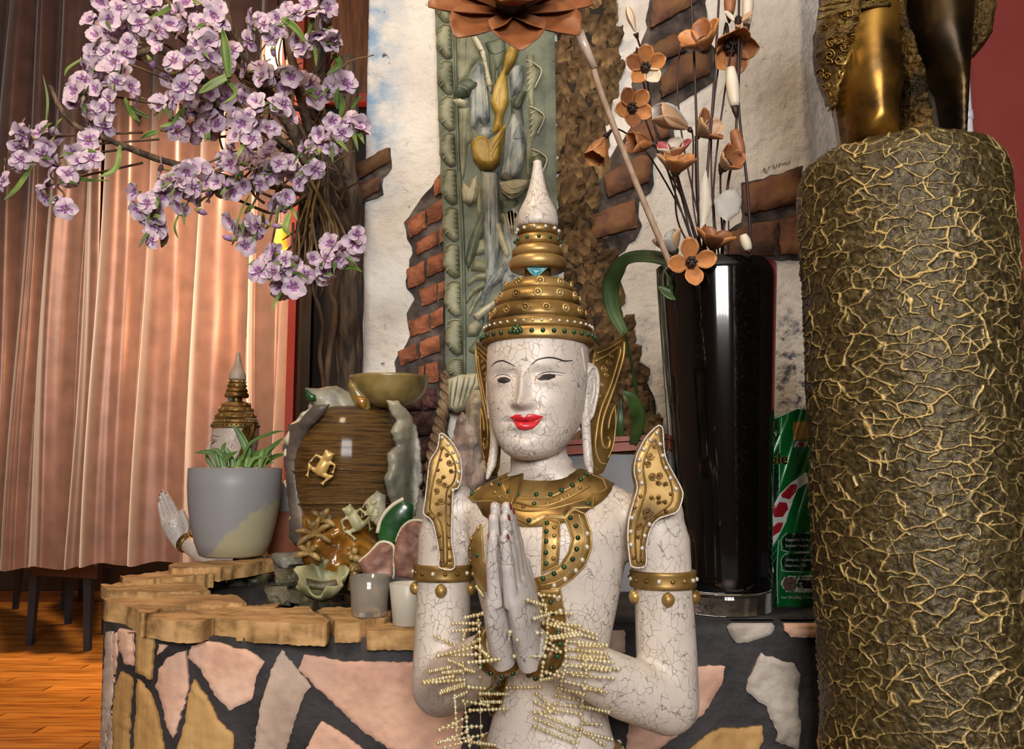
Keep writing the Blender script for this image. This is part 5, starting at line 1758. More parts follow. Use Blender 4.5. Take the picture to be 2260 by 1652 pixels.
# ---- big wooden lotus on a leaning stick
Yl = 1.33
lc = at(1128, 30, Yl)
lot = thing('wooden_lotus', 'large brown wooden lotus flower on a pale leaning stick', 'flower', lc)
WM['r'] = woodmat('red_brown_lotus_petal', ['#5e3218', '#7c4826', '#8c5834'])
put_petals(lot, lc, (0.04, -.85, .53), 8, .128, .100, R(80), 'r', .75, -.06, math.pi / 2 + .08)
put_petals(lot, lc + Vector((0, -.012, .004)), (0.04, -.85, .53), 8, .072, .062, R(58), 'r', .8, .05, math.pi / 2 + .08 + math.pi / 8)
MB().ball(lc + Vector((0, -.02, .01)), .026, 14, 10).build('seed_head', mat_pod, lot)
q = [lc + Vector((.03, .03, 0)), at(1272, 62, 1.37), at(1330, 215, 1.40), at(1400, 395, 1.44), at(1470, 562, 1.48), at(1520, 690, 1.54)]
MB().tube(smooth_path(q, 6), .0055, 8).build('stick', M('pale_stick', ['#a5876c', '#c2a68c'], 20, .6, stretch=(6, 6, 1)), lot)
a, c = at(1276, 70, 1.366), at(1312, 150, 1.386)
MB().tube([a, a.lerp(c, .5), c], [.0088, .0080, .0066], 8).build('tape_wrap', M('clear_tape', ['#b89c84', '#d8c4b0'], 20, .15, coat=.6), lot)

# ---- fish food bag
YG = 1.60
mat_bagg = M('green_foil', ['#0e6a2e', '#128038', '#159042'], 6, .22, .15, .12, 14, .006, coat=.4)
mat_bagd = M('dark_green_foil', ['#082a1c', '#0c3a26'], 6, .25, .15, coat=.3)
mat_bw = M('print_white', ['#dfe4e0'], 5, .35)
mat_by = M('print_gold', ['#c9a040', '#e0c060'], 9, .25, .3)
mat_bk = M('print_black', ['#0a0a0a'], 5, .3)
mat_br = M('print_red', ['#a81e2a'], 5, .3)
bag = thing('fish_food_bag', 'green fish food bag with a red and white koi, behind the column', 'bag', (at(1800, 1340, YG).x, YG, ZL))
def bagp(x, y):
    t = max(0, min(1, (y - 905) / 440.0))
    u = (x - 1690) / 250.0
    bulge = .045 * math.sin(math.pi * min(1, .08 + t * .86)) ** .6 * math.sin(math.pi * max(0.02, min(.98, u * .9 + .05))) ** .5
    p = at(x, y, YG - bulge + .006 * math.sin(x * .09 + y * .03))
    return p, Vector((0, -1, 0))
zbot = 1344
def fl(name, pts, mat, off=.0012, sp=5, parent=None):
    return one(name, pts, bagp, off, mat, parent or bag, back=0, sp=sp, prof='flat', bev=2)
one('pouch', [(1690, 928), (1720, 920), (1760, 902), (1790, 905), (1860, 912), (1935, 925), (1938, zbot), (1700, zbot), (1692, 1150)], bagp, .001, mat_bagg, bag, back=.085, sp=9, prof='flat')
fl('dark_side_print', [(1690, 929), (1722, 922), (1718, 1090), (1716, 1340), (1700, 1342), (1692, 1150)], mat_bagd)
mb = MB()
mb.tube(line_px([(1724, 922), (1720, 1000), (1719, 1085)], bagp, .0022), .0008, 5)
mb.tube(line_px([(1718, 1190), (1714, 1260), (1716, 1335)], bagp, .0022), .0008, 5)
mb.build('white_edge_line', mat_bw, bag)
fl('gold_cap_print', [(1746, 930), (1790, 926), (1800, 970), (1752, 972), (1748, 950)], mat_by)
fl('fish_head_print', [(1752, 972), (1800, 968), (1800, 990), (1752, 988)], mat_bw)
fl('red_dot_print', [(1762, 975), (1775, 973), (1775, 985), (1763, 985)], mat_br, .002, 3)
koi = fl('koi_body', [(1698, 1130), (1720, 1090), (1745, 1065), (1778, 1040), (1784, 1062), (1760, 1080), (1748, 1110), (1735, 1150), (1718, 1185), (1698, 1215)], mat_bw, .002)
fl('koi_red_patch', [(1722, 1092), (1745, 1068), (1760, 1066), (1756, 1085), (1742, 1102), (1726, 1098)], mat_br, .003, 3, koi)
fl('koi_red_patch', [(1703, 1125), (1718, 1106), (1736, 1108), (1740, 1122), (1728, 1140), (1708, 1142)], mat_br, .003, 3, koi)
fl('koi_red_patch', [(1700, 1165), (1715, 1152), (1730, 1150), (1722, 1172), (1698, 1188)], mat_br, .003, 3, koi)
fl('fin_print', [(1697, 1246), (1706, 1250), (1708, 1262), (1698, 1264)], mat_bw, .002, 3)
def text(body, px, py, hpx, mat, off=.0025, bold=0.0, sx=1.0):
    cu = bpy.data.curves.new('print_text', 'FONT')
    cu.body = body
    cu.extrude = .0003
    cu.offset = bold
    cu.resolution_u = 3
    o = bpy.data.objects.new('tmp', cu)
    COL.objects.link(o)
    dg = bpy.context.evaluated_depsgraph_get()
    me = bpy.data.meshes.new_from_object(o.evaluated_get(dg))
    bpy.data.objects.remove(o)
    V = []
    k = hpx / .7
    for v in me.vertices:
        p, n = bagp(px + v.co.x * k * sx, py - v.co.y * k)
        V.append(p + n * (off + v.co.z * 1.0))
    F = [tuple(p.vertices) for p in me.polygons]
    bpy.data.meshes.remove(me)
    return link('print_text', V, F, mat, bag, smooth=False)
text('ple', 1697, 1023, 24, mat_by, .0024, .035)
text('ple', 1697, 1023, 24, mat_bk, .0034, .008)
text('ori', 1692, 962, 13, mat_bw, .0024, .01)
for y0, lines in ((1176, ('Supports Immune', 'System Health')), (1220, ('Uniquely Balanced', 'Nutrient Mix'))):
    ov = [(1724 + 12 - 12 * math.cos(a), y0 + 20 - 20 * math.sin(a)) for a in np.linspace(-1.4, 1.4, 8)]
    pts = [(1735, y0), (1860, y0), (1872, y0 + 20), (1860, y0 + 40), (1735, y0 + 40), (1725, y0 + 30), (1723, y0 + 20), (1725, y0 + 10)]
    fl('oval_panel', pts, mat_bagd)
    MB().tube(line_px(pts + [pts[0]], bagp, .002, 3), .0008, 5).build('oval_outline', mat_bw, bag)
    text(lines[0], 1732, y0 + 17, 6.5, mat_bw, .0026, .0, .95)
    text(lines[1], 1732, y0 + 30, 6.5, mat_bw, .0026, .0, .95)
pts = [(1735, 1268), (1860, 1268), (1872, 1288), (1860, 1308), (1735, 1308), (1725, 1298), (1723, 1288), (1725, 1278)]
fl('oval_panel', pts, mat_bw)
fl('pellet_photo', [(1726, 1288), (1732, 1274), (1748, 1271), (1758, 1280), (1756, 1298), (1745, 1305), (1732, 1302)], M('pellet_print', ['#5a4a3c', '#8a7460'], 160, .4), .002, 3)
fl('black_panel', [(1762, 1279), (1860, 1279), (1860, 1298), (1758, 1298)], mat_bk, .002, 4)
text('S', 1762, 1297, 13, mat_bw, .0034, .02)
text('FLOATING', 1764, 1276, 5, mat_bk, .0028)
text('Net Wt.500g(17.6oz)', 1723, 1320, 6, mat_bw, .0024, 0, .95)
# ================================================================== carved relief panel
YP = 2.055
mat_cg = M('grey_green_carving', ['#56593f', '#7c7d62', '#979679'], 16, 0.55, bump=.35, bs=50, bd=.006)
mat_cgd = M('deep_green_carving', ['#3a4132', '#545c49', '#6b725c'], 14, 0.55, bump=.35, bs=50, bd=.006)
mat_cb = M('blue_grey_carving', ['#50585a', '#7f8582', '#a8a99c'], 18, 0.5, bump=.3, bs=40, bd=.006, stretch=(3, 3, 1))
mat_cw = M('cream_carving', ['#8f8a70', '#bcb598', '#cdc7b0'], 18, 0.55, bump=.3, bs=50, bd=.005)
mat_cgo = M('ochre_carving', ['#7d6420', '#b3923c', '#c7ae66'], 16, 0.5, bump=.3, bs=50, bd=.005)
panel = thing('carved_panel', 'tall grey-green carved relief panel of robed figures and leaves on the wall', 'carving', at(1090, 880, YP))
pp_ = on_y(YP)
one('back_board', [(958, -60), (1222, -60), (1226, 200), (1230, 500), (1236, 780), (1120, 860), (1050, 900), (990, 905), (984, 830), (982, 600), (975, 430), (966, 200)], pp_, .008, mat_cgd, panel, back=.04, sp=18, prof='flat', rough=.6)  # board painted a darker green as shade, so the carving gaps look deep
one('side_strip', [(1200, -60), (1222, -60), (1226, 200), (1230, 500), (1236, 780), (1215, 780), (1208, 500), (1203, 200)], on_y(YP - .008), .004, mat_cgd, panel, back=.004, sp=12, prof='flat')
# left border of stacked leaves
ys = [-30, 52, 132, 210, 290, 369, 453, 533, 615, 699, 785, 835]
def xr(y): return 997 + (y - 60) * .036 if y < 785 else 1023
def xl(y): return 959 + (y - 30) * .031
pb = on_y(YP - .008)
for i in range(len(ys) - 1):
    a, c = ys[i], ys[i + 1]
    m_ = (a + c) / 2
    lf = one('border_leaf', [(xr(a) - 1, a + 6), (xr(c) - 1, c - 4), (xr(c) - 14, c + 1), (xl(c) + 14, c - 8), (xl(m_) + 1, m_ + 12), (xl(m_) + 2, m_ - 8), (xl(a) + 12, a + 12), (xr(a) - 16, a + 4)], pb, .017, mat_cg, panel, back=.004, sp=6, bev=14, edge=.12)
    mb = MB()
    for k in range(6):
        y = a + 10 + (c - a - 18) * k / 6
        mb.tube(line_px([(xr(y) - 2, y), ((xr(y) + xl(y)) / 2, y - 2), (xl(y) + 8, y + 5)], pb, .0150, 4), [.0006] + [.0018] * 7 + [.0005], 6)
    mb.build('leaf_ribs', mat_cg, lf)
mb = MB()
mb.tube(line_px([(1001, -60), (1010, 300), (1018, 450), (1024, 600), (1026, 830)], pb, .006, 6), .004, 6)
mb.build('border_bead', mat_cgd, panel)
cA, cB, cD = crop(950, 60, 3.934), crop(960, 440, 3.593), crop(880, 820, 5.9)
def relief(name, pts, t, mat, cr=cA, y=0.0, folds=(), fm=None, rr=.0022, sp=6):
    pj = on_y(YP - .006 - y)
    o = one(name, cr(pts), pj, t, mat, panel, back=.012 + y, sp=sp, bev=9, edge=.15)
    if folds:
        ob = BVHTree.FromPolygons([tuple(world_of(o) @ v.co) for v in o.data.vertices], [tuple(p.vertices) for p in o.data.polygons])
        oj = on_mesh(ob, YP - .02)
        mb = MB()
        for f_ in folds:
            q = line_px(cr(f_), oj, .0, 6)
            n = len(q)
            mb.tube(q, [rr * (.3 + .7 * math.sin(math.pi * (i + .5) / n)) for i in range(n)], 6)
        mb.build('carved_fold', fm or mat, o)
    return o
for pts, mt, fo in (([(235, 700), (345, 690), (352, 900), (330, 1010), (300, 1280), (262, 1420), (245, 1100)], mat_cg, [[(280, 720), (275, 1000), (270, 1300)], [(320, 720), (315, 950)]]),
        ([(210, 20), (360, 40), (440, 260), (360, 360), (330, 440), (225, 500)], mat_cg, [[(250, 60), (245, 450)], [(310, 80), (300, 420)]]),
        ([(830, 240), (905, 240), (905, 700), (860, 720), (835, 560)], mat_cg, [[(850, 260), (850, 690)]]),
        ([(830, 900), (880, 880), (890, 1300), (850, 1340), (820, 1260)], mat_cg, [[(850, 910), (860, 1290)]]),
        ([(410, 880), (540, 850), (560, 930), (500, 980), (420, 950)], mat_cb, [[(430, 900), (530, 900)]]),
        ([(500, 200), (640, 220), (640, 420), (560, 640), (520, 560)], mat_cgd, [[(560, 240), (560, 500)], [(600, 240), (590, 430)]]),
        ([(690, 580), (800, 700), (820, 900), (700, 780)], mat_cgd, [[(720, 640), (790, 860)]]),
        ([(400, 1380), (450, 1380), (455, 1700), (430, 1800), (400, 1600)], mat_cg, [[(425, 1400), (430, 1700)]])):
    relief('background_fold', pts, .010, mt, folds=fo)
relief('robe', [(340, 450), (380, 340), (450, 300), (480, 420), (500, 560), (520, 820), (470, 870), (420, 820), (400, 900), (350, 880), (330, 700)], .020, mat_cb, folds=[[(440, 320), (450, 560), (460, 840)], [(380, 420), (390, 650), (380, 880)], [(480, 450), (495, 650), (505, 800)]])
relief('sleeve', [(200, 600), (220, 510), (330, 450), (420, 500), (420, 540), (330, 600), (230, 620)], .022, mat_cgd, y=.008, folds=[[(230, 520), (300, 540), (330, 600)], [(260, 490), (330, 520), (370, 570)]])
relief('hand', [(195, 630), (260, 625), (320, 640), (310, 700), (230, 690)], .018, mat_cw, y=.008)
relief('braid', [(370, 40), (430, 120), (480, 220), (500, 350), (540, 500), (520, 570), (480, 480), (470, 360), (430, 220), (350, 90)], .018, mat_cw, y=.01, folds=[[(380 + k * 22 - k * k * .4, 80 + k * 60), (420 + k * 18, 70 + k * 60)] for k in range(8)], rr=.003)
relief('sash', [(640, 250), (700, 150), (770, 180), (740, 300), (660, 420), (680, 650), (640, 760), (620, 880), (540, 930), (560, 760), (520, 650), (560, 500), (620, 380)], .020, mat_cgo, y=.006, folds=[[(700, 190), (640, 400), (600, 600), (590, 860)], [(660, 300), (610, 480), (570, 640)]])
relief('robe', [(680, 400), (740, 330), (820, 340), (810, 470), (780, 560), (700, 610), (690, 480)], .020, mat_cb, y=.004, folds=[[(790, 350), (750, 450), (720, 580)]])
relief('robe', [(470, 140), (640, 90), (660, 200), (620, 380), (560, 420), (520, 260)], .016, mat_cgd, folds=[[(500, 180), (560, 230), (640, 200)], [(520, 220), (560, 320), (600, 380)]])
relief('cuff', [(715, 650), (780, 560), (835, 560), (800, 660), (765, 745), (712, 700)], .016, mat_cgd, y=.006, folds=[[(740, 660), (770, 690), (790, 600)]])
relief('pouch', [(350, 1010), (420, 950), (490, 970), (520, 1000), (650, 850), (620, 1080), (600, 1180), (540, 1240), (430, 1230), (370, 1140)], .030, mat_cgo, y=.010, folds=[[(640, 870), (560, 1000), (520, 1080)], [(630, 950), (560, 1050), (530, 1130)], [(380, 1000), (440, 960), (500, 1010), (510, 1200)]])
relief('robe', [(650, 900), (710, 750), (780, 780), (820, 940), (830, 1080), (800, 1230), (760, 1310), (700, 1340), (600, 1310), (630, 1100)], .022, mat_cb, y=.004, folds=[[(700, 800), (680, 1000), (640, 1280)], [(760, 850), (720, 960), (800, 960)], [(720, 1000), (690, 1150), (700, 1300)], [(790, 1000), (780, 1200)]])
relief('coil', [(600, 1350), (660, 1340), (740, 1320), (850, 1330), (850, 1400), (780, 1470), (700, 1510), (620, 1440)], .022, mat_cw, y=.004, folds=[[(610, 1380), (680, 1440), (780, 1430)], [(640, 1350), (720, 1400), (840, 1360)], [(630, 1430), (700, 1480), (770, 1460)]])
relief('robe_column', [(440, 1250), (590, 1260), (600, 1500), (610, 1800), (600, 2050), (560, 2250), (480, 2400), (470, 2100), (450, 1700)], .018, mat_cb, folds=[[(480, 1280), (490, 1700), (500, 2100)], [(550, 1280), (560, 1700), (560, 2100)], [(515, 1300), (520, 1800)]])
relief('robe_column', [(600, 1500), (760, 1500), (760, 1700), (620, 1700)], .014, mat_cgd)
relief('lotus_bud', [(265, 1430), (290, 1350), (340, 1400), (360, 1330), (400, 1290), (430, 1400), (410, 1510), (340, 1560), (280, 1520)], .020, mat_cw, folds=[[(290, 1370), (310, 1460), (335, 1540)], [(395, 1310), (380, 1440), (345, 1540)], [(345, 1400), (342, 1540)]])
relief('stem_leaf', [(250, 780), (330, 760), (380, 950), (360, 1000), (300, 1050)], .010, mat_cg)
relief('dark_leaf', [(330, 180), (400, 60), (400, 250), (330, 430), (260, 580), (240, 480), (270, 330)], .014, mat_cgd, cB, folds=[[(390, 100), (320, 330), (262, 540)]])
for pts in ([(350, 310), (410, 330), (425, 430), (320, 450)], [(310, 470), (425, 500), (425, 580), (280, 570)], [(250, 660), (330, 590), (420, 580), (420, 640), (320, 650), (260, 695)], [(240, 790), (300, 700), (405, 648), (405, 695), (300, 765), (250, 835)], [(250, 940), (300, 800), (375, 700), (385, 745), (320, 855), (260, 965)], [(250, 1000), (330, 950), (390, 1000), (330, 1090), (255, 1090)]):
    relief('fan_leaf', pts, .016, mat_cg, cB)
relief('tail', [(485, 150), (520, 200), (590, 390), (610, 440), (560, 490), (500, 330), (475, 220)], .020, mat_cw, cB, y=.006)
relief('shell_fan', [(500, 120), (590, 80), (690, 70), (670, 300), (620, 390), (560, 280)], .014, mat_cg, cB, folds=[[(540 + 28 * k, 105 - 6 * k), (570 + 20 * k, 220), (600 + 8 * k, 340)] for k in range(5)], fm=mat_cw)
relief('robe', [(430, 600), (500, 560), (560, 470), (600, 470), (590, 560), (520, 650), (440, 720), (390, 830), (350, 850), (370, 740)], .020, mat_cb, cB, y=.004, folds=[[(580, 490), (500, 610), (400, 760)], [(520, 560), (440, 660)]])
relief('robe', [(560, 520), (700, 560), (690, 640), (560, 640)], .016, mat_cb, cB)
for pts, mt in (([(1110, 460), (1150, 450), (1160, 620), (1130, 760), (1105, 640)], mat_cb), ([(1160, 470), (1200, 460), (1205, 640), (1180, 780), (1160, 640)], mat_cg), ([(1060, 720), (1100, 700), (1130, 780), (1110, 850), (1060, 860)], mat_cgd), ([(1140, 760), (1200, 720), (1210, 770), (1150, 830)], mat_cw)):
    mx_, my_ = sum(q[0] for q in pts) / len(pts), sum(q[1] for q in pts) / len(pts)
    relief('background_fold', pts, .014, mt, lambda q: q, folds=[[(mx_ - 8, my_ - 90), (mx_, my_), (mx_ - 6, my_ + 90)], [(mx_ + 10, my_ - 70), (mx_ + 12, my_ + 60)]] if my_ < 700 else ())
relief('foot', [(300, 920), (360, 870), (470, 800), (515, 750), (520, 800), (420, 905), (340, 965)], .020, mat_cw, cB, y=.006)
relief('robe', [(360, 860), (480, 820), (430, 960), (400, 1100), (330, 1240), (250, 1200), (320, 1120), (380, 980)], .012, mat_cgd, cB)
relief('drapery_end', [(630, 100), (800, 30), (1080, 20), (1110, 200), (980, 300), (850, 490), (740, 530), (650, 480)], .022, mat_cw, cD, folds=[[(700, 80), (680, 250), (670, 460)], [(770, 60), (740, 250), (700, 480)], [(860, 50), (830, 200), (760, 500)], [(930, 40), (880, 250), (830, 420)], [(1000, 40), (980, 150), (920, 280)], [(1060, 40), (1030, 200)]], fm=mat_cg)
for x0, y0 in ((1160, 135), (1166, 236), (1172, 330), (1180, 430)):
    lf = one('side_leaf', [(x0, y0), (x0 + 18, y0 + 8), (x0 + 33, y0 + 26), (x0 + 18, y0 + 60), (x0 + 3, y0 + 92), (x0 + 2, y0 + 40)], pb, .009, mat_cg, panel, back=.004, sp=6)
    mb = MB()
    mb.tube(line_px([(x0 + 2, y0 + 1), (x0 + 20, y0 + 9), (x0 + 35, y0 + 26), (x0 + 20, y0 + 62)], pb, .008, 5), .0018, 6)
    for k in range(5):
        mb.tube(line_px([(x0 + 3, y0 + 18 + 13 * k), (x0 + 16 - k, y0 + 12 + 12 * k)], pb, .009, 4), .0015, 5)
    mb.build('leaf_veins', mat_cw, lf)

# ================================================================== bark strip
mat_bark = M('cork_bark', ['#2e2216', '#5a4228', '#7d613c', '#9a8058'], 12, 0.85, bump=.7, bs=55, bd=.01, rand=.28)
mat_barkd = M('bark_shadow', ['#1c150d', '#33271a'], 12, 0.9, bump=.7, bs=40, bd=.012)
bark = thing('bark_strip', 'rough brown cork bark strip of overlapping scales beside the carved panel', 'bark', at(1330, 960, YW))
bpoly = [(1228, -60), (1345, -60), (1350, 60), (1362, 150), (1335, 230), (1322, 330), (1318, 480), (1345, 560), (1352, 640), (1385, 730), (1405, 800), (1440, 870), (1452, 960), (1440, 1080), (1290, 1080), (1280, 900), (1260, 760), (1246, 620), (1240, 400), (1233, 150)]
one('bark_base', bpoly, on_y(YW - .005), .014, mat_barkd, bark, back=.01, sp=14, prof='flat', rough=2.5, bump=.6, bsc=25)
rg = random.Random(12)
def inside(x, y, poly):
    r = False
    for i in range(len(poly)):
        (xa, ya), (xb, yb) = poly[i - 1], poly[i]
        if (ya > y) != (yb > y) and x < (xb - xa) * (y - ya) / (yb - ya) + xa:
            r = not r
    return r
chips = []
for k in range(6):
    n = 9
    pts = []
    for i in range(n):
        a = 2 * math.pi * i / n
        rr = rg.uniform(.7, 1.15)
        pts.append((math.cos(a) * rr * 17, math.sin(a) * rr * 24 * (1.25 if math.sin(a) > 0 else .9)))
    def pj(x, y, k=k):
        return (Vector((x * .0011, 0, -y * .0011)), Vector((0, -1, 0)))
    mb = solid(MB(), pts, pj, .005, back=.003, sp=6, prof='flat', bev=7, rough=1.2, bump=.9, bsc=70)
    o = mb.build('bark_scale', mat_bark, bark, world=False, smooth=False)
    chips.append(o)
used = [False] * 6
placed = []
tries = 0
while len(placed) < 170 and tries < 9000:
    tries += 1
    x, y = rg.uniform(1200, 1460), rg.uniform(-50, 1070)
    if not inside(x, y, bpoly) or any(math.hypot(x - a, (y - b2) * .75) < 23 for a, b2 in placed):
        continue
    placed.append((x, y))
Bi = world_of(bark).inverted()
for i, (x, y) in enumerate(placed):
    k = rg.randrange(6)
    o = chips[k] if not used[k] else chips[k].copy()
    if used[k]:
        COL.objects.link(o)
        o.parent = bark
    used[k] = True
    s = rg.uniform(1.05, 1.75)
    p = at(x, y, YW - .020)
    mt = Matrix.Translation(p) @ Matrix.Rotation(rg.uniform(-.7, .7), 4, 'Y') @ Matrix.Rotation(rg.uniform(.30, .85), 4, 'X') @ Matrix.Rotation(rg.uniform(-.3, .3), 4, 'Z') @ Matrix.Diagonal((s, s * 1.3, s * rg.uniform(.9, 1.5), 1))
    o.matrix_basis = Bi @ mt
# ================================================================== fountain jar
YJ = 1.80
mat_jar = M('brown_glaze', ['#38280f', '#543b18', '#6e5024', '#483416'], 6, 0.24, bump=.8, bs=26, bd=.006, stretch=(1.5, 1.5, 34), coat=.35)
mat_lf = M('weathered_leaf_glaze', ['#5a5a50', '#96917f', '#c2b998'], 9, 0.4, bump=.25, bs=30, bd=.005, stretch=(1, 1, .6))
mat_lfin = M('dark_leaf_inside', ['#2c2c2a', '#4e4a46', '#6a6258'], 9, 0.45, bump=.3, bs=30, bd=.005)
mat_lfg = M('green_leaf_glaze', ['#163a1c', '#24542a', '#3c6a3c'], 7, 0.25, coat=.4)
mat_lfe = M('pale_leaf_edge', ['#b0a890', '#d6cdb4'], 14, 0.4)
mat_bowl = M('ochre_bowl_glaze', ['#5a4c28', '#8d7a48', '#a89868'], 9, 0.35, bump=.2, bs=25, bd=.004, coat=.3)
mat_goldf = M('gilded_frog', ['#9a7a3c', '#c9a866', '#ddc48c'], 20, 0.35, .25)
mat_moss = M('mossy_frog', ['#5c5c3c', '#8e8c64', '#b0ab86'], 18, 0.45)
mat_amb = M('amber_glaze', ['#4c3010', '#7d5218', '#9a6c28'], 8, 0.25, bump=.3, bs=25, bd=.006, coat=.5)
mat_pinkr = M('pink_scallop_rock', ['#6a463c', '#8f6a5c', '#b8998a'], 16, 0.6, bump=.6, bs=40, bd=.008)
ZJ = 0.664
xj = at(768, 1100, YJ).x
jar = thing('fountain_jar', 'glazed brown jar fountain wrapped in weathered lotus leaves, in the pond', 'fountain', (xj, YJ, ZJ))
def jz(py): return at(768, py, YJ).z
def jr(px): return px * YJ / FPX
prof = [(60, 1300), (85, 1260), (100, 1200), (112, 1130), (118, 1060), (119, 1010), (114, 960), (100, 922), (84, 905), (70, 900)]
MB().lathe([(jr(r), jz(y)) for r, y in prof], (xj, YJ, 0), 64).build('jar_body', mat_jar, jar)
mb = MB()
for py, r in ((1108, 116.5), (1038, 120), (1160, 109)):
    mb.tube([(xj + jr(r) * math.cos(a), YJ + jr(r) * math.sin(a), jz(py) + .002 * math.sin(3 * a)) for a in np.linspace(0, 2 * math.pi, 49)], .0022, 6, cap=False)
mb.build('glaze_ridge', mat_jar, jar)
cJ = crop(560, 760, 2.502)
def jp(name, pts, Y, t, mat, cr=cJ, **kw):
    a = dict(both=True, sp=7, rough=.6, bump=.12, bsc=40, edge=.25)
    a.update(kw)
    return one(name, cr(pts), on_y(Y), t, mat, jar, **a)
# shell-like leaf at the left, thick leaf at the right, collar leaf on top
def wrap(name, pts, mat, r_out, t=.010, cr=cJ):
    def pj(x, y):
        p0 = at(x, y, YJ)
        dx = (p0.x - xj)
        yy = math.sqrt(max(0.0001, r_out ** 2 - min(dx * dx, (r_out * .985) ** 2)))
        # push along the sight line so the outline keeps its place
        p = at(x, y, YJ - yy)
        nrm = Vector(((p.x - xj), p.y - YJ, 0))
        return p, (nrm.normalized() if nrm.length > 1e-4 else Vector((0, -1, 0)))
    return one(name, cr(pts), pj, t, mat, jar, back=.004, sp=6, rough=.7, bump=.2, bsc=45, edge=.35, bev=10)
wrap('leaf_shell', [(200, 440), (260, 420), (330, 340), (420, 330), (360, 410), (300, 470), (250, 570), (225, 680), (245, 830), (270, 930), (290, 1010), (270, 1100), (240, 1110), (200, 1060), (215, 950), (195, 830), (180, 660), (175, 550)], mat_lfin, jr(128))
mb = MB()
e = cJ([(345, 325), (290, 385), (235, 440), (195, 520), (190, 600), (205, 690), (195, 760), (215, 830), (235, 900), (255, 960)])
mb.tube([p + Vector((0, -.008 - .004 * math.sin(i * 1.7), 0)) for i, p in enumerate(line_px(e, on_y(YJ - .01), 0, 5))], [.006 + .003 * math.sin(i * 1.3) for i in range(46)], 8)
mb.build('leaf_rim', mat_lfe, jar)
jp('leaf_curl', [(165, 530), (215, 440), (250, 440), (225, 520), (190, 560)], YJ - .03, .012, mat_lfe)
jp('leaf_curl', [(195, 960), (215, 910), (240, 990), (265, 1040), (250, 1060), (205, 1020)], YJ - .03, .014, mat_lf)
jp('leaf_curl', [(200, 1040), (260, 1040), (270, 1090), (240, 1115), (205, 1090)], YJ - .03, .014, mat_moss)
wrap('leaf_side', [(735, 310), (790, 310), (840, 370), (885, 470), (905, 600), (912, 740), (890, 850), (870, 950), (790, 950), (740, 830), (720, 740), (745, 680), (740, 600), (790, 560), (760, 480), (790, 420), (755, 370)], mat_lf, jr(128), .014)
jp('leaf_collar', [(288, 240), (340, 245), (460, 230), (520, 260), (560, 300), (600, 385), (540, 410), (420, 405), (350, 400), (330, 330), (300, 310)], YJ - .04, .028, mat_lf)
jp('leaf_underside', [(286, 245), (345, 280), (345, 310), (310, 312), (288, 285)], YJ - .065, .006, mat_lfg)
jp('leaf_collar', [(560, 330), (640, 390), (760, 390), (750, 320), (640, 310)], YJ + .01, .025, mat_lfin)
# bowl with spout
bc = at(860, 838, YJ - .02)
mb = MB()
prof = [(.004, -.060), (.030, -.058), (.055, -.046), (.074, -.026), (.081, .0), (.083, .006), (.079, .006), (.070, -.018), (.045, -.040), (.004, -.047)]
mb.lathe([(r, bc.z + z) for r, z in prof], (bc.x, bc.y, 0), 48, cap=False)
bowl = mb.build('bowl', mat_bowl, jar)
jp('spout', [(530, 190), (590, 230), (640, 290), (645, 370), (615, 388), (570, 350), (540, 290), (525, 230)], YJ - .055, .016, mat_bowl)
jp('spout_mouth', [(555, 280), (620, 290), (625, 340), (605, 360), (570, 330)], YJ - .070, .005, mat_amb)
MB().ball((bc.x - .02, bc.y, bc.z + .004), .020, 12, 8, (1, 1, .5)).build('bowl_pebble', M('orange_pebble', ['#b0623a', '#c88058'], 30, .6), jar)
# frogs
def frog(px, py, Y, s, tilt, mat, flip=1):
    c = at(px, py, Y)
    rot = Matrix.Rotation(tilt, 3, 'Y')
    mb = MB()
    f = lambda x, y, z: c + rot @ (Vector((x * flip, y, z)) * s)
    mb.ball(f(0, 0, 0), s * .62, 14, 10, (.72, .55, 1.15), rot)
    mb.ball(f(0, -.10, .85), s * .42, 14, 10, (.9, .75, .85), rot)
    for e in (-1, 1):
        mb.ball(f(e * .26, -.28, 1.1), s * .14, 8, 6)
        mb.tube([f(e * .35, -.1, .5), f(e * .75, -.25, .55), f(e * .85, -.25, .15)], [s * .14, s * .11, s * .09], 8)
        for q in (-1, 0, 1):
            mb.tube([f(e * .85, -.25, .15), f(e * .85 + q * .16, -.30, -.08)], [s * .07, s * .05], 6)
        mb.tube([f(e * .30, 0, -.5), f(e * .95, -.15, -.25), f(e * .60, -.2, -.85)], [s * .20, s * .16, s * .10], 8)
        for q in (-1, 0, 1):
            mb.tube([f(e * .60, -.2, -.85), f(e * .60 + q * .2, -.28, -1.1)], [s * .07, s * .05], 6)
    v, fc = remesh(mb, s * .085, 3)
    return link('frog', v, fc, mat, jar)
frog(712, 1030, YJ - .125, .028, R(28), mat_goldf)
frog(785, 1150, YJ - .150, .028, R(-32), mat_moss)
frog(818, 1125, YJ - .125, .018, R(20), mat_moss)
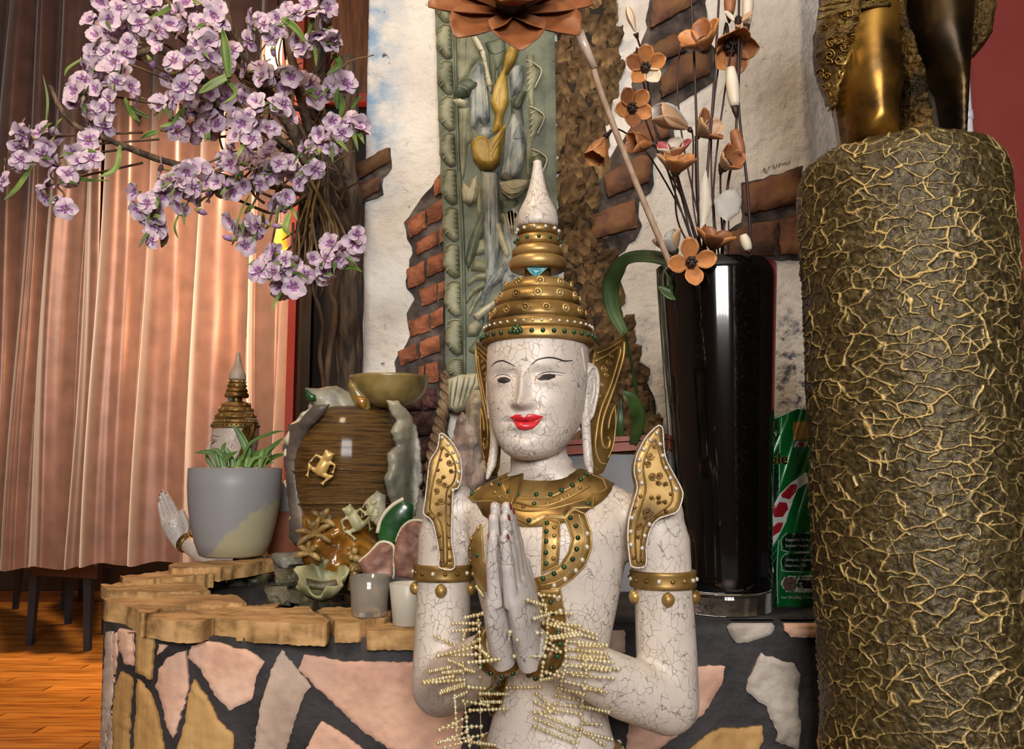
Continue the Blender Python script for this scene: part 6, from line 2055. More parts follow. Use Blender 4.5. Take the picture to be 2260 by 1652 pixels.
# leaves, mound and little plants at the foot
jp('mound', [(280, 940), (420, 950), (520, 940), (620, 1000), (700, 1090), (720, 1210), (640, 1260), (500, 1270), (420, 1260), (300, 1240), (270, 1120)], YJ - .075, .075, mat_amb, bump=.4, bsc=30)
jp('upright_leaf', [(700, 960), (760, 890), (830, 850), (880, 880), (880, 970), (820, 1040), (770, 1110), (690, 1110), (680, 1030)], YJ - .115, .010, mat_lfg)
mb = MB()
mb.tube(line_px(cJ([(682, 1040), (705, 960), (760, 892), (828, 850)]), on_y(YJ - .120)), .004, 8)
mb.build('leaf_rim', mat_lfe, jar)
jp('leaf_back', [(610, 870), (680, 805), (730, 830), (730, 920), (680, 1000), (640, 960)], YJ - .118, .010, mat_lf)
jp('leaf_bud', [(345, 940), (390, 915), (430, 950), (420, 1010), (370, 1010)], YJ - .13, .012, mat_lf)
rg = random.Random(4)
mb = MB()
for cx_, cy_, n_, L_ in ((696, 1180, 6, .036), (682, 1222, 5, .026), (712, 1150, 4, .028)):
    b0 = at(cx_, cy_, YJ - .150)
    for k in range(n_):
        a = -2.0 + 4.0 * k / (n_ - 1) + rg.uniform(-.2, .2)
        e_ = Vector((math.sin(a), -.35, math.cos(a))) * L_
        mb.tube(smooth_path([b0, b0 + e_ * .5 + Vector((0, -.004, .004)), b0 + e_], 4), [.003, .004, .005, .0055, .006, .006, .005, .004, .0015], 7)
mat_clayf = M('brown_gilt_clay', ['#54401f', '#82683a', '#a58c58'], 26, .4)
mb.build('clay_flower', mat_clayf, jar)
mb = MB()
for k in range(14):
    p = at(785 + rg.uniform(-16, 16), 1235 + rg.uniform(-28, 25), YJ - .16 + rg.uniform(-.01, .01))
    mb.ball(p, rg.uniform(.004, .008), 8, 6)
mb.tube([at(782, 1300, YJ - .15), at(784, 1240, YJ - .155)], [.014, .008], 10)
mb.build('clay_blossom', mat_clayf, jar)
lc_ = at(712, 1285, YJ - .155)
V, F = [], []
prof_ = [(.016, -.026), (.030, -.020), (.040, .0), (.047, .020), (.044, .021), (.036, .002), (.024, -.012), (.004, -.016)]
for i, (r_, z_) in enumerate(prof_):
    for k in range(40):
        a = 2 * math.pi * k / 40
        rf = 1 + (.13 * math.sin(7 * a) + .06 * math.sin(13 * a + 1)) * max(0, (z_ + .026) / .046)
        q = Vector((r_ * math.cos(a) * rf, r_ * math.sin(a) * rf, z_ + .006 * math.sin(5 * a) * max(0, z_ / .02)))
        V.append(lc_ + Matrix.Rotation(R(38), 3, 'X') @ q)
for i in range(len(prof_) - 1):
    for k in range(40):
        k2 = (k + 1) % 40
        F.append((i * 40 + k, i * 40 + k2, (i + 1) * 40 + k2, (i + 1) * 40 + k))
F.append(tuple((len(prof_) - 1) * 40 + k for k in range(40)))
link('lotus_cup', V, F, mat_moss, jar)
jp('cup_foot', [(290, 1290), (360, 1310), (450, 1300), (470, 1330), (400, 1352), (310, 1345)], YJ - .145, .025, mat_rock)

# ---- scalloped rocks beside the jar
def scallop(label, pts, Y, cr, t=.018):
    pp = cr(pts)
    yb = max(p[1] for p in pp); xm = sum(p[0] for p in pp) / len(pp)
    o = thing('scalloped_rock', label, 'rock', at(xm, yb, Y), group='scalloped rocks by the fountain')
    one('stone_body', pp, on_y(Y), t, mat_pinkr, o, both=True, sp=6, rough=.8, bump=.5, bsc=35, edge=.3)
    q = pp[:len(pp) // 2 + 2]
    MB().tube(line_px(q, on_y(Y - .004), 0, 4), .003, 6).build('pale_edge', mat_lfe, o)
scallop('low fan-shaped brown rock leaning behind the glass cups', [(580, 1200), (640, 1150), (700, 1090), (770, 1110), (775, 1200), (770, 1290), (700, 1290), (610, 1280)], 1.60, cJ)
scallop('tall scalloped pink rock beside the statue elbow', [(785, 1090), (820, 1010), (880, 970), (960, 985), (1010, 1060), (1010, 1290), (900, 1300), (790, 1280), (775, 1180)], 1.585, cJ)

# ---- glass candle cups
mat_frost = glass('frosted_glass', '#e8e4d4', .35)
mat_cup = glass('thin_clear_glass', '#f2efe4', .10)
mat_frost.node_tree.nodes['Principled BSDF'].inputs['Transmission Weight'].default_value = .45
mat_cup.node_tree.nodes['Principled BSDF'].inputs['Transmission Weight'].default_value = .86
mat_wax = M('white_wax', ['#d8d6d0', '#e6e4de'], 8, .35)
def cup(label, xc, ytop, ybot, rt, rb, Y, mat, z0):
    c = at(xc, ybot, Y)
    k = Y / FPX
    h = (ybot - ytop) * k
    root = thing('candle_cup', label, 'candle holder', (c.x, Y, z0), group='glass candle cups on the rim')
    rb, rt = rb * k, rt * k
    pr = [(.0005, 0), (rb - .003, 0), (rb, .003), (rt, h), (rt - .001, h + .001), (rt - .003, h), (rb - .003, .012), (.0005, .010)]
    MB().lathe([(r, z0 + z) for r, z in pr], (c.x, Y, 0), 40, cap=False).build('glass', mat, root)
    MB().lathe([(.0005, z0 + .0108), (rb * .62, z0 + .0108), (rb * .62, z0 + .024), (.004, z0 + .025), (.0005, z0 + .025)], (c.x, Y, 0), 28, cap=False).build('tealight', mat_wax, root)
cup('clear glass candle cup with a white tealight', 815, 1268, 1352, 43, 38, 1.475, mat_cup, .7175)
cup('frosted glass candle cup next to the statue elbow', 900, 1280, 1368, 41, 32, 1.445, mat_frost, .7075)

# ---- grey flower pot with its plant
YK = 2.14
ZK = at(505, 1226, YK).z
pot = thing('flower_pot', 'tapered grey flower pot with a lime-stained foot on the basin rim', 'pot', (at(513, 1230, YK).x, YK, ZK))
m, nt, b = nodes('grey_pot_glaze')
co = coords(nt)
sep = N(nt, 'SeparateXYZ'); nt.links.new(co, sep.inputs[0])
nzp = N(nt, 'TexNoise'); nzp.inputs['Scale'].default_value = 22; nzp.inputs['Detail'].default_value = 5
nt.links.new(co, nzp.inputs[0])
ad = N(nt, 'Math', operation='MULTIPLY_ADD'); ad.inputs[1].default_value = -.06; nt.links.new(nzp.outputs[0], ad.inputs[0]); nt.links.new(sep.outputs[2], ad.inputs[2])
ad2 = N(nt, 'Math', operation='MULTIPLY_ADD'); ad2.inputs[1].default_value = -.85; nt.links.new(sep.outputs[0], ad2.inputs[0]); nt.links.new(ad.outputs[0], ad2.inputs[2])
mk = ramp(nt, [(.0, 1.0), (.010, 1.0), (.016, 0.0)], ad2.outputs[0])
mx = N(nt, 'MixRGB'); nt.links.new(mk, mx.inputs[0]); mx.inputs[1].default_value = srgb('#8f8f92'); mx.inputs[2].default_value = srgb('#a6a184')
nt.links.new(mx.outputs[0], b.inputs['Base Color']); b.inputs['Roughness'].default_value = .45
kp = YK / FPX
px0 = pot.location.x
prof = [(.5, 0), (62, 0), (70, 4), (80, 30), (90, 70), (96, 110), (99, 150), (99, 188), (95, 190), (93, 180), (90, 120), (.5, 112)]
MB().lathe([(r * kp, ZK + z * kp) for r, z in prof], (px0, YK, 0), 56, cap=False).build('vessel', m, pot)
MB().lathe([(.5 * kp, ZK + 168 * kp), (92 * kp, ZK + 166 * kp)], (px0, YK, 0), 40, cap=False).build('soil', M('soil', ['#2c2018', '#43332a'], 40, .9, bump=.6, bs=60), pot)
mat_leafg = M('fresh_leaf', ['#3c5c24', '#55782e', '#789850'], 12, .42)
def blade(mb, pts, w, nrm=None, n=8):
    """curved leaf blade with thickness along a path"""
    q = smooth_path(pts, n)
    m_ = len(q)
    V, F = [], []
    nc = 5
    for lay in (0, 1):
        for i, p in enumerate(q):
            t = (q[min(i + 1, m_ - 1)] - q[max(i - 1, 0)]).normalized()
            side = t.cross(Vector(nrm) if nrm else Vector((0, -1, .3)))
            side = side.normalized() if side.length > 1e-3 else Vector((1, 0, 0))
            up = side.cross(t)
            s = i / (m_ - 1)
            ww = w * max(.05, math.sin(math.pi * min(1, .12 + .88 * s)) ** .75)
            for c in range(nc):
                e = -1 + 2 * c / (nc - 1)
                V.append(p + side * (ww * e) - up * (ww * (.34 - .34 * abs(e)) + lay * .0010) + up * (.08 * ww * math.sin(7 * s + e)))
    L_ = m_ * nc
    for i in range(m_ - 1):
        for c in range(nc - 1):
            a = i * nc + c
            F.append((a, a + 1, a + nc + 1, a + nc))
            F.append((L_ + a, L_ + a + nc, L_ + a + nc + 1, L_ + a + 1))
        for c in (0, nc - 1):
            a = i * nc + c
            F.append((a, a + nc, L_ + a + nc, L_ + a) if c == 0 else (a, L_ + a, L_ + a + nc, a + nc))
    return mb.add(V, F)
plant = thing('potted_plant', 'small green succulent with narrow leaves growing in the grey pot', 'plant', (px0, YK, ZK + 167 * kp))
def pk_(x, y, d=0): return at(x, y, YK + d)
for pts, w in (([(505, 1040), (470, 1000), (430, 998)], 9), ([(490, 1042), (480, 1010), (475, 990)], 7), ([(485, 1045), (500, 1010), (525, 995)], 9), ([(520, 1040), (545, 1000), (530, 960), (512, 935)], 12), ([(530, 1040), (560, 1005), (590, 1000), (600, 1015)], 10), ([(545, 1040), (590, 995), (625, 965)], 9), ([(555, 1042), (600, 1010), (632, 1000)], 8), ([(500, 1040), (535, 1010), (575, 1008)], 10),
               ([(540, 1045), (560, 1020), (555, 990)], 8), ([(470, 1045), (450, 1035), (440, 1030)], 7), ([(510, 1045), (515, 1020), (505, 1000)], 8), ([(525, 1045), (550, 980), (600, 955), (628, 950)], 5), ([(480, 1045), (460, 1015), (455, 1002)], 7), ([(560, 1045), (580, 1022), (605, 1020)], 8)):
    dd = RNG.uniform(-.05, .04)
    blade(MB(), [pk_(x, y, dd) for x, y in pts], w * .72 * kp).build('leaf', mat_leafg, plant)
for k in range(16):
    x0_ = RNG.uniform(470, 580)
    dx_ = RNG.uniform(-40, 40) + (x0_ - 520) * .35
    h_ = RNG.uniform(35, 75)
    dd = RNG.uniform(-.06, .05)
    blade(MB(), [pk_(x0_, 1045, dd), pk_(x0_ + dx_ * .4, 1045 - h_ * .7, dd), pk_(x0_ + dx_, 1045 - h_ * RNG.uniform(.75, 1.0), dd)], RNG.uniform(4, 7) * kp).build('leaf', mat_leafg, plant)
# ---- terracotta pot behind
kp2 = 2.32 / FPX
tp = thing('terracotta_pot', 'brown clay pot half hidden between grey pot and fountain', 'pot', (at(642, 1200, 2.32).x, 2.32, .70))
MB().lathe([(.002, .703), (.055, .703), (.066, .80), (.07, .82), (.07, .858), (.064, .858), (.058, .79), (.002, .77)], (at(642, 1200, 2.32).x, 2.32, 0), 36, cap=False).build('vessel', M('terracotta', ['#7a4630', '#8e5640'], 14, .7), tp)
MB().lathe([(.071, .858), (.073, .862), (.073, .93), (.069, .93), (.068, .862)], (at(642, 1200, 2.32).x, 2.32, 0), 36, cap=False).build('inner_pot', M('grey_liner', ['#7d7b78'], 9, .5), tp)

# ---- planter with drooping leaves behind the statue
YQ2 = 1.80
pln = thing('planter_trough', 'grey planter with a terracotta red rim behind the statue neck', 'planter', (at(1340, 1100, YQ2).x, YQ2, ZL))
a, c = at(1215, 1110, YQ2), at(1470, 1003, YQ2)
rz_ = Matrix.Rotation(R(-6), 3, 'Z')
cxm = (a.x + c.x) / 2
MB().box((cxm, YQ2 + .06, (ZL + c.z) / 2), (c.x - a.x, .14, c.z - ZL), rz_).build('trough', M('grey_trough', ['#77777a', '#8c8c90'], 6, .6), pln, smooth=False)
mb = MB()
rot = Matrix.Rotation(R(-3.5), 3, 'Y') @ rz_
mb.box((cxm, YQ2 + .06, c.z + .014), (c.x - a.x + .02, .17, .018), rot)
mb.box((cxm, YQ2 + .06, c.z + .030), (c.x - a.x + .03, .18, .010), rot)
mb.build('rim', M('red_rim', ['#7d3422', '#94452e'], 9, .5), pln, smooth=False)
mat_lily = M('lily_leaf', ['#1f2f16', '#32481f', '#4d622e'], 9, .42)
lil = thing('lily_plant', 'peace lily with long arching green leaves in the red-rimmed planter', 'plant', (at(1390, 960, YQ2 - .05).x, YQ2 + .04, c.z + .035))
YLf = 1.66
def lily(pts, w, nm='leaf', nrm=None):
    q = [at(x, y, yy) for x, y, yy in pts]
    blade(MB(), q, w * 1.66 / FPX, nrm, 8).build(nm, mat_lily, lil)
lily([(1378, 735, 1.70), (1352, 680, 1.69), (1350, 620, 1.67), (1385, 572, 1.62), (1440, 565, 1.54), (1490, 585, 1.50), (1512, 612, 1.49)], 21, nrm=(-.15, -1, .35))
lily([(1470, 580, 1.52), (1492, 615, 1.48), (1485, 645, 1.475), (1452, 632, 1.48)], 20, nrm=(.2, -1, .2))
lily([(1398, 980, 1.76), (1410, 920, 1.72), (1395, 880, 1.70), (1372, 862, 1.70)], 17)
lily([(1370, 980, 1.78), (1368, 930, 1.76), (1372, 880, 1.77)], 10)
mb = MB()
mb.tube(smooth_path([at(1390, 985, 1.80), at(1405, 880, 1.78), at(1385, 760, 1.74), at(1378, 732, 1.70)], 6), .0035, 7)
mb.tube(smooth_path([at(1408, 985, 1.80), at(1418, 940, 1.76), at(1408, 905, 1.72)], 6), .003, 7)
mb.build('leaf_stalk', mat_lily, lil)

# ---- pale fluted rock left of the head
mat_crys = M('fluted_pale_rock', ['#6a5a48', '#9c8c74', '#c8bca0'], 12, .6, bump=.6, bs=35, bd=.01, stretch=(2, 2, .7))
mat_cry2 = M('mauve_fluted_rock', ['#6a5550', '#8f7a72', '#b3a49a'], 10, .6, bump=.5, bs=35, bd=.01, stretch=(3, 3, .6))
cry = thing('fluted_rock', 'tall pale fluted rock standing behind the statue shoulder', 'rock', at(1050, 1290, 1.84))
for pts, Y, t, mt in (([(870, 420), (960, 250), (1080, 240), (1180, 350), (1230, 600), (1290, 1000), (1290, 1400), (1150, 1500), (1000, 1500), (900, 900)], 1.86, .06, mat_crys),
                  ([(760, 620), (830, 530), (900, 600), (960, 600), (1050, 760), (1130, 1000), (1180, 1500), (1180, 2600), (800, 2600), (700, 1500), (700, 900)], 1.84, .065, mat_cry2),
                  ([(690, 880), (760, 780), (820, 1000), (900, 1300), (900, 2600), (650, 2600), (620, 1500)], 1.83, .05, mat_crys)):
    one('rock_body', cD(pts), on_y(Y), t, mt, cry, both=True, sp=9, rough=1.2, bump=.45, bsc=25, edge=.25)
rope = thing('twisted_root', 'twisted brown root hanging on the wall left of the carved panel', 'root', at(975, 1080, 2.06))
q = smooth_path([at(985, 820, 2.055), at(982, 880, 2.05), at(970, 940, 2.045), at(958, 1000, 2.04), at(950, 1085, 2.05)], 12)
mb = MB().tube(q, [.010 + .006 * i / len(q) for i in range(len(q))], 10)
for ph in (0, 2.1, 4.2):
    pts = []
    for i, p in enumerate(q):
        a_ = ph + i * .55
        r_ = .010 + .006 * i / len(q)
        pts.append(p + Vector((math.cos(a_) * r_, math.sin(a_) * r_, 0)))
    mb.tube(pts, .005, 7)
mb.build('root_strand', M('brown_root', ['#4c3826', '#7a6048', '#97805f'], 25, .8, bump=.4, bs=60), rope)
# ================================================================== driftwood tree with lilac blossoms
mat_drift = M('grey_brown_driftwood', ['#2c2219', '#4f3f30', '#6e5a46'], 14, 0.8, bump=.7, bs=40, bd=.01, stretch=(4, 4, .7))
mat_twig = M('brown_twig', ['#3c2c1e', '#5c4632', '#745a40'], 18, 0.75, bump=.3, bs=60)
mat_grass = M('dry_root_fibre', ['#4a3a20', '#6c5630', '#86703f'], 20, 0.8)
tree = thing('driftwood_tree', 'twisted driftwood tree trunk with bare branches at the plaster wall edge', 'tree', at(765, 900, 2.0))
def wob(pts, k, seed, n=8):
    q = smooth_path(pts, n)
    return [p + Vector((noise.noise(p * 9 + Vector((seed, 0, 0))), noise.noise(p * 9 + Vector((0, seed, 0))), 0)) * k for p in q]
def limb(name, pts, r0, r1, mat, seed=0, k=.012, seg=10):
    q = wob([at(*p) for p in pts], k, seed)
    n = len(q)
    rs = [(r0 + (r1 - r0) * i / (n - 1)) * (1 + .22 * noise.noise(q[i] * 30)) for i in range(n)]
    return MB().tube(q, rs, seg).build(name, mat, tree)
limb('trunk', [(772, 1190, 2.2), (768, 850, 2.03), (770, 640, 2.0), (775, 500, 2.0), (770, 330, 1.99), (765, 130, 2.0)], .026, .018, mat_drift, 1, .010, 14)
limb('trunk', [(758, 1190, 2.22), (752, 850, 2.04), (756, 650, 2.02), (768, 480, 2.0)], .013, .011, mat_drift, 2, .012)
limb('trunk', [(792, 1190, 2.2), (788, 850, 2.05), (790, 600, 2.03), (785, 420, 2.02)], .015, .012, mat_drift, 3, .008)
limb('thin_trunk', [(722, 1190, 2.2), (722, 850, 1.98), (740, 690, 1.96), (730, 640, 1.96), (755, 560, 1.97)], .008, .007, mat_twig, 4, .012)
limb('thin_trunk', [(706, 1190, 2.2), (708, 840, 1.96), (700, 700, 1.94), (690, 600, 1.93), (705, 470, 1.92)], .005, .005, mat_twig, 5, .02)
for i, (pts, r0, r1) in enumerate((
    ([(775, 520, 2.0), (720, 420, 1.92), (640, 270, 1.82), (560, 160, 1.76), (510, 60, 1.72), (490, -40, 1.7)], .019, .010),
    ([(770, 470, 2.0), (700, 320, 1.88), (660, 210, 1.82), (640, 120, 1.80), (620, 20, 1.8)], .013, .008),
    ([(760, 420, 2.0), (640, 330, 1.84), (520, 240, 1.74), (420, 150, 1.68), (330, 110, 1.64), (250, 150, 1.6)], .014, .006),
    ([(760, 480, 1.99), (650, 420, 1.86), (520, 400, 1.72), (420, 370, 1.66), (340, 345, 1.62), (250, 312, 1.58), (160, 270, 1.56), (110, 190, 1.56)], .010, .004),
    ([(772, 420, 2.0), (730, 300, 1.92), (700, 180, 1.88), (705, 60, 1.86), (700, -40, 1.86)], .010, .006),
    ([(775, 560, 2.0), (740, 480, 1.94), (690, 380, 1.88), (600, 300, 1.80), (500, 260, 1.76), (400, 240, 1.72)], .010, .004),
    ([(770, 380, 2.0), (780, 250, 1.96), (790, 180, 1.94)], .012, .008),
    ([(745, 480, 1.97), (690, 430, 1.90), (640, 460, 1.84), (590, 470, 1.78), (520, 440, 1.72)], .006, .003),
    ([(700, 330, 1.9), (600, 210, 1.84), (480, 130, 1.78), (400, 40, 1.74)], .009, .005),
    ([(745, 300, 1.96), (650, 240, 1.9), (560, 240, 1.86), (450, 300, 1.8)], .008, .004),
    ([(640, 250, 1.85), (640, 180, 1.83), (640, 60, 1.82)], .004, .003),
    ([(560, 170, 1.78), (440, 60, 1.72), (370, 0, 1.7)], .007, .005))):
    limb('branch', pts, r0, r1, mat_drift if r0 > .009 else mat_twig, 10 + i, .014)
rg = random.Random(21)
for k in range(20):
    x0, x1 = rg.uniform(665, 720), rg.uniform(640, 740)
    y1 = rg.uniform(520, 665)
    mid = ((x0 + x1) / 2 + rg.uniform(-30, 40), (400 + y1) / 2)
    Y = rg.uniform(1.86, 1.96)
    q = wob([at(x0, 395 + rg.uniform(-15, 25), Y), at(mid[0], mid[1], Y - .02), at(x1 - (40 if k % 4 == 0 else 0), y1, Y - .03)], .012, k, 5)
    MB().tube(q, [.0035] * (len(q) - 2) + [.0025, .0012], 5).build('hanging_root', mat_grass if k % 3 else mat_drift, tree)
for k in range(60):
    a = rg.uniform(-3.4, -.7)
    x0, y0 = rg.uniform(500, 760), rg.uniform(180, 450)
    L = rg.uniform(60, 150)
    Y = rg.uniform(1.82, 1.95)
    q = wob([at(x0, y0, Y), at(x0 + math.cos(a) * L * .5, y0 + math.sin(a) * L * .5, Y - .01), at(x0 + math.cos(a + .3) * L, y0 + math.sin(a + .3) * L, Y - .03)], .01, 40 + k, 4)
    MB().tube(q, [.0035 - .0025 * i / len(q) for i in range(len(q))], 5).build('twig', mat_twig, tree)

# ---- blossoms
def petmat(name, cols, rough=.55):
    m = M(name, cols, 60, rough, bump=.1, bs=120)
    b = m.node_tree.nodes['Principled BSDF']
    b.inputs['Subsurface Weight'].default_value = 0.0
    return m
mat_lil = petmat('lilac_petal', ['#a98fa4', '#c2adbc', '#d6c6d0'])
mat_pur = petmat('purple_throat', ['#7d4585', '#99629c'])
mat_yel = petmat('green_calyx', ['#6f7a3c', '#8f9450'])
mat_vio = petmat('violet_bud', ['#8a6496', '#a886b0'])
def blossom_mesh(seed, opening):
    rg = random.Random(seed)
    V, F, I = [], [], []
    n = 5
    for k in range(n):
        a = 2 * math.pi * k / n + rg.uniform(-.15, .15)
        L = rg.uniform(.85, 1.1)
        op = opening + rg.uniform(-.15, .2)
        u = Vector((math.cos(a), math.sin(a), 0))
        t = Vector((-u.y, u.x, 0))
        b0 = len(V)
        nu, nv = 6, 5
        for i in range(nu):
            s = i / (nu - 1)
            w = .50 * (min(1, (.12 + s) / .55) ** .8) * (math.sqrt(max(0, 1 - max(0, (s - .55) / .47) ** 2)))
            r = L * s
            ang = op + .35 * s * s
            for j in range(nv):
                q = -1 + 2 * j / (nv - 1)
                p = u * (r * math.sin(ang)) + Vector((0, 0, r * math.cos(ang))) + t * (w * q)
                p += Vector((0, 0, .10 * q * q - .05 * math.sin(q * 5 + seed) * s))
                V.append(p)
        for i in range(nu - 1):
            for j in range(nv - 1):
                p = b0 + i * nv + j
                F.append((p, p + 1, p + nv + 1, p + nv))
                I.append(1 if (i < 1 or (i == 1 and j in (1, 2)) or (i == 2 and j == 1 + (k % 2) and k % 2 == 0)) else 0)
    mb = MB()
    mb.v, mb.f, mb.mi = V, F, I
    mb.cur = 2
    mb.tube([Vector((0, 0, .12)), Vector((0, 0, -.10)), Vector((0, 0, -.45))], [.10, .13, .05], 6)
    me = bpy.data.meshes.new('blossom')
    me.from_pydata([tuple(v) for v in mb.v], [], mb.f)
    for m_ in (mat_lil, mat_pur, mat_yel):
        me.materials.append(m_)
    me.polygons.foreach_set('material_index', mb.mi)
    me.polygons.foreach_set('use_smooth', [True] * len(me.polygons))
    return me
def bud_mesh():
    mb = MB()
    mb.cur = 0
    mb.tube([Vector((0, 0, .0)), Vector((0, 0, .35)), Vector((0, 0, .75)), Vector((0, 0, 1.0))], [.14, .28, .24, .04], 8)
    mb.cur = 1
    mb.tube([Vector((0, 0, -.25)), Vector((0, 0, .0)), Vector((0, 0, .25))], [.05, .17, .29], 8)
    me = bpy.data.meshes.new('bud')
    me.from_pydata([tuple(v) for v in mb.v], [], mb.f)
    for m_ in (mat_vio, mat_yel):
        me.materials.append(m_)
    me.polygons.foreach_set('material_index', mb.mi)
    me.polygons.foreach_set('use_smooth', [True] * len(me.polygons))
    return me
BL = [blossom_mesh(3, 1.05), blossom_mesh(5, 1.25), blossom_mesh(9, .8), blossom_mesh(14, 1.4)]
BUD = bud_mesh()
mat_lfb = M('narrow_green_leaf', ['#39521f', '#567030', '#7d9048'], 14, .45)
rg = random.Random(77)
HUB = (660, 320, 1.84)
def spray(label, lines, leaves=(), size=28, buds=0):
    x0, y0, n0, Y0 = lines[0][0][0], lines[0][0][1], lines[0][2], lines[0][3]
    root = thing('blossom_spray', label, 'flowers', at(x0, y0, Y0), group='lilac blossom sprays on the tree')
    inv = world_of(root).inverted()
    for (a, c, n, Y) in lines:
        A, B = at(a[0], a[1], Y), at(c[0], c[1], Y - .02)
        hub = at(a[0] + (HUB[0] - a[0]) * .35, a[1] + (HUB[1] - a[1]) * .35 - 10, Y + .07)
        mid = A.lerp(B, .5) + Vector((0, .012, .012))
        q = smooth_path([hub, A + Vector((0, .015, 0)), mid + Vector((0, .012, 0)), B], 5)
        MB().tube(q, [.0026 - .0014 * i / len(q) for i in range(len(q))], 5).build('stem', mat_twig, root)
        wdt = 17 if n < 9 else 24
        for k in range(n):
            t = (k + .5 * rg.random()) / n
            j = (rg.gauss(0, wdt), rg.gauss(0, wdt * .6))
            x, y = a[0] + (c[0] - a[0]) * t + j[0], a[1] + (c[1] - a[1]) * t + j[1]
            p = at(x, y, Y + rg.uniform(-.035, .03))
            d = Vector((j[0] * .03 + rg.gauss(0, .45), -1.0 + rg.gauss(0, .35), rg.gauss(-.1, .45)))
            s = size * rg.uniform(.75, 1.12) * Y / FPX
            is_bud = buds and rg.random() < buds
            if t > .9 and rg.random() < .5:
                is_bud = True
            mt = frame(d).to_4x4() @ Matrix.Rotation(rg.uniform(0, 6.28), 4, 'Z')
            mt.translation = p
            if is_bud:
                mt = mt @ Matrix.Rotation(rg.uniform(1.2, 2.4), 4, 'X')
            o = bpy.data.objects.new('bud' if is_bud else 'blossom', BUD if is_bud else BL[rg.randrange(4)])
            COL.objects.link(o)
            o.parent = root
            o.matrix_basis = inv @ mt @ Matrix.Diagonal((s, s, s, 1))
        for k in range(2):
            t = rg.random()
            x, y = a[0] + (c[0] - a[0]) * t, a[1] + (c[1] - a[1]) * t
            an = rg.uniform(0, 6.28)
            L = rg.uniform(22, 48)
            blade(MB(), [at(x, y, Y), at(x + math.cos(an) * L * .5, y + math.sin(an) * L * .5 - 3, Y - .03), at(x + math.cos(an) * L, y + math.sin(an) * L + 5, Y - .035)], rg.uniform(3, 5.5) * Y / FPX, (rg.uniform(-.6, .6), -1, rg.uniform(-.3, .5)), 5).build('leaf', mat_lfb, root)
    for pts, w, Y in leaves:
        blade(MB(), [at(x, y, Y - .01 * i) for i, (x, y) in enumerate(pts)], w * Y / FPX, (rg.uniform(-.6, .6), -1, rg.uniform(-.3, .5)), 6).build('leaf', mat_lfb, root)
spray('lilac blossom spray reaching furthest left before the dark curtain', [((130, 292), (30, 312), 8, 1.55), ((95, 345), (5, 382), 5, 1.55)], [([(70, 365), (40, 410), (8, 442)], 8, 1.54), ([(120, 300), (90, 340), (70, 365)], 6, 1.55), ([(100, 285), (105, 220), (95, 165)], 3, 1.57)])
spray('lilac blossom string dangling below the furthest left spray', [((185, 315), (130, 400), 8, 1.56), ((130, 395), (122, 478), 5, 1.56)], [([(140, 330), (170, 390), (240, 398)], 5, 1.56), ([(265, 320), (255, 370), (215, 392)], 7, 1.56)])
spray('dense lilac blossom column in front of the dark curtain', [((230, 10), (205, 110), 10, 1.62), ((240, 100), (190, 210), 13, 1.60), ((255, 130), (225, 275), 15, 1.58), ((200, 200), (165, 250), 6, 1.60)], [([(180, 130), (150, 150), (142, 168)], 4, 1.6), ([(255, 120), (262, 140), (258, 170)], 8, 1.57), ([(275, 215), (290, 250), (310, 270)], 6, 1.58)])
spray('lilac blossoms at the top edge left of the long green leaf', [((310, 15), (275, 105), 10, 1.64), ((350, 5), (335, 105), 9, 1.66), ((410, 0), (375, 70), 7, 1.68)], [([(330, 40), (370, 20), (375, 8)], 7, 1.63), ([(300, 110), (285, 130), (300, 150)], 9, 1.63), ([(395, 110), (380, 130), (385, 120)], 9, 1.65)])
spray('bright pinkish blossoms around the long upright green leaf', [((475, 20), (430, 110), 11, 1.62), ((455, 95), (370, 180), 10, 1.60), ((495, 95), (470, 160), 6, 1.66)], [([(505, 170), (498, 110), (490, 60)], 12, 1.56), ([(510, 165), (470, 185), (438, 206)], 11, 1.57), ([(500, 175), (520, 205), (490, 230)], 6, 1.58)])
spray('shaded lilac blossoms deep inside the tree crown', [((415, 170), (340, 255), 10, 1.68), ((450, 205), (385, 290), 10, 1.72), ((505, 185), (450, 285), 10, 1.74), ((480, 255), (430, 300), 7, 1.74)], [([(330, 260), (290, 240), (280, 225)], 6, 1.66), ([(350, 290), (330, 295), (310, 305)], 6, 1.66), ([(400, 240), (380, 270), (350, 280)], 7, 1.66)])
spray('round lilac blossom ball at the top before the lantern', [((615, 45), (570, 80), 13, 1.62)], [([(620, 40), (650, 60), (675, 92)], 9, 1.60)], 24)
spray('lilac blossoms beside the wood panel at the top right of the tree', [((715, 12), (655, 28), 6, 1.62), ((725, 90), (650, 110), 9, 1.62), ((750, 85), (700, 70), 4, 1.64)], [([(690, 30), (685, 60), (678, 78)], 4, 1.6), ([(735, 120), (750, 140), (720, 165)], 7, 1.63)])
spray('dim lilac blossoms behind the bare branches', [((620, 165), (555, 150), 7, 1.74), ((655, 180), (610, 172), 5, 1.76), ((755, 185), (735, 195), 4, 1.72), ((690, 180), (670, 210), 3, 1.76)], [([(745, 240), (742, 215), (748, 190)], 6, 1.68)])
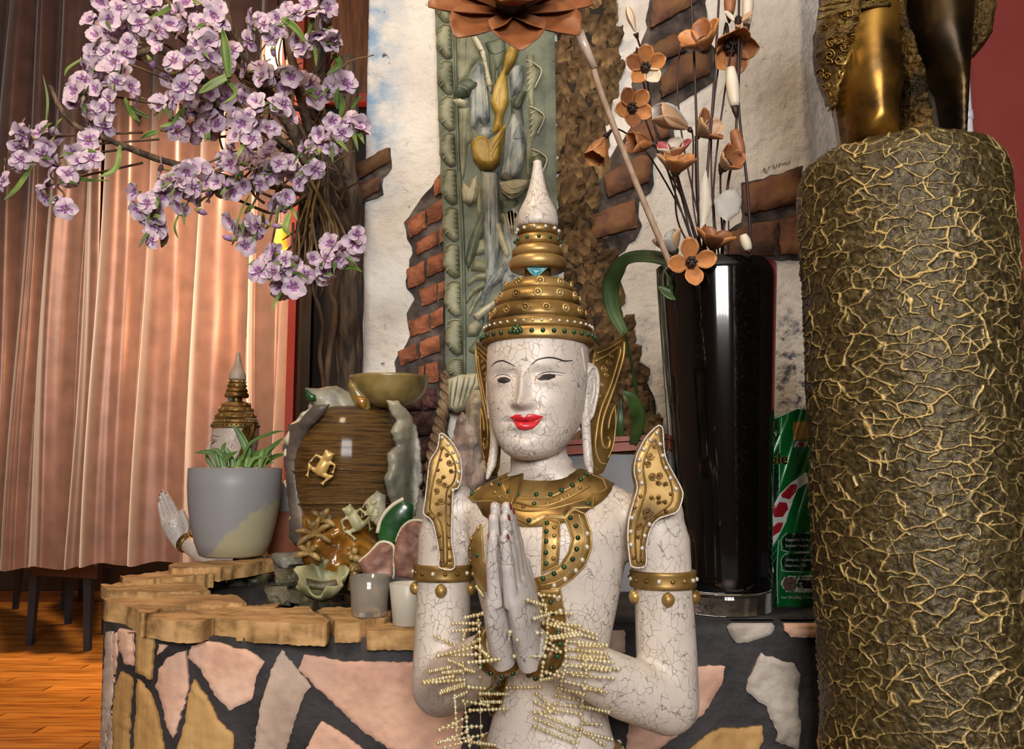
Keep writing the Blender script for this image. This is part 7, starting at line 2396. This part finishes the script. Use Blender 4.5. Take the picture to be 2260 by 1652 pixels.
spray('brightest pink and purple blossom cluster in the crown middle', [((590, 215), (560, 270), 12, 1.54), ((565, 265), (540, 325), 9, 1.55)], [([(580, 250), (620, 240), (640, 235)], 5, 1.57)], 26)
spray('lilac blossom cluster touching the plaster wall edge', [((790, 285), (735, 290), 8, 1.62), ((740, 300), (690, 335), 11, 1.62)], [([(750, 260), (755, 230), (750, 205)], 7, 1.60), ([(690, 320), (660, 340), (645, 365)], 4, 1.62), ([(775, 240), (790, 220), (800, 212)], 4, 1.60)], 26)
spray('long lilac spray hanging lowest before the lit curtain', [((425, 365), (375, 420), 9, 1.60), ((370, 410), (315, 470), 9, 1.60), ((325, 470), (345, 530), 7, 1.60), ((430, 395), (400, 470), 8, 1.61)], [([(430, 375), (400, 395), (370, 440)], 5, 1.6), ([(395, 470), (385, 500), (392, 525)], 4, 1.6)])
spray('lilac blossoms under the crown above the amber lamp', [((540, 345), (485, 380), 9, 1.66), ((605, 345), (560, 410), 10, 1.64), ((645, 365), (600, 385), 7, 1.66), ((525, 395), (500, 440), 6, 1.66)], [([(560, 330), (520, 300), (500, 310)], 6, 1.64), ([(670, 360), (690, 350), (700, 330)], 4, 1.64)])
spray('lilac spray with closed buds left of the amber lamp', [((540, 470), (512, 540), 5, 1.64), ((465, 420), (455, 445), 3, 1.64), ((600, 440), (640, 455), 7, 1.66), ((588, 490), (566, 530), 6, 1.62)], [([(640, 470), (630, 500), (640, 520)], 8, 1.62), ([(550, 430), (530, 470), (520, 520)], 3, 1.63)], 26, .45)
spray('lilac blossoms drooping in front of the red post', [((655, 565), (600, 600), 9, 1.60), ((640, 600), (615, 650), 6, 1.60), ((590, 560), (580, 600), 4, 1.61)], [([(625, 640), (610, 660), (600, 685)], 4, 1.6)])
spray('small lilac cluster against the tree trunk', [((770, 540), (735, 570), 8, 1.64), ((705, 600), (700, 612), 3, 1.64), ((690, 372), (680, 395), 3, 1.62)], [([(740, 590), (780, 590), (800, 600)], 5, 1.64), ([(765, 530), (780, 510), (790, 495)], 5, 1.66)])
